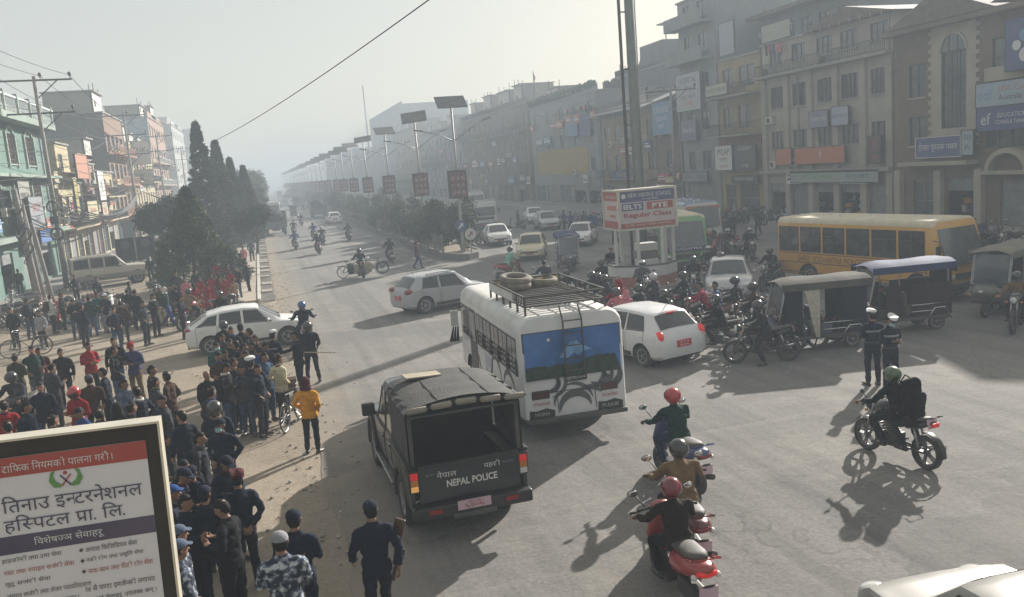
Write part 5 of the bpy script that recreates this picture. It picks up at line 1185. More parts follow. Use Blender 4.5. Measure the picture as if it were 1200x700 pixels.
# ------------------------------------------------------------------ lit advertisement frame bottom left
bY = 6.0; tr = atY(187, 491, bY); t = thing('hospital_billboard', 'dark framed hospital advertisement panel with Devanagari lettering at the bottom left', 'billboard', (tr.x, bY, 0)); t.rotation_euler = (0, R_(1.4), 0); t.location = (tr.x-.10, bY, 0)
AW, top = 1.5, tr.z; 
CRF = mat('frame_edge', (.62, .58, .48), .35, metal=.3, dust=.1)
F = MB(); f = .015; F.box(-AW, 0, -.05, .10, top-f, top, CRF).box(-f, 0, -.05, .10, .95, top-f, CRF).box(-AW, -AW+f, -.05, .10, .95, top-f, CRF).box(-AW+f, -f, -.05, .10, .95, .95+f, CRF); F.build('frame', t)
MB().box(-AW+f, -f, -.02, .09, .98, top-f, BLK).build('backing', t)
x1 = -.10; x0 = -1.33; zt = top-.125; PAP = mat('poster_paper', (.62, .61, .63), .35, var=.03, coat=.3)
pz0 = 1.6; P_ = MB().box(x0, x1, -.03, -.021, pz0, zt, PAP).build('poster', t)
B = MB().box(x0, x1, -.034, -.0305, zt-.125, zt, PR).box(x0, x1, -.034, -.0305, zt-.62, zt-.50, PP).box(x0, -.78, -.034, -.0305, zt-.62, zt-.50, PP); B = MB().box(x0, x1, -.034, -.0305, zt-.125, zt, PR).box(x0, x1, -.034, -.0305, zt-.64, zt-.52, PP).box(x0, x1, -.034, -.0305, zt-1.32, zt-1.15, PR)
B.prism([(-1.2, zt-1.075), (-1.12, zt-1.03), (-1.12, zt-1.045), (-.74, zt-1.045), (-.74, zt-1.125), (-1.12, zt-1.125), (-1.12, zt-1.14)], -.034, -.0305, 'y', PR); B.build('print', t)
TY = -.037
KX = .835
def T(s, h, x, z, m, w=None, al='CENTER', b=False): text(s, h, m, t, (x1+(x-x1)*KX, TY, zt-z), w=w*KX if w else None, align=al, bold=b)
T('ट्राफिक नियमको पालना गरौं ।', .062, -.74, .065, WT, .78)
T('तिनाउ इन्टरनेशनल', .125, -.665, .315, PP, 1.0, b=True); T('हस्पिटल प्रा. ल'+'ि.', .12, -.74, .455, PP, .86, b=True) if False else T('हस्पिटल प्रा. लि.', .12, -.74, .445, PP, .86, b=True)
T('विशेषज्ञ सेवाहरू', .07, -.73, .58, WT, .5, b=True)
left = [('हाडजोर्नी तथा ट्रमा सेवा', PK), ('नसा तथा स्पाइन सर्जरी सेवा', PR), ('मुटु सर्जरी सेवा', PK), ('जनरल सर्जरी तथा लेजर पद्धतिद्वारा', PK), ('मृगौलाको पत्थरीको उपचार ।', PK)]
for i, (s, m) in enumerate(left): T(s, .042, -1.22, .68+i*.08, m, (.42, .5, .32, .6, .5)[i], 'LEFT')
for i, (s, m) in enumerate([('जनरल फिजिसियन सेवा', PK), ('स्त्री रोग तथा प्रसुति सेवा', PK), ('नाक कान तथा घाँटी रोग सेवा', PR)]):
    T(s, .042, -.63, .685+i*.075, m, (.38, .42, .48)[i], 'LEFT'); MB().tube([(x1+(-.66-x1)*KX, TY, zt-.685-i*.075), (x1+(-.66-x1)*KX, TY-.003, zt-.685-i*.075)], .011, 12, PK).build('printed_dot', t)
T('२४ सै घण्टा इमर्जेन्सी लगायत', .05, -.67, .96, PK, .52, 'LEFT'); T('सम्पूर्ण सेवाहरू उपलब्ध छन् ।', .05, -.67, 1.04, PK, .52, 'LEFT')
T('२०० मि. अगाडी', .05, -.93, 1.085, WT, .32); T('फोन : ०७१-५५५०००', .035, -.6, 1.2, WT, .5); T('बुटवल', .035, -.6, 1.26, WT, .2)
H_ = MB()
for s in (-1, 1):
    H_.prism([(s*.035, -.05), (s*.075, -.045), (s*.10, .0), (s*.085, .055), (s*.055, .07), (s*.075, .03), (s*.06, -.01), (s*.03, -.03)], 0, .003, 'y', PG)
H_.tube([(0, .0, .045), (0, .003, .045)], .012, 12, PR); H_.prism([(-.035, .03), (-.028, .035), (.032, -.04), (.024, -.045)], 0, .003, 'y', PP); H_.prism([(.035, .03), (.028, .035), (-.032, -.04), (-.024, -.045)], 0, .003, 'y', PR)
H_.build('printed_emblem', t, loc=(x1+(-.70-x1)*KX, -.037, zt-.19))
MB().box(-1.2, -1.1, -.0, .08, 0, .98, DKMET).box(-.4, -.3, 0, .08, 0, .98, DKMET).build('stand', t)
# ------------------------------------------------------------------ wheels
def wheel_mesh(R, wd, rim=.62):
    T = MB(); k = 28; prof = [(R*rim, -wd/2*.8), (R*.93, -wd/2), (R, -wd/2*.6), (R, wd/2*.6), (R*.93, wd/2), (R*rim, wd/2*.8)]
    vs = []; 
    for i in range(k):
        a = 2*math.pi*i/k
        for r, x in prof: vs.append((x, r*math.cos(a), r*math.sin(a)))
    n = len(prof); T.add(vs, [(i*n+j, i*n+j+1, ((i+1) % k)*n+j+1, ((i+1) % k)*n+j) for i in range(k) for j in range(n-1)], RUB)
    return T.mesh('wheel', 40)
def rim_mesh(R, wd, m, spokes=5, open_=False):
    M = MB(); k = 24
    for s in (-1, 1):
        for i in range(k):
            a = 2*math.pi*i/k; b = 2*math.pi*(i+1)/k
            M.add([(s*wd*.42, R*.98*math.cos(a), R*.98*math.sin(a)), (s*wd*.42, R*.98*math.cos(b), R*.98*math.sin(b)), (s*wd*.40, R*.82*math.cos(b), R*.82*math.sin(b)), (s*wd*.40, R*.82*math.cos(a), R*.82*math.sin(a)), (s*wd*.1, R*.8*math.cos(b), R*.8*math.sin(b)), (s*wd*.1, R*.8*math.cos(a), R*.8*math.sin(a))], [(0, 1, 2, 3), (3, 2, 4, 5)], m)
        for q in range(spokes):
            a = 2*math.pi*q/spokes; M.bar((s*wd*.30, R*.12*math.cos(a), R*.12*math.sin(a)), (s*wd*.38, R*.86*math.cos(a), R*.86*math.sin(a)), R*.16, wd*.12, m)
    M.tube([(-wd*.36, 0, 0), (wd*.36, 0, 0)], R*.22, 10, m)
    if not open_: M.tube([(-wd*.04, 0, 0), (wd*.04, 0, 0)], R*.85, 18, BLK)
    return M.mesh('rim', 40)
ALLOY = mat('alloy', (.42, .42, .43), .35, metal=.7, dust=.25); HUBC = mat('hub_grey', (.3, .3, .3), .5, metal=.4, dust=.4)
def wheels(root, xs, ys, R, wd, m=ALLOY, spokes=5, turn=0):
    wm_, rm = wheel_mesh(R, wd), rim_mesh(R*.66, wd, m, spokes)
    for y in ys:
        for x in xs:
            o = inst('wheel', wm_, root, (x, y, R), (0, 0, R_(turn) if y == max(ys) else 0)); inst('rim', rm, o)
def cut_arches(o, cyl):
    """cut wheel wells out of a body mesh; returns the new mesh on the object"""
    C = MB()
    for x0, x1, y, z, r in cyl: C.tube([(x0, y, z), (x1, y, z)], r, 20, BLK)
    c = C.build('tmpc'); b = o.modifiers.new('b', 'BOOLEAN'); b.object = c; b.operation = 'DIFFERENCE'; b.solver = 'EXACT'
    try: b.material_mode = 'TRANSFER'
    except Exception: pass
    me = evalmesh(o, o.name); o.modifiers.clear(); o.data = me; bpy.data.objects.remove(c)
    me.polygons.foreach_set('use_smooth', [True]*len(me.polygons)); me.set_sharp_from_angle(angle=R_(32)); return o
# ------------------------------------------------------------------ cars
def sec(st):
    y, w, zb, zt, wr, zr = st; p6z = max(zt+.012, zr-.075)
    return [(0, zb), (w-.12, zb), (w-.02, zb+.09), (w, zb+(zt-zb)*.45), (w-.004, zb+(zt-zb)*.78), (w-.022, zt-.035), (w-.055, zt), (wr+.015, p6z), (wr-.02, max(p6z, zr-.03)), (wr-.11, zr), (wr*.45, zr+.018), (0, zr+.024)]
def lerp_st(S, y):
    for a, b in zip(S, S[1:]):
        if a[0] <= y <= b[0]:
            t = (y-a[0])/(b[0]-a[0]); return tuple(u+(v-u)*t for u, v in zip(a, b))
    return S[0] if y < S[0][0] else S[-1]
def car(label, pcol, S, wy, wr=.31, group=None, side=(), ws=None, rw=None, tail=None, head=None, rails=False, plate=None, wheel=ALLOY, spokes=5, trim=True, extra=None, antenna=True, pillar=None, rpy=.0):
    t = thing('car', label, 'car', (0, 0, 0), 0, group)
    # resample stations with a smooth curve
    ys = [s[0] for s in S]; Y = []
    for a, b in zip(S, S[1:]):
        k = max(1, int((b[0]-a[0])/.16))
        for i in range(k): Y.append(a[0]+(b[0]-a[0])*i/k)
    Y.append(S[-1][0]); rings = []
    for y in Y:
        h = sec(lerp_st(S, y)); pts = [(x, y, z) for x, z in h]+[(-x, y, z) for x, z in reversed(h[1:-1])]; rings.append(pts)
    B = MB(); B.loft(rings, pcol); o = B.build('body', t)
    cut_arches(o, [(s*.52, s*1.2, y, wr-.0, wr+.055) for s in (-1, 1) for y in wy])
    o.modifiers.new('bv', 'BEVEL').width = .012; o.modifiers['bv'].limit_method = 'ANGLE'; o.modifiers['bv'].angle_limit = R_(45)
    for s in (-1, 1):
        for y in wy: MB().tube([(s*.50, y, wr), (s*.56, y, wr)], wr+.06, 18, BLK).build('wheel_liner', t)
    wmax = max(s[1] for s in S)
    wheels(t, (-wmax+.12, wmax-.12), wy, wr, .19, wheel, spokes)
    def P(y, tt, s, off=.012):
        h = sec(lerp_st(S, y)); a, b = Vector(h[6]), Vector(h[7]); q = a.lerp(b, tt); return Vector((s*(q.x+off), y, q.y+off*.3))
    for s in (-1, 1):
        for (b0, b1, t0, t1) in side:   # bottom y range, top y range
            M = MB(); n = 5; vs = []
            for i in range(n+1):
                for j, tt in enumerate((.07, .5, .90)):
                    lo = b0+(b1-b0)*i/n; hi = t0+(t1-t0)*i/n; y = lo+(hi-lo)*j/2; vs.append(P(y, tt, s))
            M.add(vs, [(i*3+j, i*3+j+1, (i+1)*3+j+1, (i+1)*3+j) for i in range(n) for j in range(2)], GLS); M.build('side_window', t, True)
            G_ = MB(); ring = [P(b0, .02, s, .009), P(b1, .02, s, .009), P(t1, .95, s, .009), P(t0, .95, s, .009)]
            G_.tube(ring, .012, 5, BLK, close=True); G_.build('window_trim', t)
    def cross(y0, y1, name, inset=.07, m=GLS):
        M = MB(); vs = []; n = 6
        for j in range(n+1):
            y = y0+(y1-y0)*(.06+.86*j/n); h = sec(lerp_st(S, y)); xs = max(.1, h[8][0]-inset+.02)
            for i in range(9):
                x = -xs+2*xs*i/8; ax = abs(x); z = np.interp(ax, [0, h[10][0], h[9][0], h[8][0]+1e-4], [h[11][1], h[10][1], h[9][1], h[8][1]]); vs.append((x, y+(.012 if y1 < y0 else -.012), z+.014))
        M.add(vs, [(j*9+i, j*9+i+1, (j+1)*9+i+1, (j+1)*9+i) for j in range(n) for i in range(8)], m); return M.build(name, t, True)
    if ws: 
        cross(ws[0], ws[1], 'windscreen'); w0 = lerp_st(S, ws[0]); M = MB()
        for x in (-.35, .2): M.bar((x, ws[0]+.01, w0[5]+.05), (x+.38, ws[0]-.13*abs(1), w0[5]+.14), .014, m=BLK)
        M.build('wiper', t)
    if rw: cross(rw[0], rw[1], 'rear_window')
    yf, yr = S[-1][0], S[0][0]
    if tail: tail(t, S, yr)
    if head: head(t, S, yf)
    for s in (-1, 1):
        y = side[-1][1]-.12 if side else .6; q = P(y, 0.05, s, .0); M = MB(); M.ell((q.x+s*.11, y, q.z+.07), (.09, .06, .065), 10, 6, pcol); M.bar((q.x-s*.02, y, q.z), (q.x+s*.08, y, q.z+.04), .04, m=BLK); M.build('wing_mirror', t, True)
        for (b0, b1, t0, t1) in side[:2]:
            h = sec(lerp_st(S, b0+.16)); M = MB().box(h[4][0]-.01, h[4][0]+.025, b0+.08, b0+.25, h[4][1]-.0, h[4][1]+.035, pcol)
            if s < 0: M.v = [(-x, y_, z) for x, y_, z in M.v]
            M.build('door_handle', t)
        gaps = MB()
        for yy in sorted({round(q, 2) for w_ in side[:2] for q in (w_[0]-.02, w_[1]+.02)}):
            h = sec(lerp_st(S, yy)); gaps.tube([(s*(h[k][0]+.0015), yy, h[k][1]) for k in (2, 3, 4, 5, 6)], .006, 4, BLK)
        gaps.build('door_gap', t)
        if rails:
            h0 = [sec(lerp_st(S, y)) for y in (rails[0], (rails[0]+rails[1])/2, rails[1])]; MB().tube([(s*(h[8][0]-.02), y, h[8][1]+.05) for h, y in zip(h0, (rails[0], (rails[0]+rails[1])/2, rails[1]))], .018, 6, STEEL).build('roof_rail', t)
        if trim:
            h = sec(lerp_st(S, 0)); MB().box(s*h[3][0]-.02, s*h[3][0]+.02, wy[0]+wr+.12, wy[1]-wr-.12, h[2][1]+.0, h[2][1]+.10, BLK).build('sill_trim', t, bevel=.01)
    bp_ = MB().box(-.62, .62, yr+.04, yr+.14, .26, .46, BLK).build('bumper', t, bevel=.03)
    MB().box(-.62, .62, yf-.16, yf-.04, .24, .44, BLK).build('bumper', t, bevel=.03)
    MB().box(-.50, .50, yf-.06, yf+.004, .50, .60, BLK).build('grille', t, bevel=.01)
    if plate:
        p = MB().box(-.24, .24, yr-.022, yr+.01, .56, .74, plate).build('number_plate', t); text('बा २० च', .06, WT, t, (0, yr-.026, .695), w=.3); text('३८०५', .075, WT, t, (0, yr-.026, .61), w=.32)
    if antenna: h = sec(lerp_st(S, rw[1] if rw else -1)); MB().tube([(0, (rw[1] if rw else -1)+.25, h[11][1]), (0, (rw[1] if rw else -1)+.05, h[11][1]+.2)], .008, 5, BLK).build('antenna', t)
    return t
def lights_tail(zz=.88, w=.20, h=.20, x=.67, lit=False):
    def f(t, S, yr):
        for s in (-1, 1):
            M = MB(); M.ell((s*x, yr+.14, zz), (w*.62, .17, h*.62), 12, 8, REDON if lit else REDL); o = M.build('tail_light', t, True)
            MB().ell((s*(x-.02), yr+.10, zz-h*.35), (w*.35, .12, h*.2), 10, 6, CLRL).build('indicator', o, True)
    return f
def lights_head(zz=.68, w=.3, h=.16, x=.60, on=False):
    def f(t, S, yf):
        for s in (-1, 1):
            M = MB(); M.ell((s*x, yf-.15, zz), (w*.6, .18, h*.62), 12, 8, CLRL); M.build('head_light', t, True)
        MB().box(-.24, .24, yf-.01, yf+.012, .40, .50, PR).build('number_plate', t)
    return f
S_HATCH = [(-1.97, .66, .42, .66, .55, .68), (-1.93, .78, .30, .80, .64, .83), (-1.82, .835, .26, .96, .69, 1.0), (-1.38, .855, .22, 1.0, .60, 1.42), (-.9, .862, .21, .97, .625, 1.485), (0, .862, .20, .93, .63, 1.50), (.35, .86, .20, .915, .61, 1.455), (1.06, .852, .20, .885, .72, .915), (1.5, .82, .24, .83, .66, .86), (1.84, .73, .28, .70, .55, .72), (1.95, .60, .36, .60, .45, .61)]
S_SUV = [(-2.08, .70, .48, .72, .6, .74), (-2.04, .82, .36, .90, .68, .93), (-1.95, .87, .32, 1.04, .72, 1.07), (-1.55, .885, .28, 1.08, .66, 1.53), (-1.0, .89, .26, 1.05, .67, 1.61), (0, .89, .25, 1.02, .68, 1.63), (.38, .89, .25, 1.01, .66, 1.58), (1.08, .885, .26, 1.0, .76, 1.03), (1.7, .86, .30, .95, .70, .98), (1.98, .79, .34, .80, .6, .82), (2.08, .66, .42, .66, .5, .67)]
S_MPV = [(-2.05, .70, .45, .72, .6, .74), (-2.0, .80, .32, .95, .70, .98), (-1.85, .84, .28, 1.05, .71, 1.12), (-1.62, .845, .24, 1.05, .66, 1.62), (-.8, .85, .24, 1.02, .67, 1.72), (.1, .85, .24, 1.0, .67, 1.72), (.5, .85, .24, .99, .65, 1.66), (1.35, .84, .26, .97, .72, 1.0), (1.75, .80, .3, .84, .62, .87), (1.95, .66, .38, .68, .5, .69)]
WHP = paint('white', (.74, .74, .72), .22); SIL = paint('silver', (.42, .43, .45), .3); SIL2 = paint('silver_grey', (.38, .39, .41), .3); TAXI = paint('cream_yellow', (.62, .53, .30), .3); BEI = paint('old_white', (.50, .47, .40), .5)
REDP = mat('plate_red', (.5, .03, .03), .5)
sideH = [(-1.36, -.62, -1.22, -.58), (-.52, .28, -.50, .16), (.34, .80, .22, .42)]
sideH = [(-1.30, -.58, -1.14, -.55), (-.46, .62, -.46, .26)]
sideS = [(-1.78, -1.32, -1.58, -1.30), (-1.24, -.48, -1.22, -.48), (-.38, .66, -.38, .34)]
hatch = car('silver hatchback driving away across the junction left of the minibus roof', SIL2, S_HATCH, (-1.22, 1.22), .33, side=sideH, ws=(1.04, .36), rw=(-1.80, -1.40), tail=lights_tail(.92, .30, .2, .66), head=lights_head(), rails=(-1.0, .2), plate=REDP, spokes=7)
S_EV = [(-2.14, .68, .46, .72, .56, .74), (-2.10, .80, .36, .92, .66, .95), (-2.0, .86, .30, 1.03, .70, 1.06), (-1.45, .885, .25, 1.06, .63, 1.40), (-.8, .895, .23, 1.03, .62, 1.53), (-.1, .895, .22, 1.0, .62, 1.56), (.35, .895, .22, .985, .61, 1.52), (1.22, .885, .23, .95, .74, .985), (1.7, .86, .28, .88, .68, .92), (2.02, .77, .32, .74, .56, .77), (2.14, .62, .42, .62, .46, .64)]
sideE = [(-1.75, -1.08, -1.30, -1.02), (-.98, -.22, -.92, -.22), (-.12, .82, -.12, .36)]
suv = car('white family car crossing the dirt verge behind the left crowd', WHP, S_EV, (-1.32, 1.34), .34, side=sideE, ws=(1.19, .37), rw=(-1.98, -1.30), tail=lights_tail(.98, .34, .12, .66), head=lights_head(.72), rails=None, plate=REDP)
# ------------------------------------------------------------------ buses
def rrect(W, z0, z1, r, rb=.06, n=4):
    pts = [];
    for cx, cz, rr, a0 in ((W/2-r, z1-r, r, 0), (-W/2+r, z1-r, r, 90), (-W/2+rb, z0+rb, rb, 180), (W/2-rb, z0+rb, rb, 270)):
        for i in range(n+1): a = R_(a0+90*i/n); pts.append((cx+rr*math.cos(a), cz+rr*math.sin(a)))
    return pts
def bus_body(t, L, W, z0, H, body, roof, slant=.35, zs=1.2, r=.28, name='body', split=None, nose=.0):
    """upper shell in the roof colour above split, lower in the body colour"""
    pts = rrect(W, z0, H, r); zmin, zmax = z0, H; rings = []
    def ring(y, k, sh): return [(x*k, y-(sh*max(0, (z-zs)/(H-zs)) if y > 0 else -.05*max(0, (z-1.4)/(H-1.4))), z0+(z-z0)*(1-(1-k)*.3)) for x, z in pts]
    for y, k in ((-L/2, .95), (-L/2+.05, .985), (-L/2+.15, 1)): rings.append(ring(y, k, 0))
    for i in range(1, 8): rings.append(ring(-L/2+.15+(L-.6)*i/8, 1, 0))
    for y, k, s in ((L/2-.45, 1, slant*.35), (L/2-.15, .985, slant*.9), (L/2-.03, .955, slant), (L/2, .9, slant)): rings.append(ring(y, k, s))
    M = MB(); M.mi(body); M.mi(roof); n = len(pts); M.loft(rings, body)
    sp = split or H-.25
    for k, f in enumerate(M.f):
        if sum(M.v[i][2] for i in f)/len(f) > sp: M.m[k] = 1
    return M.build(name, t, 40)
def bus_windows(t, W, ys, z0, z1, s, fr=BLK, gm=None, split=None, th=.012):
    for a, b in ys:
        w, h = b-a, z1-z0; key = ('b', round(w, 2), round(h, 2), fr.name, bool(split))
        if key not in WINC:
            F = MB(); q = .035; F.box(-.008, .012, -w/2, w/2, -h/2, -h/2+q, fr).box(-.008, .012, -w/2, w/2, h/2-q, h/2, fr).box(-.008, .012, -w/2, -w/2+q, -h/2+q, h/2-q, fr).box(-.008, .012, w/2-q, w/2, -h/2+q, h/2-q, fr)
            if split: F.box(-.008, .012, -.02, .02, -h/2+q, h/2-q, fr).box(-.006, .010, -w/2+q, w/2-q, h*.14, h*.14+.03, fr)
            WINC[key] = F.mesh('window'); WINC[key+('p',)] = MB().box(-.006, .005, -w/2+q, w/2-q, -h/2+q, h/2-q, GLS).mesh('pane')
        o = inst('window', WINC[key], t, (s*(W/2+.002), (a+b)/2, (z0+z1)/2)); inst('pane', WINC[key+('p',)], o, m=gm)
def ws_pane(t, W, L, zlo, zhi, slant, zs, H, m=GLS, name='windscreen'):
    M = MB(); vs = []
    for j in range(4):
        z = zlo+(zhi-zlo)*j/3
        for i in range(7):
            x = -W/2*.86+W*.86*i/6; y = L/2-slant*max(0, (z-zs)/(H-zs))+.018-.10*(abs(x)/(W/2))**3; vs.append((x, y, z))
    M.add(vs, [(j*7+i, j*7+i+1, (j+1)*7+i+1, (j+1)*7+i) for j in range(3) for i in range(6)], m); return M.build(name, t, True)
# the white minibus
BWHT = paint('bus_white', (.66, .67, .68), .28); DUSTW = mat('roof_dusty_white', (.64, .64, .62), .7, var=.12, scale=1.5, dust=.28); GREYD = mat('decal_grey', (.055, .065, .075), .4, dust=.15); CHAR = mat('charcoal_metal', (.035, .038, .04), .5, metal=.3, dust=.25)
def minibus():
    L, W, H, z0 = 6.5, 2.26, 2.62, .48; t = thing('minibus', 'white minibus with painted mountain rear window, black swirls, ladder and roof rack', 'minibus')
    b = bus_body(t, L, W, z0, H, BWHT, DUSTW, .4, 1.3, .30, split=2.36)
    cut_arches(b, [(s*.7, s*1.4, y, .42, .50) for s in (-1, 1) for y in (-1.75, 1.95)])
    wheels(t, (-W/2+.16, W/2-.16), (-1.75, 1.95), .42, .24, HUBC, 6)
    yr = -L/2
    for s in (-1, 1):
        bus_windows(t, W, [(-L/2+.22+i*.78, -L/2+.94+i*.78) for i in range(5)], 1.38, 2.18, s, CHAR, split=True)
        bus_windows(t, W, [(1.85, 2.75)], 1.38, 2.18, s, CHAR)
        R = MB()
        for z in (1.46, 1.58, 1.70): R.tube([(s*(W/2+.05), -L/2+.2, z), (s*(W/2+.05), .82, z)], .013, 5, CHAR)
        for i in range(6): R.box(s*(W/2+.03)-.02, s*(W/2+.03)+.02, -L/2+.2+i*.78, -L/2+.23+i*.78, 1.40, 1.74, CHAR)
        R.build('window_guard', t)
        # side swirls, flat print
        D = MB(); xs = s*(W/2+.004)
        def sw(pts, m=GREYD): D.prism([(y, z) for y, z in pts], xs-.004, xs+.004, 'x', m)
        def arc(cy, cz, r0, r1, a0, a1, n=10, m=GREYD):
            P = [(cy+r0*math.cos(R_(a0+(a1-a0)*i/n)), cz+r0*math.sin(R_(a0+(a1-a0)*i/n))) for i in range(n+1)]+[(cy+(r0+(r1-r0)*math.sin(math.pi*i/n))*math.cos(R_(a0+(a1-a0)*i/n)), cz+(r0+(r1-r0)*math.sin(math.pi*i/n))*math.sin(R_(a0+(a1-a0)*i/n))) for i in range(n-1, 0, -1)]
            D.prism(P, xs-.003, xs+.005, 'x', m)
        arc(-1.0, .85, .5, .62, 10, 170); arc(-2.2, .7, .55, .68, 20, 160); arc(-.2, 1.4, .5, .60, 190, 300); arc(1.2, .6, .5, .6, 40, 190)
        D.prism([(-.6, 1.0), (.1, 1.02), (.1, 1.3), (-.6, 1.28)], xs-.003, xs+.0035, 'x', pm('sidetext', 'c9cde0')); D.build('side_print', t)
        MB().box(s*(W/2-.01), s*(W/2+.012), .95, 1.75, .55, 2.2, mat('door_dark', (.03, .02, .035), .4, dust=.2)).build('door', t, bevel=.01)
        o = MB().box(s*(W/2+.012), s*(W/2+.016), 1.02, 1.68, 1.4, 2.12, GLS).build('door_window', t)
        M = MB(); M.tube([(s*(W/2-.18), L/2-.45, 2.0), (s*(W/2+.16), L/2-.3, 2.05), (s*(W/2+.17), L/2-.3, 1.8)], .026, 6, CHAR); M.box(s*(W/2+.17)-.1, s*(W/2+.17)+.1, L/2-.34, L/2-.28, 1.52, 1.95, paint('mirror_white', (.6, .62, .58))); M.build('mirror', t, bevel=.02)
        if s < 0:
            M = MB()
            for k in range(3): M.tube([(s*(W/2+.17)-.04+.06*k, L/2-.3, 1.5), (s*(W/2+.20)-.10+.09*k, L/2-.28, 1.1)], [.02, .045], 6, cc('black'))
            M.build('black_ribbon', t)
    # rear: painted window
    bx, tz = 1.02, 2.28
    def rb(z): return yr+.05*max(0, (z-1.4)/(H-1.4))-.004
    def panel(poly, m, k): # polygon of (x,z) laid on the rear skin
        M = MB(); n = len(poly); M.add([(x, rb(z)-.002*k, z) for x, z in poly], [tuple(range(n))], m); return M
    SKB = mat('mural_blue', hexc('2b63a2'), .25, var=.25, scale=1.4, coat=.5); SNO = mat('mural_snow', hexc('6f9ac4'), .3, var=.3, scale=5); FOR = mat('mural_forest', hexc('22382e'), .35, var=.5, scale=7); LAK = mat('mural_slope', hexc('2b5d92'), .3, var=.4, scale=4)
    g = MB().box(-bx-.03, bx+.03, yr+.03, yr+.10, 1.30, tz+.02, CHAR).build('rear_window', t)
    def lay(poly, m, k, nm): 
        M = MB(); n = len(poly); M.add([(x, rb(z)-.003*k-.005, z) for x, z in poly]+[(x, rb(z)+.03, z) for x, z in poly], [tuple(range(n))]+[(i, (i+1) % n, (i+1) % n+n, i+n) for i in range(n)], m); M.build(nm, g)
    lay([(-bx, 1.31), (bx, 1.31), (bx, tz), (-bx, tz)], SKB, 1, 'painted_sky')
    lay([(-.85, 1.60), (-.5, 1.78), (-.25, 1.85), (-.05, 2.02), (.10, 2.04), (.25, 1.92), (.5, 1.84), (.9, 1.64), (.9, 1.55), (-.85, 1.55)], LAK, 2, 'painted_mountain')
    lay([(-.30, 1.72), (-.18, 1.86), (-.05, 2.02), (.10, 2.04), (.22, 1.92), (.42, 1.83), (.2, 1.80), (.12, 1.72), (.02, 1.80), (-.1, 1.70)], SNO, 3, 'painted_snow')
    rd = random.Random(5); top = [(-bx+i*.08, 1.55+.05*rd.random()+(.10 if i > 15 else 0)) for i in range(25)]; top = [(min(bx, x), z) for x, z in top]
    lay([(-bx, 1.31), (bx, 1.31)]+list(reversed(top)), FOR, 4, 'painted_forest')
    MB().tube([(-.50, rb(2.12)-.012, 2.12), (-.50, rb(2.12)-.016, 2.12)], .035, 12, WT).build('painted_moon', g)
    # rear lower swirls
    def swirl(cx, cz, r0, r1, a0, a1, n=14):
        D = MB(); V = []; F = []
        for i in range(n+1):
            a = R_(a0+(a1-a0)*i/n); q = r0+(r1-r0)*math.sin(math.pi*i/n)**.8
            V += [(cx+r0*math.cos(a), yr-.006, cz+r0*math.sin(a)), (cx+q*math.cos(a), yr-.006, cz+q*math.sin(a))]
        D.add(V, [(2*i, 2*i+1, 2*i+3, 2*i+2) for i in range(n)], GREYD); D.build('swirl_print', t)
    swirl(-.62, 1.32, .26, .37, -95, 5); swirl(-.62, 1.32, .42, .50, -75, 5); swirl(.50, 1.42, .32, .46, -120, -10); swirl(.20, 1.40, .42, .52, -62, 5); swirl(.85, 1.42, .22, .30, -175, -95)
    swirl(-.55, 1.22, .16, .24, -100, 60); swirl(.62, 1.40, .36, .52, -95, -5); swirl(.0, .52, .34, .50, 18, 172); swirl(-.12, .60, .52, .60, 20, 100); swirl(.25, .42, .55, .66, 55, 110); swirl(-.15, .72, .30, .35, 100, 185)
    H_ = MB(); H_.tube([(-.40, yr-.008, 1.02), (.42, yr-.008, 1.02)], .008, 4, CHAR).tube([(-.40, yr-.008, 1.02), (-.38, yr-.008, .56)], .008, 4, CHAR).tube([(.42, yr-.008, 1.02), (.44, yr-.008, .56)], .008, 4, CHAR); H_.build('boot_lid_gap', t)
    for s in (-1, 1):
        o = MB().box(s*.74-.19, s*.74+.19, yr-.014, yr+.03, .90, 1.08, BLK).build('tail_light', t, bevel=.02); MB().box(s*.74-.16, s*.74+.16, yr-.020, yr-.012, .93, 1.05, mat('smoked_lens', (.06, .012, .012), .2, coat=.5)).build('lens', o)
        P = MB(); xx = s*.74; P.add([(xx-.27, yr-.010, .50), (xx+.27, yr-.010, .50), (xx+.28, yr-.010, .64), (xx+.1, yr-.010, .70), (xx-.1, yr-.010, .66), (xx-.26, yr-.010, .68)], [(0, 1, 2, 3, 4, 5)], BLK); P.build('black_patch', t)
    text('गोरखपार्क', .09, PR, t, (-.74, yr-.02, .81), w=.36); text('राजप्रेस', .09, PR, t, (.74, yr-.02, .81), w=.36)
    text('HORN', .08, PGR, t, (-.74, yr-.02, .585), w=.30, bold=True); text('PLEASE', .08, PGR, t, (.74, yr-.02, .585), w=.36, bold=True)
    MB().box(-.22, .26, yr-.022, yr, 1.20, 1.32, BLK).build('number_plate', t); text('लु१ज८६०४', .07, WT, t, (.02, yr-.026, 1.26), w=.42)
    MB().box(-W/2+.05, W/2-.05, yr-.12, yr+.02, .40, .50, CHAR).build('rear_bumper', t, bevel=.02)
    # ladder
    Ld = MB()
    for x in (-.20, .20): Ld.tube([(x, yr-.05, 1.30), (x, yr-.10, 1.4), (x, yr-.08, 2.5), (x, yr+.10, 2.78)], .018, 6, CHAR)
    Ld.build('ladder_rail', t)
    for k in range(5): MB().tube([(-.20, yr-.09, 1.45+.26*k), (.20, yr-.09, 1.45+.26*k)], .014, 6, CHAR).build('ladder_rung', t)
    # rack
    ra = MB(); x, y0, y1 = .86, -2.95, .15
    for z in (2.80, 3.0):
        for a, b_ in (((-x, y0), (x, y0)), ((x, y0), (x, y1)), ((x, y1), (-x, y1)), ((-x, y1), (-x, y0))): ra.bar((*a, z), (*b_, z), .035, m=CHAR)
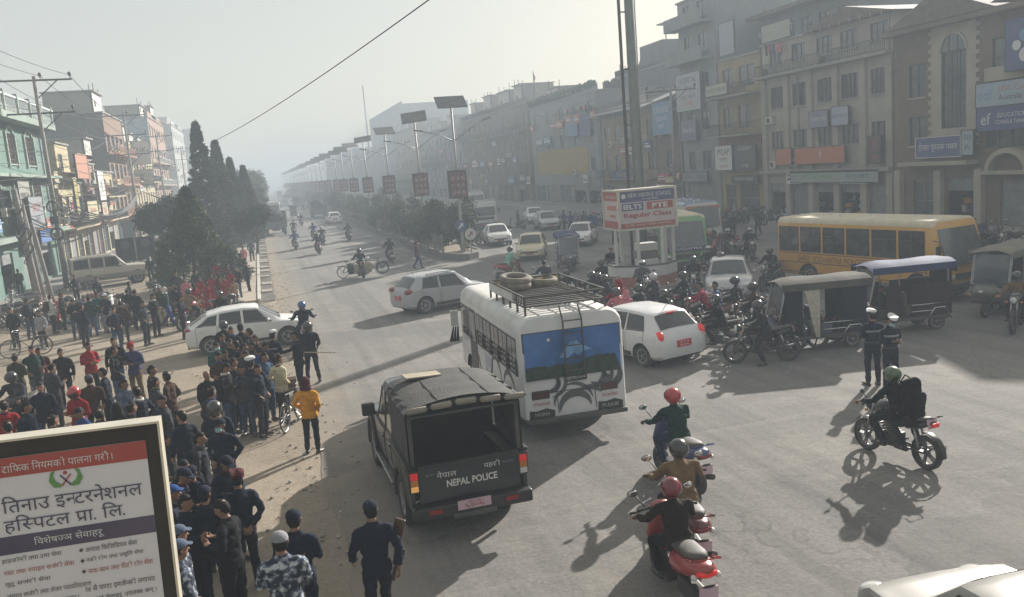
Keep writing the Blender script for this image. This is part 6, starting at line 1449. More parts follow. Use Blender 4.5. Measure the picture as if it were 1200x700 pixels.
    for yy in np.linspace(y0, y1, 6):
        for s in (-1, 1): ra.box(s*x-.02, s*x+.02, yy-.02, yy+.02, 2.60, 3.0, CHAR)
    ra.build('roof_rack', t)
    for k in range(13): MB().box(-x, x, y0+.06+k*.24, y0+.11+k*.24, 2.785, 2.815, CHAR).build('rack_slat', t)
    for k in range(5): MB().box(-x+.1+k*.38, -x+.13+k*.38, y0, y1, 2.765, 2.785, CHAR).build('rack_bearer', t)
    Pn = MB().box(-x-.03, -x-.02, y0+.9, y1-.05, 2.80, 2.98, DUSTW).build('side_board', t); MB().box(-x, x, y1+.01, y1+.03, 2.8, 3.0, TAXI).build('front_board', t)
    C = MB(); rd = random.Random(4)
    for k in range(12): C.tube([(-x-.01, y0+.1+k*.09, 2.82+(k % 2)*.14), (-x-.01, y0+.19+k*.09, 2.96-(k % 2)*.14)], .008, 4, CHAR)
    C.build('lattice', t); MB().ell((.0, yr+1.1, 2.60), (.5, .25, .09), 12, 6, DUSTW).build('roof_vent', t, True)
    ws_pane(t, W, L, 1.35, 2.3, .4, 1.3, H)
    return t
mb = minibus()
# the yellow bus
YBP = paint('bus_yellow', (.60, .31, .04), .12); YBR = mat('bus_cream_roof', (.62, .55, .40), .75, var=.1, dust=.35)
def bigbus(label, L, W, H, body, roof, n=6, stripe=None, cat='bus', txt=None, z1=None, gm=None, front=None, name='bus', r=.22):
    t = thing(name, label, cat); z0 = .5; b = bus_body(t, L, W, z0, H, body, roof, .55, 1.25, r, split=H-.22)
    wy = (-L/2+1.7, L/2-1.1); cut_arches(b, [(s*.8, s*1.6, y, .45, .53) for s in (-1, 1) for y in wy]); wheels(t, (-W/2+.17, W/2-.17), wy, .45, .26, HUBC, 6)
    zt = z1 or H-.35; a = -L/2+.18; p = (L-.9)/n
    for s in (-1, 1):
        bus_windows(t, W, [(a+i*p, a+i*p+p-.09) for i in range(n)], 1.42, zt, s, BLK, split=True, gm=gm)
        for z in ((1.36, 1.0, .62) if stripe else (1.36,)): MB().box(s*(W/2)-.012, s*(W/2)+.012, -L/2+.2, L/2-.6, z-.02, z+.02, stripe or BLK).build('rub_strip', t)
        M = MB(); M.tube([(s*W/2, L/2-.5, 2.1), (s*(W/2+.25), L/2-.1, 2.1), (s*(W/2+.25), L/2-.1, 1.9)], .016, 6, CHAR).box(s*(W/2+.25)-.09, s*(W/2+.25)+.09, L/2-.14, L/2-.08, 1.6, 1.95, BLK); M.build('mirror', t)
        if txt: text(txt, .24, mat('bus_lettering', (.12, .05, .02), .6), t, (s*(W/2+.006), -.3, 1.16), (0, 0, R_(90 if s > 0 else -90)), w=L*.62)
        MB().ell((s*W*.36, L/2-.03, .86), (.15, .06, .11), 12, 6, CLRL).build('head_light', t, True)
        MB().box(s*W*.42-.08, s*W*.42+.08, -L/2-.01, -L/2+.03, .8, 1.1, REDL).build('tail_light', t)
    ws_pane(t, W, L, 1.3, zt+.05, .55, 1.25, H, gm or GLS2)
    ws = MB().box(-.02, .02, L/2-.35, L/2-.31, 1.3, zt, BLK)
    MB().box(-W/2+.1, W/2-.1, L/2-.04, L/2+.06, .48, .66, CHAR).build('bumper', t, bevel=.02); MB().box(-W/2+.1, W/2-.1, -L/2-.06, -L/2+.04, .48, .66, CHAR).build('bumper', t, bevel=.02)
    MB().box(-W*.3, W*.3, L/2+.0, L/2+.012, .78, .98, BLK).build('grille', t); MB().box(-W/2+.25, W/2-.25, -L/2-.004, -L/2+.03, 1.5, zt-.05, GLS).build('rear_window', t, bevel=.02)
    for k in range(7): MB().tube([(0.25*(-1)**k, -L/2+.6+k*(L-1.4)/6.5, H-.01), (.25*(-1)**k, -L/2+.6+k*(L-1.4)/6.5, H+.06)], [.09, .06], 8, DUSTW).build('roof_vent', t)
    if front: front(t, L, W)
    return t
ybus = bigbus('yellow school bus with cream roof and faded lettering, side on behind the electric rickshaws', 7.7, 2.2, 2.75, YBP, YBR, 6, mat('strip_brown', (.20, .10, .03), .6), txt='SHREE SIDDHARTHA MONTESSORI SCHOOL')
# ------------------------------------------------------------------ police pickup
PBK = paint('police_blue_black', (.010, .013, .020), .05); CANV = mat('canvas_grey', (.036, .038, .038), .9, var=.25, scale=4, bump=.5, dust=.12)
def pickup():
    t = thing('police_pickup', 'dark police pickup truck with a canvas covered open bed seen from behind', 'pickup truck'); W = 1.86; yr = -2.5
    cabS = [(-.75, .90, .5, 1.12, .76, 1.80), (-.70, .91, .5, 1.14, .78, 1.84), (.2, .91, .48, 1.10, .78, 1.86), (.62, .91, .48, 1.08, .74, 1.80), (1.28, .90, .48, 1.08, .80, 1.12), (2.1, .89, .5, 1.04, .74, 1.08), (2.42, .84, .5, .90, .66, .93), (2.52, .70, .56, .80, .5, .81)]
    rings = []; Y = []
    for a, b in zip(cabS, cabS[1:]):
        k = max(1, int((b[0]-a[0])/.18)); Y += [a[0]+(b[0]-a[0])*i/k for i in range(k)]
    Y.append(cabS[-1][0])
    for y in Y: h = sec(lerp_st(cabS, y)); rings.append([(x, y, z) for x, z in h]+[(-x, y, z) for x, z in reversed(h[1:-1])])
    o = MB().loft(rings, PBK).build('cab', t); cut_arches(o, [(s*.5, s*1.3, 1.72, .40, .48) for s in (-1, 1)])
    wheels(t, (-.80, .80), (-1.45, 1.72), .39, .25, ALLOY, 6)
    def P(y, tt, s): h = sec(lerp_st(cabS, y)); q = Vector(h[6]).lerp(Vector(h[7]), tt); return Vector((s*(q.x+.014), y, q.y))
    for s in (-1, 1):
        for b0, b1, t0, t1 in ((-.66, -.02, -.64, -.02), (.06, .98, .06, .62)):
            M = MB(); M.add([P(b0, .06, s), P(b1, .06, s), P(t1, .9, s), P(t0, .9, s)], [(0, 1, 2, 3)], GLS2); M.build('side_window', t)
            MB().tube([P(b0, .02, s), P(b1, .02, s), P(t1, .95, s), P(t0, .95, s)], .013, 5, BLK, close=True).build('window_trim', t)
            h = sec(lerp_st(cabS, b0+.15)); M = MB().box(s*(h[4][0]+.01)-.016, s*(h[4][0]+.01)+.016, b0+.05, b0+.24, h[4][1]-.02, h[4][1]+.02, CHROME).build('door_handle', t)
            gq = MB(); h = sec(lerp_st(cabS, b0-.03)); gq.tube([(s*(h[k][0]+.002), b0-.03, h[k][1]) for k in (2, 3, 4, 5, 6)], .008, 4, mat('gap', (.003, .003, .003), .9)); gq.build('door_gap', t)
        MB().box(s*.90-.06, s*.90+.05, -.7, 1.25, .38, .43, STEEL).build('side_step', t, bevel=.015)
        M = MB(); M.box(s*1.02-.12, s*1.02+.12, 1.02, 1.14, 1.10, 1.32, BLK); M.bar((s*.86, 1.08, 1.12), (s*.95, 1.08, 1.16), .05, m=BLK); M.build('wing_mirror', t, bevel=.03)
        # flared guards
        for yc in (1.72, -1.45):
            G_ = MB()
            pts = [(yc+.50*math.cos(R_(a)), .40+.50*math.sin(R_(a))) for a in range(-10, 191, 20)]
            G_.tube([(s*.92, y, z) for y, z in pts], [(.03, .05)]*len(pts), 6, BLK)
            G_.build('wheel_flare', t, True)
        # bed side
        B = MB().box(s*.92, s*.86, yr+.05, -.80, .52, 1.14, PBK); o = B.build('bed_side', t); cut_arches(o, [(s*.5, s*1.3, -1.45, .40, .47)]); MB().box(s*.93-.035, s*.93+.03, yr+.04, -.78, 1.12, 1.17, BLK).build('bed_rail', t, bevel=.01)
        # canopy side: canvas with folds
        C = MB(); n = 12; vs = []
        for i in range(n+1):
            y = yr+.08+(-.85-yr-.08)*i/n
            for z, q in ((1.17, 0), (1.5, .012), (1.85, .0), (1.98, -.05)): vs.append((s*(.90+q*math.sin(i*1.9)+(q if q < 0 else 0)), y, z))
        C.add(vs+[(x-s*.02, y, z) for x, y, z in vs], [(i*4+j, i*4+j+1, (i+1)*4+j+1, (i+1)*4+j) for i in range(n) for j in range(3)], CANV); C.build('canvas_side', t, True)
        MB().box(s*.84-.03, s*.84+.03, yr+.10, yr+.16, 1.15, 1.95, CHAR).build('hoop_post', t)
        T_ = MB().box(s*.86-.085, s*.86+.075, yr-.012, yr+.10, .80, 1.12, BLK).build('tail_light', t, bevel=.01)
        MB().box(s*.86-.06, s*.86+.055, yr-.026, yr-.010, .99, 1.09, REDON).build('red_lens', T_, bevel=.006); MB().box(s*.86-.06, s*.86+.055, yr-.026, yr-.010, .905, .985, mat('orange_lens', (.5, .2, .03), .2, coat=.5)).build('orange_lens', T_, bevel=.006)
        MB().box(s*.86-.06, s*.86+.055, yr-.026, yr-.010, .82, .90, AMBL if s < 0 else CLRL).build('lower_lens', T_, bevel=.006)
        MB().box(s*.6-.10, s*.6+.10, yr-.155, yr-.14, .50, .56, mat('reflector', (.25, .01, .01), .3)).build('reflector', t)
        # bench
        MB().box(s*.80-.14, s*.80+.04, yr+.2, -.95, 1.0, 1.06, CHAR).build('bench', t)
    MB().box(-.86, .86, yr+.05, -.80, .52, .58, CHAR).build('bed_floor', t)
    MB().box(-.86, .86, -.84, -.78, .55, 1.95, BLK).build('bed_front', t); M = MB().box(-.5, .5, -.86, -.845, 1.42, 1.72, GLS2); M.build('rear_window', t); M = MB().tube([(-.52, -.87, 1.40), (.52, -.87, 1.40), (.52, -.87, 1.74), (-.52, -.87, 1.74)], .018, 5, CHAR, close=True); M.build('window_trim', t)
    MB().box(-.80, .80, yr, yr+.06, .62, 1.14, PBK).build('tailgate', t, bevel=.02); MB().box(-.80, .80, yr-.01, yr+.07, 1.12, 1.165, BLK).build('tailgate_rail', t, bevel=.01)
    # canopy roof: arched canvas with seams and sagging edges
    C = MB(); nx, ny = 10, 10; vs = []
    for j in range(ny+1):
        y = yr-.04+(-.60-yr+.04)*j/ny
        for i in range(nx+1):
            u = -1+2*i/nx; z = 2.08-.12*abs(u)**2.2+.012*math.cos(j*1.9)*(1-abs(u)); 
            if abs(u) > .99: z = 1.93
            vs.append((u*.93, y, z))
    fs = [(j*(nx+1)+i, j*(nx+1)+i+1, (j+1)*(nx+1)+i+1, (j+1)*(nx+1)+i) for j in range(ny) for i in range(nx)]; k = len(vs)
    C.add(vs+[(x, y, z-.025) for x, y, z in vs], fs+[tuple(q+k for q in f) for f in fs], CANV); C.build('canvas_roof', t, 60)
    S_ = MB()
    for u in (-.42, .42): S_.tube([(u*.93, yr-.04, 2.083-.12*abs(u)**2.2), (u*.93, -.6, 2.083-.12*abs(u)**2.2)], .01, 4, CHAR)
    S_.build('seam', t)
    for i in range(5): 
        a = -.90+i*.38; MB().tube([(a, yr-.05, 1.975+.02*(2-abs(i-2))), (a+.03, yr-.06, 1.97+.02*(2-abs(i-2))), (a+.31, yr-.07, 1.975+.02*(2-abs(i-1.6))), (a+.34, yr-.06, 1.97+.02*(2-abs(i-1.6)))], [.02, .045, .045, .02], 8, mat('canvas_roll', (.22, .20, .17), .9, var=.2, dust=.3, bump=.4)).build('canvas_roll', t, True)
    MB().tube([(-.86, yr+.02, 1.86), (.86, yr+.02, 1.86)], .02, 6, CHAR).build('hoop_bar', t)
    MB().tube([(-.86, yr+.02, 1.90), (-.88, yr+.02, 1.94), (0, yr+.02, 2.03), (.88, yr+.02, 1.94), (.86, yr+.02, 1.90)], .022, 6, CHAR).build('hoop', t)
    # bumper, plate and lettering
    B = MB().box(-.94, .94, yr-.14, yr+.02, .42, .60, BLK).box(-.35, .35, yr-.17, yr-.12, .38, .46, CHAR); B.build('rear_bumper', t, bevel=.03)
    MB().box(-.26, .26, yr-.165, yr-.145, .50, .63, mat('plate_pink', (.55, .38, .45), .5, dust=.15)).build('number_plate', t); text('बा १ झ', .035, PR, t, (.0, yr-.17, .60), w=.2); text('६१०६', .06, PR, t, (0, yr-.17, .545), w=.3)
    text('नेपाल', .10, WT, t, (-.36, yr-.006, 1.005), w=.31); text('प्रहरी', .10, WT, t, (.36, yr-.006, 1.03), w=.26); text('NEPAL POLICE', .105, WT, t, (.03, yr-.006, .86), w=.80, bold=True); text('SCORPIO', .03, PGR, t, (-.62, yr-.006, 1.02), w=.15) if False else text('लु बा', .03, PGR, t, (-.62, yr-.006, 1.02), w=.14); text('M 2 D I', .035, PGR, t, (.62, yr-.006, 1.03), w=.16)
    MB().box(-.75, -.15, -1.05, -.72, 2.075, 2.095, mat('cardboard', (.34, .30, .22), .9, var=.15)).build('cardboard_sheet', t, rot=(0, R_(2), R_(4)))
    return t
pk = pickup()
# ------------------------------------------------------------------ motorcycles and scooters
HUBD = mat('rim_dark', (.09, .09, .095), .4, metal=.5, dust=.15)
def mk_bike():
    t = thing('motorcycle', 'black motorcycle', 'motorcycle'); wmz, rm = wheel_mesh(.30, .11, .80), rim_mesh(.25, .08, HUBD, 5, True)
    for y in (.70, -.60): o = inst('wheel', wmz, t, (0, y, .30)); inst('rim', rm, o)
    F = MB()
    for s in (-.07, .07): F.tube([(s, .70, .30), (s, .52, .78), (s, .46, .98)], [.022, .026, .026], 6, STEEL)
    F.build('fork', t, True)
    MB().tube([(0, .70-.33*math.sin(R_(a)), .30+.34*math.cos(R_(a))) for a in (-50, -25, 0, 25, 55)], [(.045, .008)]*5, 8, BLK).build('front_mudguard', t, True)
    MB().tube([(0, -.62-.33*math.sin(R_(a)), .30+.35*math.cos(R_(a))) for a in (-15, 10, 40, 70, 95)], [(.065, .008)]*5, 8, BLK).build('rear_mudguard', t, True)
    M = MB(); M.ell((0, .60, .88), (.10, .09, .10), 12, 8, BLK); o = M.build('head_lamp', t, True); MB().ell((0, .655, .88), (.085, .05, .085), 12, 8, CLRL).build('lens', o, True)
    MB().tube([(-.34, .40, 1.02), (-.26, .44, 1.03), (-.10, .48, .98), (.10, .48, .98), (.26, .44, 1.03), (.34, .40, 1.02)], .014, 6, CHAR).build('handlebar', t, True)
    for s in (-1, 1):
        MB().tube([(s*.34, .40, 1.02), (s*.45, .37, 1.01)], .019, 8, RUB).build('grip', t, True)
        M = MB().tube([(s*.24, .46, 1.03), (s*.30, .50, 1.18)], .008, 5, CHAR); M.ell((s*.33, .49, 1.21), (.065, .015, .04), 10, 6, BLK); o = M.build('mirror', t, True); MB().ell((s*.33, .478, 1.21), (.055, .006, .033), 10, 6, CHROME).build('mirror_glass', o, True)
        MB().ell((s*.17, .56, .82), (.04, .03, .025), 8, 5, mat('orange_lens', (.5, .2, .03), .2, coat=.5)).build('indicator', t, True)
        MB().tube([(s*.08, .0, .36), (s*.24, .0, .34)], .018, 6, RUB).build('footpeg', t)
    M = MB(); M.mi(BLK); M.tube([(0, .50, .80), (0, .38, .90), (0, .20, .93), (0, .02, .86), (0, -.05, .78)], [(.05, .06), (.13, .11), (.14, .12), (.10, .08), (.05, .05)], 12, BLK); M.build('fuel_tank', t, True)
    MB().tube([(0, .02, .82), (0, -.15, .80), (0, -.40, .84), (0, -.62, .89), (0, -.68, .90)], [(.08, .03), (.13, .045), (.12, .045), (.11, .035), (.06, .02)], 12, mat('seat_vinyl', (.014, .014, .015), .6, dust=.25)).build('seat', t, True)
    M = MB(); M.tube([(0, -.25, .70), (0, -.5, .76), (0, -.74, .84)], [(.13, .07), (.12, .07), (.06, .035)], 10, BLK); M.build('side_panel', t, True)
    M = MB(); M.box(-.11, .11, -.06, .24, .26, .50, CHAR); M.tube([(0, .10, .48), (0, .18, .74)], [(.09, .09), (.08, .08)], 10, CHAR); 
    for k in range(5): M.box(-.12, .12, .04+.02*k, .24+.02*k, .50+.045*k, .512+.045*k, STEEL)
    M.tube([(.11, .08, .36), (.15, .08, .36)], .09, 12, STEEL); M.build('engine', t)
    MB().tube([(.10, .22, .40), (.13, .28, .28), (.15, .05, .22), (.17, -.35, .28), (.19, -.80, .38)], [.02, .02, .025, .045, .05], 8, CHROME).build('exhaust', t, True)
    M = MB()
    for s in (-.09, .09): M.tube([(s, .0, .32), (s, -.60, .30)], .02, 5, CHAR).tube([(s, -.52, .34), (s, -.40, .72)], .022, 5, STEEL)
    M.tube([(0, .46, .86), (0, .36, .60), (0, .25, .26), (0, -.1, .26)], .028, 6, CHAR).tube([(0, .44, .80), (0, -.1, .72), (0, -.7, .80)], .022, 6, CHAR); M.build('frame', t, True)
    MB().box(-.075, .075, -.80, -.76, .78, .85, REDL).build('tail_light', t, bevel=.01)
    o = MB().box(-.11, .11, -.90, -.885, .55, .70, mat('plate_pink', (.55, .38, .45), .5, dust=.15)).build('number_plate', t, rot=(R_(-14), 0, 0), loc=(0, 0, .0))
    MB().tube([(-.14, -.70, .92), (-.13, -.80, .95), (.13, -.80, .95), (.14, -.70, .92)], .012, 6, CHAR).build('grab_rail', t, True)
    return t
def mk_scoot():
    t = thing('scooter', 'red scooter', 'scooter'); wmz, rm = wheel_mesh(.22, .10, .62), rim_mesh(.14, .08, HUBD, 5)
    for y in (.62, -.55): o = inst('wheel', wmz, t, (0, y, .22)); inst('rim', rm, o)
    M = MB(); M.tube([(0, .66, .34), (0, .56, .48), (0, .50, .66), (0, .45, .88), (0, .46, .95)], [(.06, .10), (.14, .07), (.20, .06), (.16, .06), (.09, .05)], 14, BLK); M.build('front_apron', t, True)
    MB().tube([(0, .80, .32), (0, .66, .46), (0, .50, .42)], [(.05, .02), (.085, .03), (.08, .02)], 10, BLK).build('front_mudguard', t, True)
    MB().box(-.17, .17, -.05, .44, .26, .32, BLK).build('floorboard', t, bevel=.02)
    MB().tube([(0, .02, .46), (0, -.2, .60), (0, -.5, .66), (0, -.76, .72), (0, -.84, .76)], [(.10, .18), (.20, .16), (.21, .13), (.14, .09), (.05, .04)], 14, BLK).build('rear_fairing', t, True)
    MB().tube([(0, .04, .74), (0, -.2, .78), (0, -.5, .80), (0, -.68, .82)], [(.09, .03), (.15, .05), (.15, .05), (.08, .03)], 12, mat('seat_vinyl', (.014, .014, .015), .6, dust=.25)).build('seat', t, True)
    MB().tube([(-.34, .40, 1.0), (-.15, .45, 1.0), (.15, .45, 1.0), (.34, .40, 1.0)], .02, 6, BLK).build('handlebar', t, True)
    M = MB(); M.ell((0, .46, 1.0), (.15, .10, .08), 12, 8, BLK); o = M.build('handlebar_cowl', t, True); MB().ell((0, .53, 1.0), (.085, .05, .05), 10, 6, CLRL).build('head_lamp', o, True)
    for s in (-1, 1):
        MB().tube([(s*.34, .40, 1.0), (s*.44, .37, 1.0)], .019, 8, RUB).build('grip', t, True)
        M = MB().tube([(s*.22, .46, 1.02), (s*.32, .48, 1.17)], .008, 5, CHAR); M.ell((s*.36, .47, 1.21), (.075, .015, .045), 12, 6, BLK); o = M.build('mirror', t, True); MB().ell((s*.36, .456, 1.21), (.066, .006, .038), 12, 6, CHROME).build('mirror_glass', o, True)
    MB().ell((0, -.80, .70), (.13, .06, .05), 12, 6, REDL).build('tail_light', t, True)
    for s in (-1, 1): MB().ell((s*.14, -.77, .66), (.04, .05, .035), 8, 5, CLRL).build('indicator', t, True)
    MB().box(-.11, .11, -.84, -.82, .42, .56, mat('plate_pink', (.55, .38, .45), .5, dust=.15)).build('number_plate', t)
    MB().tube([(0, -.70, .42), (0, -.80, .50), (0, -.85, .58)], [(.08, .01)]*3, 6, BLK).build('rear_mudguard', t, True)
    MB().tube([(-.16, -.62, .80), (-.17, -.80, .86), (.17, -.80, .86), (.16, -.62, .80)], .014, 6, BLK).build('grab_rail', t, True)
    MB().tube([(.12, -.2, .24), (.15, -.55, .26), (.16, -.75, .32)], [.02, .05, .05], 8, CHAR).build('exhaust', t, True); MB().box(-.08, .10, -.60, -.1, .18, .40, CHAR).build('engine', t, bevel=.03)
    return t
bike0, scoot0 = mk_bike(), mk_scoot()
def mk_bicycle():
    t = thing('bicycle', 'old black roadster bicycle', 'bicycle')
    Wm = MB().torus((0, 0, 0), .33, .018, 28, 6, 'x', RUB).mesh('wheel', True); Sp = MB()
    for k in range(18):
        a = 2*math.pi*k/18; Sp.tube([(.02*(-1)**k, 0, 0), (0, .32*math.cos(a), .32*math.sin(a))], .0035, 4, STEEL)
    Sp.torus((0, 0, 0), .31, .008, 24, 4, 'x', STEEL); Sp.tube([(-.04, 0, 0), (.04, 0, 0)], .02, 8, STEEL); spm = Sp.mesh('rim')
    for y in (.54, -.52): o = inst('wheel', Wm, t, (0, y, .35)); inst('rim', spm, o)
    F = MB(); 
    for a, b in (((0, -.14, .32), (0, -.30, .84)), ((0, -.14, .32), (0, .36, .80)), ((0, -.27, .76), (0, .38, .84)), ((0, .38, .95), (0, .38, .76)), ((.04, .38, .78), (.05, .54, .35)), ((-.04, .38, .78), (-.05, .54, .35)), ((.04, -.14, .32), (.05, -.52, .35)), ((-.04, -.14, .32), (-.05, -.52, .35)), ((.03, -.28, .76), (.05, -.52, .35)), ((-.03, -.28, .76), (-.05, -.52, .35))): F.tube([a, b], .014, 6, CHAR)
    F.build('frame', t)
    MB().tube([(-.28, .20, .98), (-.24, .36, 1.0), (0, .42, .96), (.24, .36, 1.0), (.28, .20, .98)], .012, 6, STEEL).build('handlebar', t, True)
    MB().tube([(0, -.16, .90), (0, -.30, .92), (0, -.40, .93)], [(.03, .02), (.07, .03), (.09, .03)], 8, BLK).build('saddle', t, True)
    M = MB().box(-.07, .07, -.82, -.40, .70, .72, CHAR); M.tube([(0.06, -.8, .70), (.05, -.52, .35)], .008, 4, CHAR).tube([(-.06, -.8, .70), (-.05, -.52, .35)], .008, 4, CHAR); M.build('carrier', t)
    M = MB().tube([(-.12, -.14, .20), (-.02, -.14, .32), (.02, -.14, .32), (.12, -.14, .46)], .01, 5, STEEL).torus((.03, -.14, .32), .09, .006, 16, 4, 'x', STEEL); M.build('crank', t)
    for s in (-.54, .52): pass
    MB().tube([(0, -.52-.37*math.sin(R_(a)), .35+.37*math.cos(R_(a))) for a in (-60, -30, 0, 30, 60, 90)], [(.03, .004)]*6, 6, CHAR).build('mudguard', t, True)
    return t
cyc0 = mk_bicycle()
# ------------------------------------------------------------------ electric rickshaw
def mk_erick(label, top, body, cloth_m, length=2.8, drape=False):
    t = thing('electric_rickshaw', label, 'electric rickshaw'); L = length; W = 1.0; y0 = -L/2
    wmz, rm = wheel_mesh(.24, .09, .7), rim_mesh(.17, .07, STEEL, 6)
    for x, y in ((-.42, y0+.45), (.42, y0+.45), (0, L/2-.25)): o = inst('wheel', wmz, t, (x, y, .24)); inst('rim', rm, o)
    MB().box(-W/2, W/2, y0+.1, L/2-.55, .32, .40, CHAR).build('floor', t, bevel=.01)
    MB().box(-W/2+.03, W/2-.03, y0+.12, y0+.20, .40, .82, body).build('rear_panel', t, bevel=.02)
    B = MB(); B.tube([(0, L/2-.55, .62), (0, L/2-.25, .68), (0, L/2-.05, .66), (0, L/2+.02, .62)], [(.46, .28), (.40, .26), (.28, .2), (.12, .1)], 14, body); B.build('front_cowl', t, True)
    MB().ell((0, L/2-.02, .72), (.11, .08, .09), 12, 8, CLRL).build('head_lamp', t, True)
    for s in (-1, 1):
        MB().ell((s*.32, L/2-.14, .62), (.06, .05, .05), 8, 6, mat('orange_lens', (.5, .2, .03), .2, coat=.5)).build('indicator', t, True)
        for y, yt in ((L/2-.50, L/2-.72), (.1, .1), (y0+.15, y0+.15)): MB().tube([(s*W/2*.95, y, .40 if y != L/2-.50 else .85), (s*W/2*.95, yt, 1.72)], .018, 6, STEEL).build('post', t)
        M = MB(); 
        for z in (.55, .72): M.tube([(s*(W/2+.03), y0+.2, z), (s*(W/2+.03), -.2, z)], .014, 6, CHROME)
        M.tube([(s*(W/2+.06), y0+.1, .30), (s*(W/2+.08), y0+.3, .62), (s*(W/2+.08), y0+.6, .62), (s*(W/2+.06), y0+.85, .30)], .016, 6, CHROME); M.build('side_rail', t, True)
        MB().tube([(s*.44, y0+.45-.28*math.sin(R_(a)), .24+.28*math.cos(R_(a))) for a in (-80, -40, 0, 40, 80)], [(.07, .008)]*5, 6, body).build('mudguard', t, True)
        if drape:
            D = MB(); vs = []
            for i in range(9):
                y = y0+.25+i*.11; 
                for j in range(5): z = 1.65-j*.28; vs.append((s*(W/2+.01)+.02*math.sin(i*2.4+j), y-.15*max(0, j-2)*(i/9), z))
            D.add(vs, [(i*5+j, i*5+j+1, (i+1)*5+j+1, (i+1)*5+j) for i in range(8) for j in range(4)], cloth_m); D.build('side_curtain', t, True)
        tl = MB().box(s*.38-.06, s*.38+.06, y0+.10, y0+.13, .62, .70, REDL).build('tail_light', t)
    M = MB(); vs = []
    for j in range(9):
        y = y0-.05+(L-.50)*j/8
        for i in range(9):
            u = -1+2*i/8; vs.append((u*(W/2+.06), y, 1.84-.10*abs(u)**2.5+.02*math.sin(j*1.4+i)-(.07 if j == 8 else 0)))
    fs = [(j*9+i, j*9+i+1, (j+1)*9+i+1, (j+1)*9+i) for j in range(8) for i in range(8)]
    M.add(vs+[(x, y, z-.02) for x, y, z in vs], fs+[tuple(q+81 for q in f) for f in fs], top); M.build('canopy', t, 60)
    V = MB()
    for s in (-1, 1): V.box(s*(W/2+.06)-.004, s*(W/2+.06)+.004, y0-.05, L/2-.56, 1.58, 1.76, top)
    V.box(-W/2-.06, W/2+.06, y0-.056, y0-.048, 1.5, 1.76, top); V.build('canopy_valance', t)
    MB().add([(-.42, L/2-.52, .88), (.42, L/2-.52, .88), (.42, L/2-.70, 1.66), (-.42, L/2-.70, 1.66)], [(0, 1, 2, 3)], GLS2).build('windscreen', t); MB().tube([(-.44, L/2-.515, .86), (.44, L/2-.515, .86), (.44, L/2-.70, 1.68), (-.44, L/2-.70, 1.68)], .018, 5, STEEL, close=True).build('windscreen_frame', t)
    for y, f in ((y0+.32, 1), (-.35, -1), (.42, 1)):
        if y > .3: MB().box(-.38, .38, y-.2, y+.15, .40, .62, cloth_m).build('seat', t, bevel=.03)
        else: MB().box(-.42, .42, y-.15, y+.2, .40, .66, cloth_m).build('seat', t, bevel=.03); MB().box(-.42, .42, y-(.2 if f > 0 else -.2), y-(.13 if f > 0 else -.27), .66, 1.05, cloth_m).build('backrest', t, bevel=.03)
    MB().tube([(-.25, L/2-.62, 1.02), (0, L/2-.52, .98), (.25, L/2-.62, 1.02)], .014, 6, CHAR).build('handlebar', t)
    return t
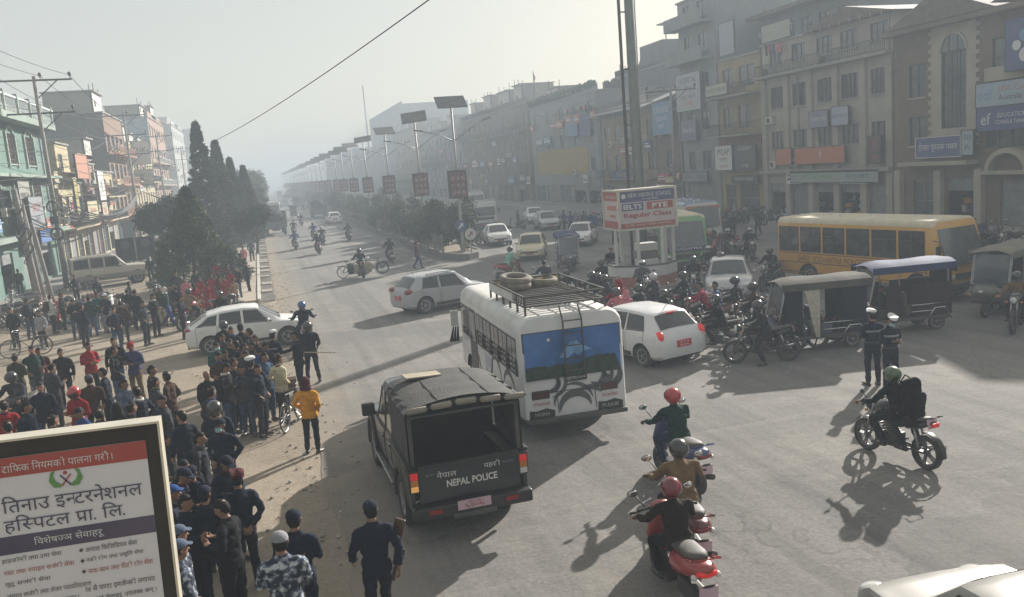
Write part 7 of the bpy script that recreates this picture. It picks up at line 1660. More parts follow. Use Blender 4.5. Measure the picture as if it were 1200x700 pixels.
# ------------------------------------------------------------------ lorry
def mk_truck(label, cabm, bedm, L=6.0, W=2.2, H=2.5, load=None, stake=True):
    t = thing('truck', label, 'truck'); yf = L/2; r = .42
    wheels(t, (-W/2+.2, W/2-.2), (-L/2+1.1, yf-.8), r, .26, HUBC, 6)
    rings = []
    for y, k, tl in ((yf-1.65, 1, 0), (yf-.5, 1, 0), (yf-.12, .98, .22), (yf, .93, .30)):
        pts = rrect(W, .55, H-.2, .14); rings.append([(x*k, y-tl*max(0, (z-1.35)), z) for x, z in pts])
    o = MB().loft(rings, cabm).build('cab', t, 40); cut_arches(o, [(s*.6, s*1.5, yf-.8, r, r+.1) for s in (-1, 1)])
    M = MB(); M.add([(-W*.42, yf-.02, 1.38), (W*.42, yf-.02, 1.38), (W*.41, yf-.27, 2.12), (-W*.41, yf-.27, 2.12)], [(0, 1, 2, 3)], GLS); M.build('windscreen', t)
    for s in (-1, 1):
        MB().box(s*W/2-.01, s*W/2+.008, yf-1.35, yf-.45, 1.40, 2.0, GLS).build('side_window', t); MB().ell((s*W*.38, yf-.01, .88), (.13, .05, .10), 10, 6, CLRL).build('head_light', t, True)
        M = MB().tube([(s*W/2, yf-.3, 1.9), (s*(W/2+.18), yf-.2, 1.9)], .015, 5, CHAR).box(s*(W/2+.2)-.08, s*(W/2+.2)+.08, yf-.24, yf-.19, 1.55, 1.9, BLK); M.build('mirror', t)
    MB().box(-W*.36, W*.36, yf-.03, yf+.012, 1.0, 1.22, BLK).build('grille', t); MB().box(-W/2, W/2, yf-.1, yf+.08, .45, .70, CHAR).build('bumper', t, bevel=.02); MB().box(-.25, .25, yf+.085, yf+.095, .5, .64, PR).build('number_plate', t)
    MB().box(-.4, .4, -L/2, yf-1.6, .55, .75, CHAR).build('chassis', t); MB().box(-W/2, W/2, -L/2, yf-1.75, .85, .95, bedm).build('bed_floor', t)
    for s in (-1, 1):
        MB().box(s*W/2-.03, s*W/2+.03, -L/2, yf-1.75, .95, 1.5 if stake else 1.9, bedm).build('bed_side', t)
        if stake:
            for k in range(6): MB().box(s*W/2-.03, s*W/2+.03, -L/2+.05+k*(L-1.95)/5.1, -L/2+.13+k*(L-1.95)/5.1, 1.5, H, bedm).build('stake', t)
            for z in (1.8, 2.15, H-.05): MB().box(s*W/2-.045, s*W/2-.03, -L/2, yf-1.75, z-.05, z+.05, bedm).build('stake_rail', t)
    MB().box(-W/2+.03, W/2-.03, -L/2, -L/2+.06, .95, 1.5 if stake else 1.9, bedm).build('tailboard', t); MB().box(-W/2+.03, W/2-.03, yf-1.81, yf-1.75, .95, H, bedm).build('headboard', t)
    if load: M = MB(); M.mi(load); M.ell((0, -.9, H-.55), (W*.46, (L-1.9)*.48, .8)); inst('load', remesh(M, 'load', .08, 2, .06, load), t)
    return t
# ------------------------------------------------------------------ vehicles in their places
random.seed(12)
mb.location = (5.86, 19.15, 0); mb.scale = (1, .97, .985); mb.rotation_euler.z = R_(-1.8)
pk.location = (2.56, 14.66, 0); pk.scale = (1.0, .98, 1.09); pk.rotation_euler.z = R_(1)
hatch.location = (6.9, 34.7, 0); hatch.scale = (1.04,)*3; hatch.rotation_euler.z = R_(-72)
suv.scale = (1.0, .97, .96); suv.location = (-.85, 31.3, 0); suv.rotation_euler.z = R_(-88)
NP = dict(mats=None)
def put(proto, px, py, rz, label, z=0, group=None, body=None, plate=True, off=(0, 0), scale=None):
    p = G(px, py, z); c = dup(proto, (p.x+off[0], p.y+off[1], 0), rz, label, group, mats={'body': body, 'wing_mirror': body, 'door_handle': body} if body else None, scale=scale)
    if 'group' in c and not group: del c['group']
    return c
swift = car('white hatchback with lit brake light and red number plate just right of the minibus', paint('pearl_white', (.66, .67, .68), .2), S_HATCH, (-1.2, 1.2), .31, side=sideH, ws=(1.04, .36), rw=(-1.80, -1.40), tail=lights_tail(.90, .13, .22, .71, True), head=lights_head(), plate=REDP)
p = G(762, 420, 0); swift.location = (9.85, 21.9, 0); swift.rotation_euler.z = R_(14)
MB().box(-.12, .12, -1.50, -1.46, 1.40, 1.43, REDON).build('high_brake_light', swift)
put(suv, 866, 352, 150, 'white car facing us with a silver windscreen behind the waiting motorcycles', body=SIL2, z=.0, off=(.3, 1.2))
wh2 = car('white car cut off by the bottom right corner of the picture', paint('dusty_white', (.27, .265, .25), .25), S_SUV, (-1.30, 1.32), .34, side=sideS, ws=(1.06, .39), rw=(-1.93, -1.57), tail=lights_tail(1.0, .34, .16, .68), head=lights_head(.76), plate=REDP, antenna=False)
p = G(1105, 664, .85); wh2.location = (p.x-.45, p.y-1.75, 0); wh2.scale = (1, .9, .96); wh2.rotation_euler.z = R_(-6)
put(suv, 590, 288, 172, 'white family car with black grille facing us, right of the median tip', off=(0, 1.6))
taxi = car('cream and white taxi facing us behind the traffic on the right carriageway', TAXI, S_HATCH, (-1.2, 1.2), .30, side=sideH, ws=(1.04, .36), rw=(-1.80, -1.40), tail=lights_tail(), head=lights_head(), rails=None, plate=REDP, wheel=HUBC)
p = G(634, 305, 0); taxi.location = (p.x, p.y+1.6, 0); taxi.rotation_euler.z = R_(158)
put(suv, 634, 262, 170, 'white jeep like car farther up the right carriageway beside the grey one', off=(0, 2))
put(hatch, 650, 270, 172, 'pale grey car in front of the white jeep like car up the carriageway', off=(0, 2))
put(taxi, 402, 262, 3, 'small pale car driving away far up the left carriageway', off=(-1.0, 2), body=WHP)
put(hatch, 345, 243, 3, 'white van like car in the haze up the left carriageway', off=(0, 10), body=WHP, scale=1.15)
put(suv, 352, 236, 3, 'faint light car far up the left carriageway beyond the van like car', off=(0, 20), body=BEI)
put(suv, 702, 290, 150, 'white car mostly hidden behind the traffic booth', off=(0, 3), body=WHP)
p = G(712, 262); 
# old jeep on the left verge
jS = [(-2.15, .78, .5, .9, .74, .92), (-2.12, .82, .45, 1.12, .76, 1.15), (-2.08, .84, .42, 1.16, .76, 1.78), (-1.2, .85, .40, 1.16, .77, 1.86), (0, .85, .40, 1.14, .77, 1.87), (.32, .85, .40, 1.13, .76, 1.82), (.88, .845, .40, 1.12, .78, 1.16), (1.9, .83, .42, 1.08, .74, 1.12), (2.08, .78, .48, .92, .66, .95), (2.15, .70, .52, .8, .6, .81)]
jeep = car('dusty old square jeep with grey lower body parked on the left verge', BEI, jS, (-1.25, 1.38), .38, side=[(-1.98, -1.2, -1.96, -1.2), (-1.08, -.42, -1.08, -.42), (-.30, .56, -.30, .26)], ws=(.87, .33), rw=None, tail=lights_tail(.95, .16, .3, .74), head=lights_head(.86, .24, .2, .62), rails=(-1.9, .1), wheel=HUBC, plate=REDP, antenna=False)
MB().tube([(.86, -1.9, .62), (.866, 1.8, .62)], [(.01, .14)]*2, 8, mat('jeep_grey', (.16, .155, .14), .6, dust=.5)).build('lower_band', jeep); MB().tube([(-.86, -1.9, .62), (-.866, 1.8, .62)], [(.01, .14)]*2, 8, MATS['jeep_grey']).build('lower_band', jeep)
p = G(127, 336); jeep.location = (p.x+.1, p.y+.9, 0); jeep.rotation_euler.z = R_(-74); jeep.scale = (1.08, 1.08, 1.08)
# yellow bus from its roof edge
a = G(912, 256, 2.7); b = G(1128, 262, 2.7); c = (a+b)/2-(b-a).normalized()*.35; d = (b-a).normalized(); nrm = Vector((d.y, -d.x, 0)); nrm = nrm if nrm.dot(Vector((0, -1, 0))) > 0 else -nrm
ybus.location = (c.x-nrm.x*1.1, c.y-nrm.y*1.1, 0); ybus.rotation_euler.z = math.atan2(-d.x, d.y)
# far buses and lorries
gbus = bigbus('green and blue lorry fronted bus facing us just behind the traffic booth', 6.8, 2.2, 2.75, paint('bus_green', (.12, .32, .09), .3), YBR, 6, name='bus', front=lambda t, L, W: (MB().box(-W/2+.06, W/2-.06, L/2-.02, L/2+.02, 1.12, 1.34, paint('navy_band', (.03, .05, .14), .2)).build('front_band', t), text('JAGADAMBA', .14, WT, t, (0, L/2+.03, 1.23), (0, 0, math.pi), w=1.5)))
p = G(797, 326); gbus.location = (p.x+1.5, p.y+3.8, 0); gbus.rotation_euler.z = R_(165)
obus = bigbus('pale bus with an orange blue brow facing us behind the green bus', 6.6, 2.15, 2.7, paint('bus_pale', (.5, .5, .48), .35), paint('bus_blueroof', (.10, .17, .36), .3), 6, name='bus')
p = G(823, 300); obus.location = (p.x+2.6, p.y+6.2, 0); obus.rotation_euler.z = R_(168); MB().box(-1.0, 1.0, 3.30-.48, 3.30-.42, 2.28, 2.46, PO).build('orange_brow', obus)
wt = mk_truck('white high sided truck facing us at the right of the median shrubs', paint('truck_white', (.56, .56, .53), .4), mat('bed_pale', (.42, .42, .40), .8, dust=.4), 6.5, 2.3, 2.75)
p = G(578, 270); wt.location = (p.x, p.y+3.6, 0); wt.rotation_euler.z = R_(170)
wt2 = dup(wt, (0, 0, 0), 180, 'second pale lorry behind the white high sided truck'); p = G(566, 248); wt2.location = (p.x, p.y+6, 0)
dt = mk_truck('dark blue grey truck driving away beside the left kerb', paint('truck_dark', (.05, .06, .09), .35), mat('bed_dark', (.07, .08, .10), .8, dust=.35), 6.2, 2.3, 2.6, load=cc('charcoal'))
p = G(322, 277); dt.location = (p.x+.2, p.y+3.4, 0); dt.rotation_euler.z = R_(2)
wbus = dup(obus, (0, 0, 0), 0, 'pale bus with a dark rear window beyond the dark truck on the left carriageway', mats={}); p = G(318, 258); wbus.location = (p.x+.6, p.y+6, 0)
for (px, py, off, lab, pr) in ((376, 256, 4, 'brown loaded truck driving away up the middle of the left carriageway', dt), (352, 246, 6, 'dark truck in the haze beyond the loaded one', dt), (338, 238, 12, 'faint bus up the left carriageway', obus), (330, 232, 25, 'faintest bus shape where the carriageway meets the haze', gbus), (366, 238, 20, 'faint truck near the median up the left carriageway', dt)):
    p = G(px, py); dup(pr, (p.x, p.y+off, 0), 0, lab)
# electric rickshaws
BTARP = mat('tarp_blue', (.012, .03, .11), .7, var=.2, scale=5, bump=.4, dust=.08, spec=.1); TTARP = mat('tarp_tan', (.05, .052, .05), .85, var=.25, scale=4, bump=.5, dust=.25, spec=.1); DBODY = paint('rick_dark', (.03, .04, .09), .3); CREAMC = mat('curtain_cream', (.45, .42, .34), .9, var=.2, scale=10)
e1 = mk_erick('electric rickshaw with tan topped canopy and pale side curtains in front of the yellow bus', TTARP, DBODY, mat('seat_blue', (.03, .05, .12), .7, dust=.3), 3.0, False)
D = MB(); vs = []
for i in range(7):
    for j in range(6): vs.append((-.54-.02*math.sin(i*2.2+j), -.1+i*.07-.06*j*(i/6.), 1.62-j*.25))
D.add(vs, [(i*6+j, i*6+j+1, (i+1)*6+j+1, (i+1)*6+j) for i in range(6) for j in range(5)], CREAMC)
D.build('side_curtain', e1, True); D.v = [(-x, y, z) for x, y, z in D.v]; D.build('side_curtain', e1, True)
p = G(958, 412); e1.location = (p.x+.1, p.y+.55, 0); e1.rotation_euler.z = R_(78); e1.scale = (1.08, 1.0, 1.08)
e2 = mk_erick('electric rickshaw with a deep blue tarpaulin and cargo hoops behind the tan topped one', BTARP, mat('rick_brown', (.10, .05, .035), .6, dust=.4), mat('seat_brown', (.06, .03, .02), .8, dust=.3), 2.9, False)
p = G(1062, 392); e2.location = (p.x+.1, p.y+.65, 0); e2.rotation_euler.z = R_(80); e2.scale = (1.12, 1.05, 1.12)
e3 = dup(e1, (0, 0, 0), 0, 'electric rickshaw with a blue flat roof facing us between the taxi and the booth', mats={'canopy': BTARP, 'canopy_valance': BTARP}, skip=('side_curtain',)); p = G(676, 318); e3.location = (p.x, p.y+1.2, 0); e3.rotation_euler.z = R_(165); e3.scale = (1.05, 1.05, 1.05)
DKC = mat('hood_black', (.03, .032, .03), .8, dust=.4, bump=.3)
e4 = mk_erick('dark hooded auto rickshaw at the right edge of the picture', mat('hood_tan', (.12, .12, .10), .85, dust=.45, bump=.4), paint('auto_dark', (.035, .045, .04), .35), DKC, 2.9)
M = MB()
for s in (-1, 1): M.box(s*.5-.01, s*.5+.01, -1.3, -.2, .4, 1.7, DKC)
M.box(-.5, .5, -1.36, -1.34, .8, 1.7, DKC); M.build('hood_side', e4)
p = G(1158, 372); e4.location = (p.x+1.15, p.y+.5, 0); e4.rotation_euler.z = R_(112); e4.scale = (1.15, 1.15, 1.12)
e5 = dup(e2, (0, 0, 0), 0, 'small dark rickshaw van behind the dark truck on the left carriageway'); p = G(345, 256); e5.location = (p.x, p.y+1, 0)
for e_, m_, a_ in ((e1, cc('navy'), ((-1.45, -.75), (.35, .85))), (e2, cc('dkbrown'), ((-1.4, -.2), (.05, .5)))):
    for s_ in (-1, 1):
        for y0_, y1_ in a_: MB().box(s_*.49-.01, s_*.49+.01, y0_, y1_, .42, 1.25 if e_ is e2 else 1.7, m_).build('side_sheet', e_)
    MB().box(-.48, .48, -1.42, -1.40, .8, 1.7, m_).build('rear_sheet', e_)
# ------------------------------------------------------------------ riders: each bike is a thing, each rider another
def paintm(c): return {'red': paint('bike_red', (.30, .012, .015), .15), 'black': PBK, 'blue': paint('bike_blue', (.02, .04, .16), .2), 'grey': paint('bike_grey', (.12, .12, .13), .3), 'white': WHP, 'maroon': paint('bike_maroon', (.12, .012, .02), .15)}[c]
def twowheel(kind, loc, rz, col, label, lean=0, group=None):
    m = paintm(col); mats = {'fuel_tank': m, 'side_panel': m} if kind == 'b' else {'front_apron': m, 'rear_fairing': m, 'front_mudguard': m, 'handlebar_cowl': m, 'grab_rail': m}
    c = dup(bike0 if kind == 'b' else scoot0, loc, rz, label, group, mats, tilt=(0, R_(lean))); c.scale = (1.06, 1.06, 1.06); return c
def ride(px, py, kind, col, rz, top, bot, hl, rlab, blab, hcol=None, hz_=1.60, pose='ride', pill=None, mask=False, visor=True, h=1.70, lit=False):
    """rider's head top at (px, py); the bike goes under him"""
    d = Vector((-math.sin(R_(rz)), math.cos(R_(rz)), 0)); sc = h/1.70
    hp_ = G(px, py, (1.655 if hl == 'helmet' else 1.625)*sc); pos = Vector((hp_.x, hp_.y, 0))-d*.17
    b = twowheel(kind, pos+d*.06, rz, col, blab)
    if lit:
        for c in b.children:
            if c.name.startswith('tail_light'): setm(c, REDON)
    r = person(pos, rz, pose, top, bot, hl, rlab, hcol=hcol, mask=mask, visor=visor, h=h, bulk=1.10)
    if pill:
        ptop, pbot, phl, plab, pcol = pill; person(pos-d*.36, rz, 'pillion', ptop, pbot, phl, plab, hcol=pcol, h=1.62)
    return pos, d, r
HR = mat('helmet_red', (.36, .015, .015), .2, coat=.7, var=.05, dust=.05); HG = mat('helmet_greywhite', (.45, .45, .45), .3, coat=.4, dust=.1); HB = mat('helmet_blue', (.03, .07, .22), .25, coat=.5, dust=.1); HGN = mat('helmet_green', (.07, .11, .05), .35, coat=.4, var=.5, scale=12); HRG = mat('helmet_maroon', (.16, .012, .02), .2, coat=.6, var=.4, scale=6)
ride(788, 455, 's', 'blue', 2, 'green', 'jeans', 'helmet', 'rider in a dark green jacket and red helmet, farthest of the three scooters', 'dark blue scooter under the green jacketed rider', HR, pose='ride')
ride(795, 515, 's', 'maroon', -12, 'tan', 'black', 'helmet', 'rider in a tan hooded jacket with dark helmet, middle of the three scooters', 'maroon scooter of the tan jacketed rider, middle of the three', HELM)
ride(786, 560, 's', 'red', -4, 'dkbrown', 'black', 'helmet', 'rider in a dark brown jacket and maroon helmet, nearest of the three scooters', 'glossy red scooter nearest the camera at the bottom centre', HRG, h=1.62, lit=True)
ps, d, r = ride(1046, 430, 'b', 'black', 8, 'black', 'charcoal', 'helmet', 'black clad rider with a camouflage helmet crossing at the right', 'black motorcycle with pink number plate crossing at the right', HGN, lit=True)
[o for o in bpy.data.objects if o.get('label') == 'black motorcycle with pink number plate crossing at the right'][0].scale = (1, .97, 1)
backpack(ps-d*.17+Vector((0, 0, .98)), 8, cc('black'), 'bulky black backpack on the crossing rider at the right', 1.15)
person(ps+d*-.34, 8, 'pillion', 'black', 'charcoal', 'hood', 'hooded pillion passenger behind the camouflage helmet rider', hcol='black', h=1.55)
R2_ = [
 (888, 352, 'b', 'black', 68, 'charcoal', 'charcoal', 'helmet', 'rider in a long dark jacket with one foot down, nearest of the waiting motorcycles', 'black motorcycle with five spoke front wheel, nearest of the waiting bikes', HELM, 'ride_foot', None),
 (882, 331, 'b', 'black', 62, 'brown', 'black', 'helmet', 'rider in brown with black helmet just behind the nearest waiting motorcycle', 'dark motorcycle half hidden behind the nearest waiting one', HELM, 'ride_foot', None),
 (861, 324, 'b', 'black', 60, 'charcoal', 'black', 'helmet', 'rider in charcoal jacket in front of the white car facing us', 'black motorcycle with lit lamp in front of the white car', HELM, 'ride', None),
 (820, 330, 's', 'maroon', 62, 'magenta', 'black', 'hair', 'scooter rider in a pink red jacket leaning forward', 'maroon scooter of the pink jacketed rider', None, 'ride', ('ltjeans', 'black', 'hair', 'pillion rider in pale grey behind the pink jacketed rider', None)),
 (924, 341, 'b', 'grey', 70, 'charcoal', 'black', 'helmet', 'rider with dark helmet waiting right by the tan topped rickshaw windscreen', 'grey seated motorcycle beside the tan topped rickshaw', HELM, 'ride_foot', None),
 (777, 339, 's', 'red', 20, 'black', 'black', 'helmet', 'rider in black with a large black helmet next to the white hatchback', 'scooter with red tail light next to the white hatchback', HELM, 'ride', None),
 (765, 320, 'b', 'black', 30, 'dkgrey', 'black', 'helmet', 'rider with a white and black helmet below the booth wall', 'dark motorcycle below the booth wall', HG, 'ride', None),
 (722, 337, 's', 'grey', 12, 'pink', 'black', 'helmet', 'rider with a black helmet and pink top left of the booth', 'grey scooter left of the booth under the pink topped rider', HELM, 'ride', ('pink', 'grey', 'hood', 'pillion passenger in a rose pink hooded shawl', 'pink')),
 (725, 328, 's', 'red', 12, 'red', 'black', 'hood', 'person on a scooter under a red headscarf just before the booth', 'red scooter of the headscarf rider just before the booth', 'red', 'ride', None),
 (693, 318, 'b', 'black', 8, 'charcoal', 'black', 'helmet', 'dark rider just beyond the minibus roof rack', 'dark motorcycle just beyond the minibus roof rack', HELM, 'ride', ('black', 'black', 'helmet', 'dark pillion rider beyond the minibus roof rack', HELM)),
 (704, 304, 'b', 'black', 15, 'black', 'black', 'helmet', 'rider in black between the blue roofed rickshaw and the booth', 'black motorcycle between the blue roofed rickshaw and the booth', HELM, 'ride', None),
 (663, 316, 'b', 'black', 175, 'charcoal', 'black', 'helmet', 'rider with a round black helmet behind the roof rack tyres', 'motorcycle hidden behind the roof rack tyres', HELM, 'ride', None),
 (637, 305, 'b', 'black', 5, 'black', 'black', 'hair', 'bareheaded rider in black seen over the minibus roof', 'black motorcycle seen over the minibus roof', None, 'ride', None),
 (597, 289, 's', 'red', -75, 'mint', 'khaki', 'helmet', 'rider in a pale mint shirt on a red scooter near the taxi', 'red scooter near the taxi', HELM, 'ride', None),
 (853, 268, 'b', 'black', 165, 'charcoal', 'black', 'helmet', 'rider with pale topped helmet left behind the yellow bus', 'dark motorcycle left behind the yellow bus', HG, 'ride', None),
 (878, 267, 'b', 'black', 160, 'navy', 'black', 'helmet', 'rider in navy next to the yellow bus tail', 'motorcycle next to the yellow bus tail', HG, 'ride', ('maroon', 'black', 'hood', 'passenger in dusty red behind the navy rider', 'maroon')),
 (845, 296, 'b', 'black', 140, 'charcoal', 'black', 'helmet', 'rider with shiny helmet above the white car facing us', 'motorcycle above the white car facing us', HELM, 'ride', None),
 (902, 290, 'b', 'black', 120, 'black', 'black', 'helmet', 'rider at the rear corner of the yellow bus', 'motorcycle at the rear corner of the yellow bus', HELM, 'ride', None),
 (420, 291, 'b', 'black', 3, 'charcoal', 'tan', 'helmet', 'rider carrying bicycles and sacks in the open left carriageway', 'motorcycle loaded with bicycles and sacks', HELM, 'ride', None),
 (455, 278, 's', 'grey', 0, 'charcoal', 'black', 'helmet', 'lone dark rider left of the man crossing on foot', 'grey scooter left of the man crossing on foot', HELM, 'ride', None),
 (407, 261, 'b', 'black', 2, 'dkgrey', 'black', 'helmet', 'lone dark rider farthest up the empty middle of the carriageway', 'motorcycle farthest up the empty middle of the carriageway', HELM, 'ride', None),
 (371, 273, 'b', 'red', 2, 'black', 'black', 'helmet', 'rider in black on the red tailed motorcycle of the distant pair', 'red tailed motorcycle of the distant pair', HELM, 'ride', None),
 (376, 265, 'b', 'black', 2, 'charcoal', 'black', 'helmet', 'rider with pale helmet just ahead of the red tailed motorcycle', 'motorcycle just ahead of the red tailed one', HG, 'ride', None),
 (366, 261, 'b', 'black', 2, 'blue', 'black', 'helmet', 'rider in dull blue at the left of the distant pair', 'motorcycle at the left of the distant pair', HELM, 'ride', None),
 (344, 270, 's', 'grey', 2, 'ltjeans', 'black', 'helmet', 'rider in a pale blue shirt near the left kerb', 'grey scooter near the left kerb', HELM, 'ride', None),
 (343, 258, 'b', 'black', 2, 'charcoal', 'black', 'hair', 'dark rider ahead of the pale blue shirt near the dark truck', 'motorcycle ahead of the pale blue shirt rider', None, 'ride', None),
 (352, 250, 'b', 'black', 2, 'charcoal', 'black', 'helmet', 'small dark rider right of the dark truck', 'small dark motorcycle right of the dark truck', HELM, 'ride', None),
 (752, 305, 'b', 'black', 170, 'grey', 'black', 'helmet', 'rider passing just left behind the booth pillars', 'motorcycle passing behind the booth pillars', HG, 'ride', None),
 (1192, 318, 'b', 'grey', 125, 'tan', 'black', 'helmet', 'rider cut by the right edge beside the auto rickshaw', 'motorcycle cut by the right edge beside the auto rickshaw', HELM, 'ride', None),
 (220, 338, 'b', 'red', -30, 'tan', 'black', 'helmet', 'rider in a tan jacket on a red tailed motorcycle by the white car at left', 'red tailed motorcycle left of the white family car', HELM, 'ride', None),
 (353, 353, 'b', 'black', 0, 'navy', 'navy', 'helmet', 'officer in navy with a blue helmet at the front of the white family car', 'motorcycle at the front of the white family car', HB, 'ride', None),
 (12, 436, 'b', 'black', 160, 'dkgrey', 'black', 'helmet', 'helmeted rider in grey at the left edge behind the advert panel', 'motorcycle with chrome lamp at the left edge', HELM, 'ride', None),
 (838, 345, 'b', 'black', 55, 'black', 'black', 'helmet', 'rider in black squeezed between pink jacket and the long jacketed rider', 'motorcycle squeezed left of the nearest waiting one', HELM, 'ride', None),
 (905, 334, 'b', 'black', 66, 'dkgrey', 'black', 'helmet', 'rider in dark grey between brown rider and the rickshaw', 'motorcycle between the brown rider and the rickshaw', HELM, 'ride_foot', None),
 (800, 318, 'b', 'black', 40, 'navy', 'black', 'helmet', 'rider in navy right of the booth corner', 'motorcycle right of the booth corner', HELM, 'ride', None),
 (748, 333, 'b', 'black', 22, 'charcoal', 'black', 'helmet', 'rider in charcoal hugging the booth wall', 'motorcycle hugging the booth wall', HELM, 'ride', None),
 (708, 322, 'b', 'black', 15, 'charcoal', 'black', 'helmet', 'rider in charcoal left of the red headscarf', 'motorcycle left of the red headscarf', HELM, 'ride', None),
 (680, 330, 'b', 'black', 10, 'black', 'black', 'hair', 'bareheaded man on a bike beside the roof rack', 'motorcycle beside the roof rack', None, 'ride', None),
 (812, 300, 'b', 'black', 150, 'black', 'black', 'helmet', 'rider in black under the green bus bumper', 'motorcycle under the green bus bumper', HELM, 'ride', None),
 (830, 288, 'b', 'black', 150, 'charcoal', 'black', 'helmet', 'rider in charcoal before the orange browed bus', 'motorcycle before the orange browed bus', HG, 'ride', None),
 (866, 285, 'b', 'black', 150, 'dkgrey', 'black', 'helmet', 'dark rider midway between bus tail and white car', 'motorcycle midway between bus tail and white car', HELM, 'ride', None),
 (716, 290, 'b', 'black', 170, 'black', 'black', 'hair', 'bareheaded rider coming past the left side of the booth', 'motorcycle coming past the left side of the booth', None, 'ride', None),
 (548, 262, 'b', 'black', 100, 'charcoal', 'cream', 'helmet', 'rider by the median tip under the blue arrow sign', 'motorcycle by the median tip', HELM, 'ride', None),
]
for (px, py, k, col, rz, top, bot, hl, rl, bl, hc, pose, pill) in R2_: LAST = ride(px, py, k, col, rz, top, bot, hl, rl, bl, hc, pose=pose, pill=pill)
# the load on the loaded motorcycle: two bicycles and sacks
pl = G(420, 291, 1.655); base = Vector((pl.x, pl.y-.3, 0))
for i, (dx, dy, rz, tl) in enumerate(((.62, -.12, 80, 8), (.70, .12, 84, -6))):
    c = dup(cyc0, (base.x+dx, base.y+dy-.25, .12), rz, ('bicycle slung across the right side of the loaded motorcycle', 'second bicycle tied beyond the first on the loaded motorcycle')[i], 'bicycles carried on the motorcycle', tilt=(0, R_(tl)))
c = dup(cyc0, (base.x-.55, base.y-.35, .10), -82, 'bicycle hung on the left side of the loaded motorcycle', 'bicycles carried on the motorcycle')
M = MB(); M.mi(BLK); M.tube([(0, 0, 0), (0, 0, .2), (0, 0, .5), (0, 0, .62)], [(.12, .2), (.2, .28), (.19, .26), (.06, .1)], 12); sk = remesh(M, 'sack', .035, 2, .03, mat('sack', (.30, .27, .20), .95, var=.2, dust=.3))
for i, (dx, m) in enumerate(((-.62, 'green'), (-.42, 'cream'), (.35, 'cream'))):
    s = inst('sack', sk, None, (base.x+dx, base.y-.45, .30), (0, 0, i), m=cc(m) if i == 0 else MATS['sack']); tag(s, ('green sack at the left of the loaded motorcycle', 'pale sack behind the loaded rider, left one', 'pale sack behind the loaded rider, right one')[i], 'sack', 'sacks on the loaded motorcycle')
# tyres on the minibus roof
tm = MB().torus((0, 0, 0), .30, .085, 28, 10, 'z', mat('tyre_dusty', (.10, .095, .085), .95, var=.3, scale=6, dust=.65)).mesh('tyre', True)
for i, (x, y, z) in enumerate(((-.38, .95, 2.91), (.36, 1.25, 2.91), (-.36, .97, 3.06))):
    q = mb.matrix_basis @ Vector((x, y-1.3, z)); o = inst('tyre', tm, None, q, (R_(4*i), R_(3), 0)); tag(o, ('dusty tyre lying low on the minibus roof rack', 'dusty tyre beside the stack toward the front of the rack', 'dusty tyre topmost of the stack on the minibus roof')[i], 'tyre', 'spare tyres on the minibus roof')
for o_, L_ in ((e1, (('blue', 'rickshaw driver in blue behind the windscreen of the tan topped rickshaw', .42, 0), ('brown', 'passenger in brown inside the tan topped rickshaw', -1.05, 0), ('tan', 'passenger in tan facing back in the tan topped rickshaw', -.35, 180))), (e2, (('charcoal', 'driver in grey inside the blue tarpaulin rickshaw', .42, 0), ('navy', 'passenger in navy inside the blue tarpaulin rickshaw', -1.05, 0))), (e4, (('brown', 'driver in brown inside the dark auto rickshaw', .42, 0), ('tan', 'passenger in tan inside the dark auto rickshaw', -1.0, 0))), (e3, (('teal', 'driver of the blue roofed rickshaw facing us', .42, 0), ('charcoal', 'passenger in the blue roofed rickshaw', -.9, 0)))):
    for c_, lab, y, r in L_:
        bpy.context.view_layer.update(); q = o_.matrix_world @ Vector((.12 if r else -.05, y-(.1 if not r else -.1), .16)); person(q, math.degrees(o_.rotation_euler.z)+r, 'sit', c_, 'black', 'hair', lab, h=1.62)
# parked two-wheelers on the left verge
PKB = [(20, 378, 'b', 'black', 60), (35, 372, 'b', 'black', 75), (62, 395, None, None, 0), (78, 372, 'b', 'red', 70), (92, 366, 'b', 'black', 60), (104, 372, 'b', 'black', 80), (118, 362, 'b', 'maroon', 65), (160, 378, 'b', 'black', 100), (172, 374, 'b', 'black', 80), (135, 360, 'b', 'black', 70), (146, 366, 's', 'white', 60), (170, 318, 'b', 'black', 110), (150, 300, 'b', 'black', 100), (160, 303, 'b', 'blue', 95), (143, 306, 'b', 'black', 100), (185, 312, 's', 'white', 95), (190, 300, 'b', 'black', 95), (30, 356, 's', 'grey', 80), (205, 372, 'b', 'black', 60), (88, 378, 's', 'red', 75), (2, 372, 'b', 'black', 60), (130, 374, 'b', 'red', 85)]
nm = ['leftmost', 'second from the left', '', 'red one behind the seated boys', 'black one by the tangled posts', 'fifth in the row', 'maroon one', 'one standing by the coated men', 'one just behind the coated men', 'one before the old jeep door', 'white scooter', 'one ridden past the jeep front', 'first beyond the jeep', 'blue one beyond the jeep', 'last beyond the jeep', 'white scooter by the trees', 'one in the tree shade', 'grey scooter near the posts', 'one beside the red tailed bike', 'red scooter behind the row', 'one at the picture edge', 'red one near the jeep wheel']
for i, (px, py, k, c, rz) in enumerate(PKB):
    if k is None: continue
    p = G(px, py+6); twowheel(k, (p.x, p.y, -.01), rz+random.uniform(-14, 14), c, 'parked two wheeler on the left verge, %s' % nm[i], lean=-9, group='two wheelers parked on the left verge')
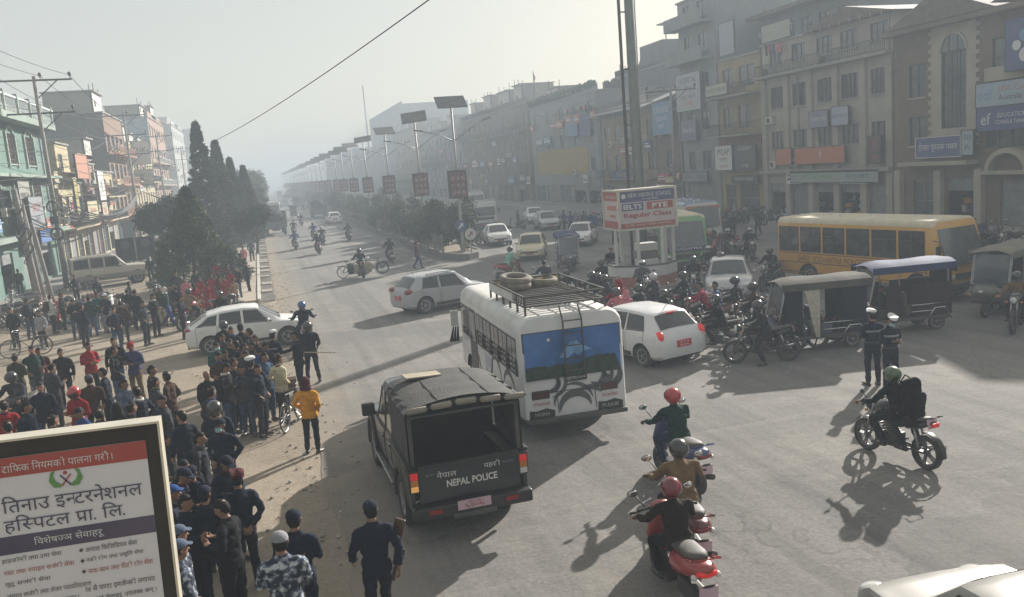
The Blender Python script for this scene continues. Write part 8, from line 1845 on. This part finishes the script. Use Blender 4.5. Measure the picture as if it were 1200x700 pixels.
# parked rows along the right hand shops and at the far side
rp = [(848, 262), (856, 256), (866, 258), (842, 268), (870, 250), (884, 252), (862, 244), (896, 250), (838, 255), (912, 248), (905, 258), (664, 258), (676, 256), (690, 258), (700, 254), (712, 256), (606, 262), (1150, 288), (1166, 284), (1182, 290), (1140, 280), (1128, 282), (730, 262), (838, 285), (848, 290)]
for i, (px, py) in enumerate(rp):
    p = G(px, py+8); twowheel('b' if i % 4 else 's', (min(p.x, 36), p.y, .15 if p.x > 33.3 else 0), random.choice((95, 80, 100, -80))+random.uniform(-12, 12), random.choice(('black', 'black', 'red', 'grey', 'blue')), 'parked %s in the hazy row %s' % (('dark ' if i % 3 else 'coloured ')+('motorcycle' if i % 4 else 'scooter'), 'left of the booth' if px < 735 else 'behind the green bus' if px < 852 else 'left of the yellow bus' if px < 900 else 'above the yellow bus roof' if px < 1000 else 'beyond the auto rickshaw'), lean=-8, group='two wheelers parked before the right hand shops')
# bicycles
p = G(33, 418); cyc0.location = (p.x, p.y, 0); cyc0.rotation_euler.z = R_(100); tag(cyc0, 'old black bicycle standing behind the left crowd beside the boy in white')
p = G(337, 500); c = dup(cyc0, (p.x+.15, p.y, 0), 160, 'silver bicycle with a basket held by the man in the cream shirt')
bs = thing('basket', 'brown cloth covered box on the bicycle by the yellow jacket', 'basket', (p.x+.1, p.y+.45, .72)); M = MB().box(-.22, .22, -.18, .18, 0, .28, mat('cardbox', (.22, .15, .10), .9, var=.2)); M.build('box', bs, bevel=.02); MB().box(-.23, .23, -.19, .19, .27, .31, cc('brown')).build('lid', bs, bevel=.01)
bike0.location = G(250, 372) ; p = G(266, 372); bike0.location = (p.x, p.y, 0); bike0.rotation_euler.z = R_(-60); tag(bike0, 'black motorcycle standing behind the white family car'); p = G(196, 356); scoot0.location = (p.x, p.y, 0); scoot0.rotation_euler.z = R_(80); tag(scoot0, 'plain dark scooter standing among the women in red')
# ------------------------------------------------------------------ people on foot: (head px, py, height, pose, facing, top, trousers, headwear, colour, label, mask)
CM = camo()
PW = [
 (57, 345, 1.70, 'hang2', -60, 'white', 'black', 'hair', None, 'young man with white sleeves and a brown backpack by the parked bikes'),
 (70, 343, 1.72, 'pockets', -80, 'black', 'black', 'hair', None, 'man in black with white shoes beside the backpack wearer'),
 (45, 363, 1.55, 'hang', 150, 'ltgrey', 'black', 'hair', None, 'boy in a pale sweatshirt beside the old bicycle'),
 (103, 346, 1.70, 'pockets', 10, 'green', 'ltjeans', 'hair', None, 'man in a dark green jacket and pale jeans, seen from behind'),
 (113, 342, 1.70, 'phone', 170, 'teal', 'ltgrey', 'hair', None, 'man in teal black looking down, grey trousers'),
 (122, 343, 1.68, 'folded', 150, 'navy', 'ltgrey', 'cap', 'white', 'man in a navy top with pale cap among the standing row'),
 (132, 360, 1.66, 'pockets', -150, 'navy', 'denim', 'hair', None, 'man in a navy jacket standing in front of the row'),
 (148, 338, 1.68, 'coat', 0, 'black', 'black', 'hair', None, 'man in a long black coat, left one of the pair'),
 (157, 339, 1.72, 'coat', -20, 'black', 'black', 'hair', None, 'man in a long black coat, right one of the pair'),
 (186, 334, 1.72, 'hang', 170, 'olive', 'cream', 'cap', 'ltgrey', 'man in an olive jacket and white trousers with a pale cap'),
 (192, 336, 1.68, 'walk', -100, 'green', 'royal', 'hood', 'white', 'person in a green top, white headscarf and bright blue trousers'),
 (201, 333, 1.68, 'stride', -120, 'dkgrey', 'black', 'hair', None, 'man in dark grey striding right beside the blue trousers'),
 (174, 301, 1.66, 'hang', 20, 'black', 'black', 'hair', None, 'dark figure in front of the old jeep bonnet'),
 (2, 316, 1.60, 'hang', 90, 'red', 'grey', 'hair', None, 'person in red at the left edge by the shop steps'),
 (20, 315, 1.70, 'hang2', 20, 'black', 'black', 'hair', None, 'man in black by the shop steps at left'),
 (36, 405, 1.72, 'pockets', -150, 'green', 'grey', 'hair', None, 'man in a greenish black jacket behind the left crowd'),
 (44, 407, 1.62, 'folded', 200, 'maroon', 'black', 'hair', None, 'person in maroon partly hidden at the left'),
 (70, 408, 1.66, 'hang', 180, 'black', 'black', 'hair', None, 'woman in a long black top and narrow trousers'),
 (102, 401, 1.66, 'folded', -150, 'red', 'black', 'hair', None, 'man with grey sleeves under a red vest, arms crossed'),
 (132, 395, 1.72, 'hang', 180, 'black', 'denim', 'hair', None, 'man in a black open jacket behind the one with outstretched arm'),
 (131, 406, 1.70, 'point', -95, 'black', 'denim', 'hair', None, 'man in black jacket and jeans holding his arm out'),
 (153, 399, 1.72, 'phone', 160, 'purple', 'khaki', 'cap', 'red', 'man with a bright red cap, purple jacket and khaki trousers'),
 (46, 447, 1.70, 'hang', 185, 'navy', 'denim', 'hair', None, 'man in dark navy facing us at the left edge'),
 (87, 452, 1.68, 'phone', 150, 'red', 'black', 'helmet', HR, 'person with red helmet and red sleeves'),
 (103, 438, 1.70, 'folded', 10, 'brown', 'black', 'cap', 'grey', 'person in brown fleece with a grey cap'),
 (143, 444, 1.66, 'folded', -120, 'bluegrey', 'black', 'hair', None, 'man in a blue grey jacket with folded hands'),
 (176, 428, 1.70, 'hang', -90, 'navy', 'black', 'hair', None, 'man in dark shirt facing the one in brown'),
 (180, 442, 1.70, 'walk', -60, 'dkgrey', 'charcoal', 'hair', None, 'man in charcoal jacket with his back to us, arm out'),
 (195, 435, 1.70, 'pockets', 70, 'brown', 'black', 'hair', None, 'man in a brown jacket turned left'),
 (241, 434, 1.60, 'hang2', 190, 'black', 'black', 'bald', None, 'elderly man in a black jacket with pale letters on the side'),
 (94, 476, 1.62, 'phone', 130, 'blue', 'black', 'hair', None, 'boy in a blue jacket near the red helmet'),
 (136, 471, 1.66, 'hang', 0, 'black', 'black', 'hood', 'black', 'hooded dark figure with back to us above the advert panel'),
 (114, 478, 1.66, 'hang', 20, 'dkbrown', 'black', 'hair', None, 'person in brown just above the advert panel edge'),
 (3, 469, 1.68, 'hang', 20, 'red', 'black', 'hair', None, 'person in a dark red jacket at the left edge above the panel'),
 (60, 486, 1.64, 'pockets', -20, 'charcoal', 'black', 'hair', None, 'dark haired person low behind the advert panel'),
 (261, 376, 1.72, 'hang', 190, 'black', 'black', 'helmet', HELM, 'helmeted man with a white mask standing by the white car', True),
 (281, 379, 1.70, 'hang', 20, 'black', 'black', 'cap', 'black', 'man in black with a black cap against the white car'),
 (260, 391, 1.64, 'hang', 160, 'dkgrey', 'black', 'hair', None, 'man in dark grey behind the green masked person'),
 (253, 401, 1.66, 'folded', 190, 'teal', 'ltjeans', 'hair', None, 'person in a pale green jacket with a green mask', True),
 (263, 410, 1.66, 'hang', 170, 'charcoal', 'black', 'hair', None, 'man in charcoal in the thick of the middle crowd'),
 (271, 419, 1.70, 'pockets', -60, 'black', 'black', 'hair', None, 'man in a black leather jacket, profile to the right'),
 (284, 402, 1.68, 'hang', -100, 'black', 'black', 'hair', None, 'dark man in the thick of the middle crowd, left rear'),
 (299, 392, 1.68, 'hang2', 120, 'maroon', 'black', 'hair', None, 'man in dark red brown near the white capped officer'),
 (296, 400, 1.66, 'hang', 100, 'brown', 'black', 'hair', None, 'man in brown in the middle crowd'),
 (279, 409, 1.66, 'folded', -60, 'dkgrey', 'denim', 'hair', None, 'man in grey in the centre of the middle crowd'),
 (302, 404, 1.68, 'hang', 30, 'blue', 'black', 'hair', None, 'man in a bright blue jacket behind the big officer'),
 (318, 386, 1.72, 'folded', -40, 'navy', 'navy', 'peak', None, 'officer with a white topped cap at the rear of the crowd'),
 (292, 417, 1.76, 'pockets', 5, 'navy', 'navy', 'peak', None, 'broad officer in navy with a white topped cap, back to us'),
 (325, 415, 1.68, 'pockets', -50, 'cream', 'black', 'hair', None, 'man in a cream shirt holding the bicycle'),
 (346, 388, 1.74, 'point', 80, 'navy', 'navy', 'hair', None, 'officer in navy pointing left at the kerb'),
 (360, 377, 1.72, 'stride', 10, 'navy', 'navy', 'helmet', HELM, 'officer with a dark riot helmet and a stick at the kerb'),
 (357, 441, 1.62, 'pockets', -25, 'yellow', 'black', 'hood', 'maroon', 'person in a yellow orange jacket with a dark red headscarf'),
 (250, 470, 1.74, 'hang', 10, 'navy', 'navy', 'helmet', HELM, 'officer with a shiny black riot helmet'),
 (257, 489, 1.70, 'pockets', 165, 'navy', 'navy', 'cap', 'navy', 'officer in navy with cap and pale face mask', True),
 (212, 481, 1.68, 'hang2', 30, 'navy', 'navy', 'hair', None, 'bareheaded man in dark navy left of the riot helmet'),
 (214, 538, 1.68, 'hang', 200, 'black', 'black', 'hair', None, 'dark haired head behind the navy cap near the panel'),
 (210, 546, 1.70, 'phone', -110, 'navy', 'navy', 'cap', 'navy', 'officer in navy cap leaning over near the panel edge'),
 (198, 567, 1.70, 'hang', -80, 'navy', 'navy', 'cap', 'blue', 'officer with blue cap half behind the advert panel'),
 (238, 568, 1.72, 'pockets', 0, 'navy', 'navy', 'cap', 'navy', 'officer in navy with cap, back to us, beside the bareheaded man'),
 (262, 584, 1.72, 'phone', 65, 'black', 'black', 'hair', None, 'bareheaded man in a black jacket looking at a phone'),
 (276, 550, 1.74, 'behind', 20, 'navy', 'navy', 'beret', 'maroon', 'officer with a maroon beret and hands behind the back'),
 (205, 614, 1.70, 'hang', -70, CM, CM, 'cap', 'bluegrey', 'officer in camouflage with a pale cap beside the panel edge'),
 (206, 631, 1.70, 'hang', -60, CM, CM, 'cap', 'bluegrey', 'camouflaged officer lowest at the panel edge'),
 (326, 622, 1.74, 'folded', 0, CM, CM, 'cap', 'ltgrey', 'broad officer in grey camouflage with a pale patterned cap, bottom centre left'),
 (342, 596, 1.74, 'folded', -12, 'navy', 'navy', 'cap', 'navy', 'officer in navy beside the camouflaged one, rifle at his side'),
 (433, 585, 1.74, 'walk', 4, 'navy', 'navy', 'cap', 'navy', 'officer in navy walking away at the bottom with a rifle slung'),
 (1022, 361, 1.74, 'folded', -15, 'navy', 'navy', 'peak', None, 'left traffic officer in navy with a white topped cap'),
 (1043, 366, 1.72, 'phone', 175, 'navy', 'navy', 'peak', None, 'right traffic officer facing us with mask and white topped cap', True),
 (487, 283, 1.62, 'walk', -80, 'maroon', 'denim', 'hair', None, 'man in dark red crossing the carriageway on foot'),
 (543, 262, 1.72, 'hang', 90, 'charcoal', 'beige', 'hair', None, 'man in pale trousers standing at the tip of the median'),
 (293, 281, 1.70, 'walk', 178, 'bluegrey', 'black', 'hair', None, 'man walking towards us on the left footpath'),
 (270, 301, 1.70, 'hang', 20, 'charcoal', 'grey', 'hair', None, 'man with a dark backpack on the footpath under the trees'),
 (281, 298, 1.72, 'hang2', 0, 'black', 'grey', 'hair', None, 'tall dark man at the right of the group under the trees'),
 (284, 288, 1.62, 'hang', 30, 'pink', 'black', 'hair', None, 'person in pale pink beyond the group under the trees'),
 (273, 326, 1.40, 'phone', 150, 'beige', 'black', 'longhair', None, 'short woman in a beige jacket with a bag near the kerb'),
 (257, 341, 1.62, 'hang', 190, 'black', 'black', 'helmet', HELM, 'person with a black helmet before the women in red'),
 (216, 326, 1.55, 'hang2', 170, 'pink', 'grey', 'longhair', None, 'woman with a pale pink top left of the women in red'),
 (205, 335, 1.60, 'hang', 10, 'black', 'black', 'hair', None, 'dark figure in the shade of the cone shaped tree'),
 (352, 560-60, 1.6, None, 0, '', '', '', None, ''),
]
for row in PW:
    px, py, h, pose, fz, top, bot, hw, hc, lab = row[:10]
    if pose is None: continue
    hh = h+(.03 if hw in ('cap', 'helmet', 'beret', 'hood') else (.06 if hw == 'peak' else .01)); p = G(px, py, hh)
    fig = person((p.x, p.y, 0), fz, pose, top, bot, hw, lab, hcol=hc, h=h, mask=len(row) > 10, bulk=1.10 if 'broad' in lab else random.uniform(.97, 1.05), shoe='ltgrey' if 'white shoes' in lab else None)
    if lab.startswith('young man with white sleeves'): backpack((p.x-.16*math.sin(R_(fz+180)), p.y+.16*math.cos(R_(fz+180)), .98), fz, cc('brown'), 'brown backpack on the young man by the parked bikes', .95)
    if lab.startswith('man with a dark backpack'): backpack((p.x, p.y-.16, 1.0), fz, cc('green'), 'dark backpack with a pale rim on the footpath walker')
EX = [(268, 396, 'black'), (288, 410, 'navy'), (276, 398, 'charcoal'), (308, 412, 'denim'), (262, 424, 'black'), (246, 452, 'dkgrey'), (283, 426, 'dkgrey'), (300, 426, 'navy'), (255, 412, 'brown'), (312, 399, 'charcoal'), (270, 382, 'navy'), (292, 384, 'dkgrey'),
 (223, 545, 'navy'), (214, 578, 'navy'), (262, 532, 'navy'), (231, 505, 'charcoal'),
 (28, 470, 'navy'), (160, 452, 'navy'), (16, 414, 'olive'), (58, 425, 'dkgrey'), (120, 430, 'navy'), (190, 462, 'dkgrey'), (8, 492, 'black'), (152, 470, 'dkbrown'),
 (84, 350, 'black'), (94, 356, 'navy'), (30, 350, 'charcoal'), (166, 352, 'dkgrey'), (178, 344, 'black'), (210, 345, 'navy'), (140, 352, 'brown'), (12, 360, 'black'), (228, 316, 'black'), (276, 312, 'navy'), (288, 306, 'charcoal'), (262, 292, 'black'), (240, 300, 'black')]
for i, (px, py, c) in enumerate(EX):
    g_ = 'middle crowd by the white car' if i < 12 else ('police knot beside the advert panel' if i < 16 else ('front crowd above the advert panel' if i < 23 else 'back rows near the parked bikes'))
    cp = (i % 2 == 0 and 12 <= i < 16); hh = 1.66+.012*(i % 6); po = ('hang', 'hang2', 'pockets', 'folded', 'phone')[i % 5]; p = G(px, py, hh+.02)
    person((p.x, p.y, 0), random.uniform(-180, 180), po, c, random.choice(('black', 'charcoal', 'denim')) if not 12 <= i < 16 else 'navy', 'cap' if cp else 'hair', '%s clad %s %s in the %s' % (c.replace('dk', 'dark '), 'capped person' if cp else ('man', 'bystander')[(i//5) % 2], {'hang': 'with hanging arms', 'hang2': 'glancing aside', 'pockets': 'with bent arms', 'folded': 'with folded hands', 'phone': 'looking down'}[po], g_), 'people in the '+g_, h=hh, hcol='navy' if cp else None)
reds = [(234, 324, 'gown', 170, 'red'), (241, 330, 'gown', 120, 'red'), (247, 321, 'gown', 200, 'red'), (255, 320, 'gown', 90, 'maroon'), (262, 323, 'gown', 150, 'red'), (252, 306, 'gown', 180, 'red'), (260, 304, 'gown', 60, 'maroon'), (266, 309, 'gown', 210, 'maroon'), (226, 332, 'gown', 30, 'red'), (244, 312, 'gown', 10, 'maroon'), (270, 316, 'gown', 170, 'red')]
rl = ['leftmost but one', 'front one in the middle', 'one behind the front pair', 'darker one in the middle', 'one next to the backpacker', 'rear one under the leaves', 'dark red rear one', 'rearmost right one', 'leftmost', 'dark red one in the tree shade', 'rightmost near the kerb']
for i, (px, py, pose, fz, c) in enumerate(reds):
    p = G(px, py, 1.58); person((p.x, p.y, 0), fz, pose, c, c, 'longhair', 'woman in a long red dress by the trees, %s' % rl[i], 'women in red by the trees', h=1.57)
# figures deep under the shops and on the right pavement
dk = [(205, 318, 0), (196, 300, 0), (188, 288, 0), (212, 300, 0), (150, 330, 0), (86, 322, 0), (112, 325, 0)]
for i, (px, py, _) in enumerate(dk):
    p = G(px, py, 1.66); person((p.x, p.y, 0), random.uniform(0, 360), random.choice(('hang', 'pockets', 'hang2')), random.choice(('black', 'charcoal', 'navy')), 'black', 'hair', ('dark bystander under the trees, nearest the women in red', 'dark bystander in the deep tree shade', 'bystander far back between trees and shops', 'bystander close behind the cone shaped tree', 'bystander beside the old jeep rear', 'bystander between the posts and the jeep', 'bystander just behind the jeep roof')[i], h=1.66)
rt = [(660, 246), (668, 248), (684, 247), (695, 249), (606, 246), (858, 250), (888, 246), (720, 256)]
for i, (px, py) in enumerate(rt):
    p = G(px, py, 1.66); person((min(p.x, 35.5), p.y, .15 if p.x > 33.2 else 0), random.uniform(0, 360), random.choice(('hang', 'walk', 'hang2')), random.choice(('charcoal', 'blue', 'grey', 'maroon')), 'black', 'hair', 'hazy bystander among the parked bikes on the right side, %s' % ('leftmost', 'second', 'third', 'fourth', 'by the jeep like car', 'left of the yellow bus', 'behind the yellow bus tail', 'just left of the booth box')[i], h=1.66)
# rifles: carried, so things of their own
def rifle(loc, rot, label):
    t = thing('rifle', label, 'rifle', loc); t.rotation_euler = rot; M = MB(); WD = mat('rifle_wood', (.07, .035, .02), .5)
    MB().box(-.02, .02, -.12, .02, -.42, -.12, WD).build('stock', t, bevel=.012); MB().box(-.018, .018, -.03, .03, -.12, .15, BLK).build('receiver', t); MB().tube([(0, 0, .12), (0, 0, .55)], .011, 8, BLK).build('barrel', t); MB().box(-.02, .02, .015, .045, .15, .36, WD).build('handguard', t, bevel=.01); MB().box(-.012, .012, .03, .09, -.06, .06, BLK).build('magazine', t)
    MB().tube([(0, -.05, -.35), (-.1, -.15, 0), (0, -.02, .35)], [(.015, .004)]*3, 6, BLK).build('sling', t)
p = G(433, 585, 1.77); rifle((p.x+.27, p.y+.02, 1.02), (R_(195), R_(8), R_(60)), 'rifle slung at the right side of the officer walking away')
p = G(342, 596, 1.77); rifle((p.x+.02, p.y-.20, .95), (R_(190), R_(18), R_(90)), 'rifle hanging on the back of the officer beside the camouflaged one')
p = G(360, 377, 1.75); st = thing('stick', 'thin wooden stick held out by the officer with the riot helmet', 'stick', (p.x-.3, p.y-.2, .95), 0); MB().tube([(0, 0, 0), (.95, -.35, -.08)], [.016, .013], 8, mat('bamboo', (.45, .38, .24), .6)).build('shaft', st); MB().tube([(0, 0, 0), (.12, -.044, -.01)], [.02, .02], 8, BLK).build('grip', st)
# tricycle style clutter near the left posts: board stand and cart
bd = thing('notice_boards', 'pair of dark standing notice boards on the verge left of the trees', 'notice board', G(162, 312)); 
for s in (-.75, .75): o = MB().box(s-.7, s+.7, -.04, .04, .5, 2.3, cc('dkbrown')).build('board', bd); MB().tube([(s, -.045, 1.8), (s, -.05, 1.8)], .35, 16, cc('grey')).build('printed_disc', o)
MB().box(-1.5, -1.44, -.04, .04, 0, 2.4, STEEL).box(1.44, 1.5, -.04, .04, 0, 2.4, STEEL).box(-.03, .03, -.04, .04, 0, 2.4, STEEL).build('frame', bd); bd.rotation_euler.z = R_(15)
tn = water_tank(G(183, 292)+Vector((0, 0, .0)), 'rusty brown drum lying low behind the notice boards', mat('rust', (.14, .06, .035), .8, var=.3)); tn.rotation_euler = (R_(90), 0, R_(60)); tn.location.z = .6
# ------------------------------------------------------------------ hazy air
hz = MB().box(-930, 930, -90, 1530, -1.8, 26.5, BLK).build('haze'); hz.data.materials.clear()
hm = bpy.data.materials.new('haze_air'); hm.use_nodes = True; nt = hm.node_tree; nt.nodes.clear()
pv = _n(nt, 'ShaderNodeVolumePrincipled'); pv.inputs['Color'].default_value = (.47, .54, .61, 1); pv.inputs['Absorption Color'].default_value = (0, 0, 0, 1); pv.inputs['Density'].default_value = .0037; pv.inputs['Anisotropy'].default_value = .15
om = _n(nt, 'ShaderNodeOutputMaterial'); nt.links.new(pv.outputs[0], om.inputs['Volume']); hz.data.materials.append(hm)
tag(hz, 'pale dusty haze hanging over the whole street', 'haze', kind='stuff')
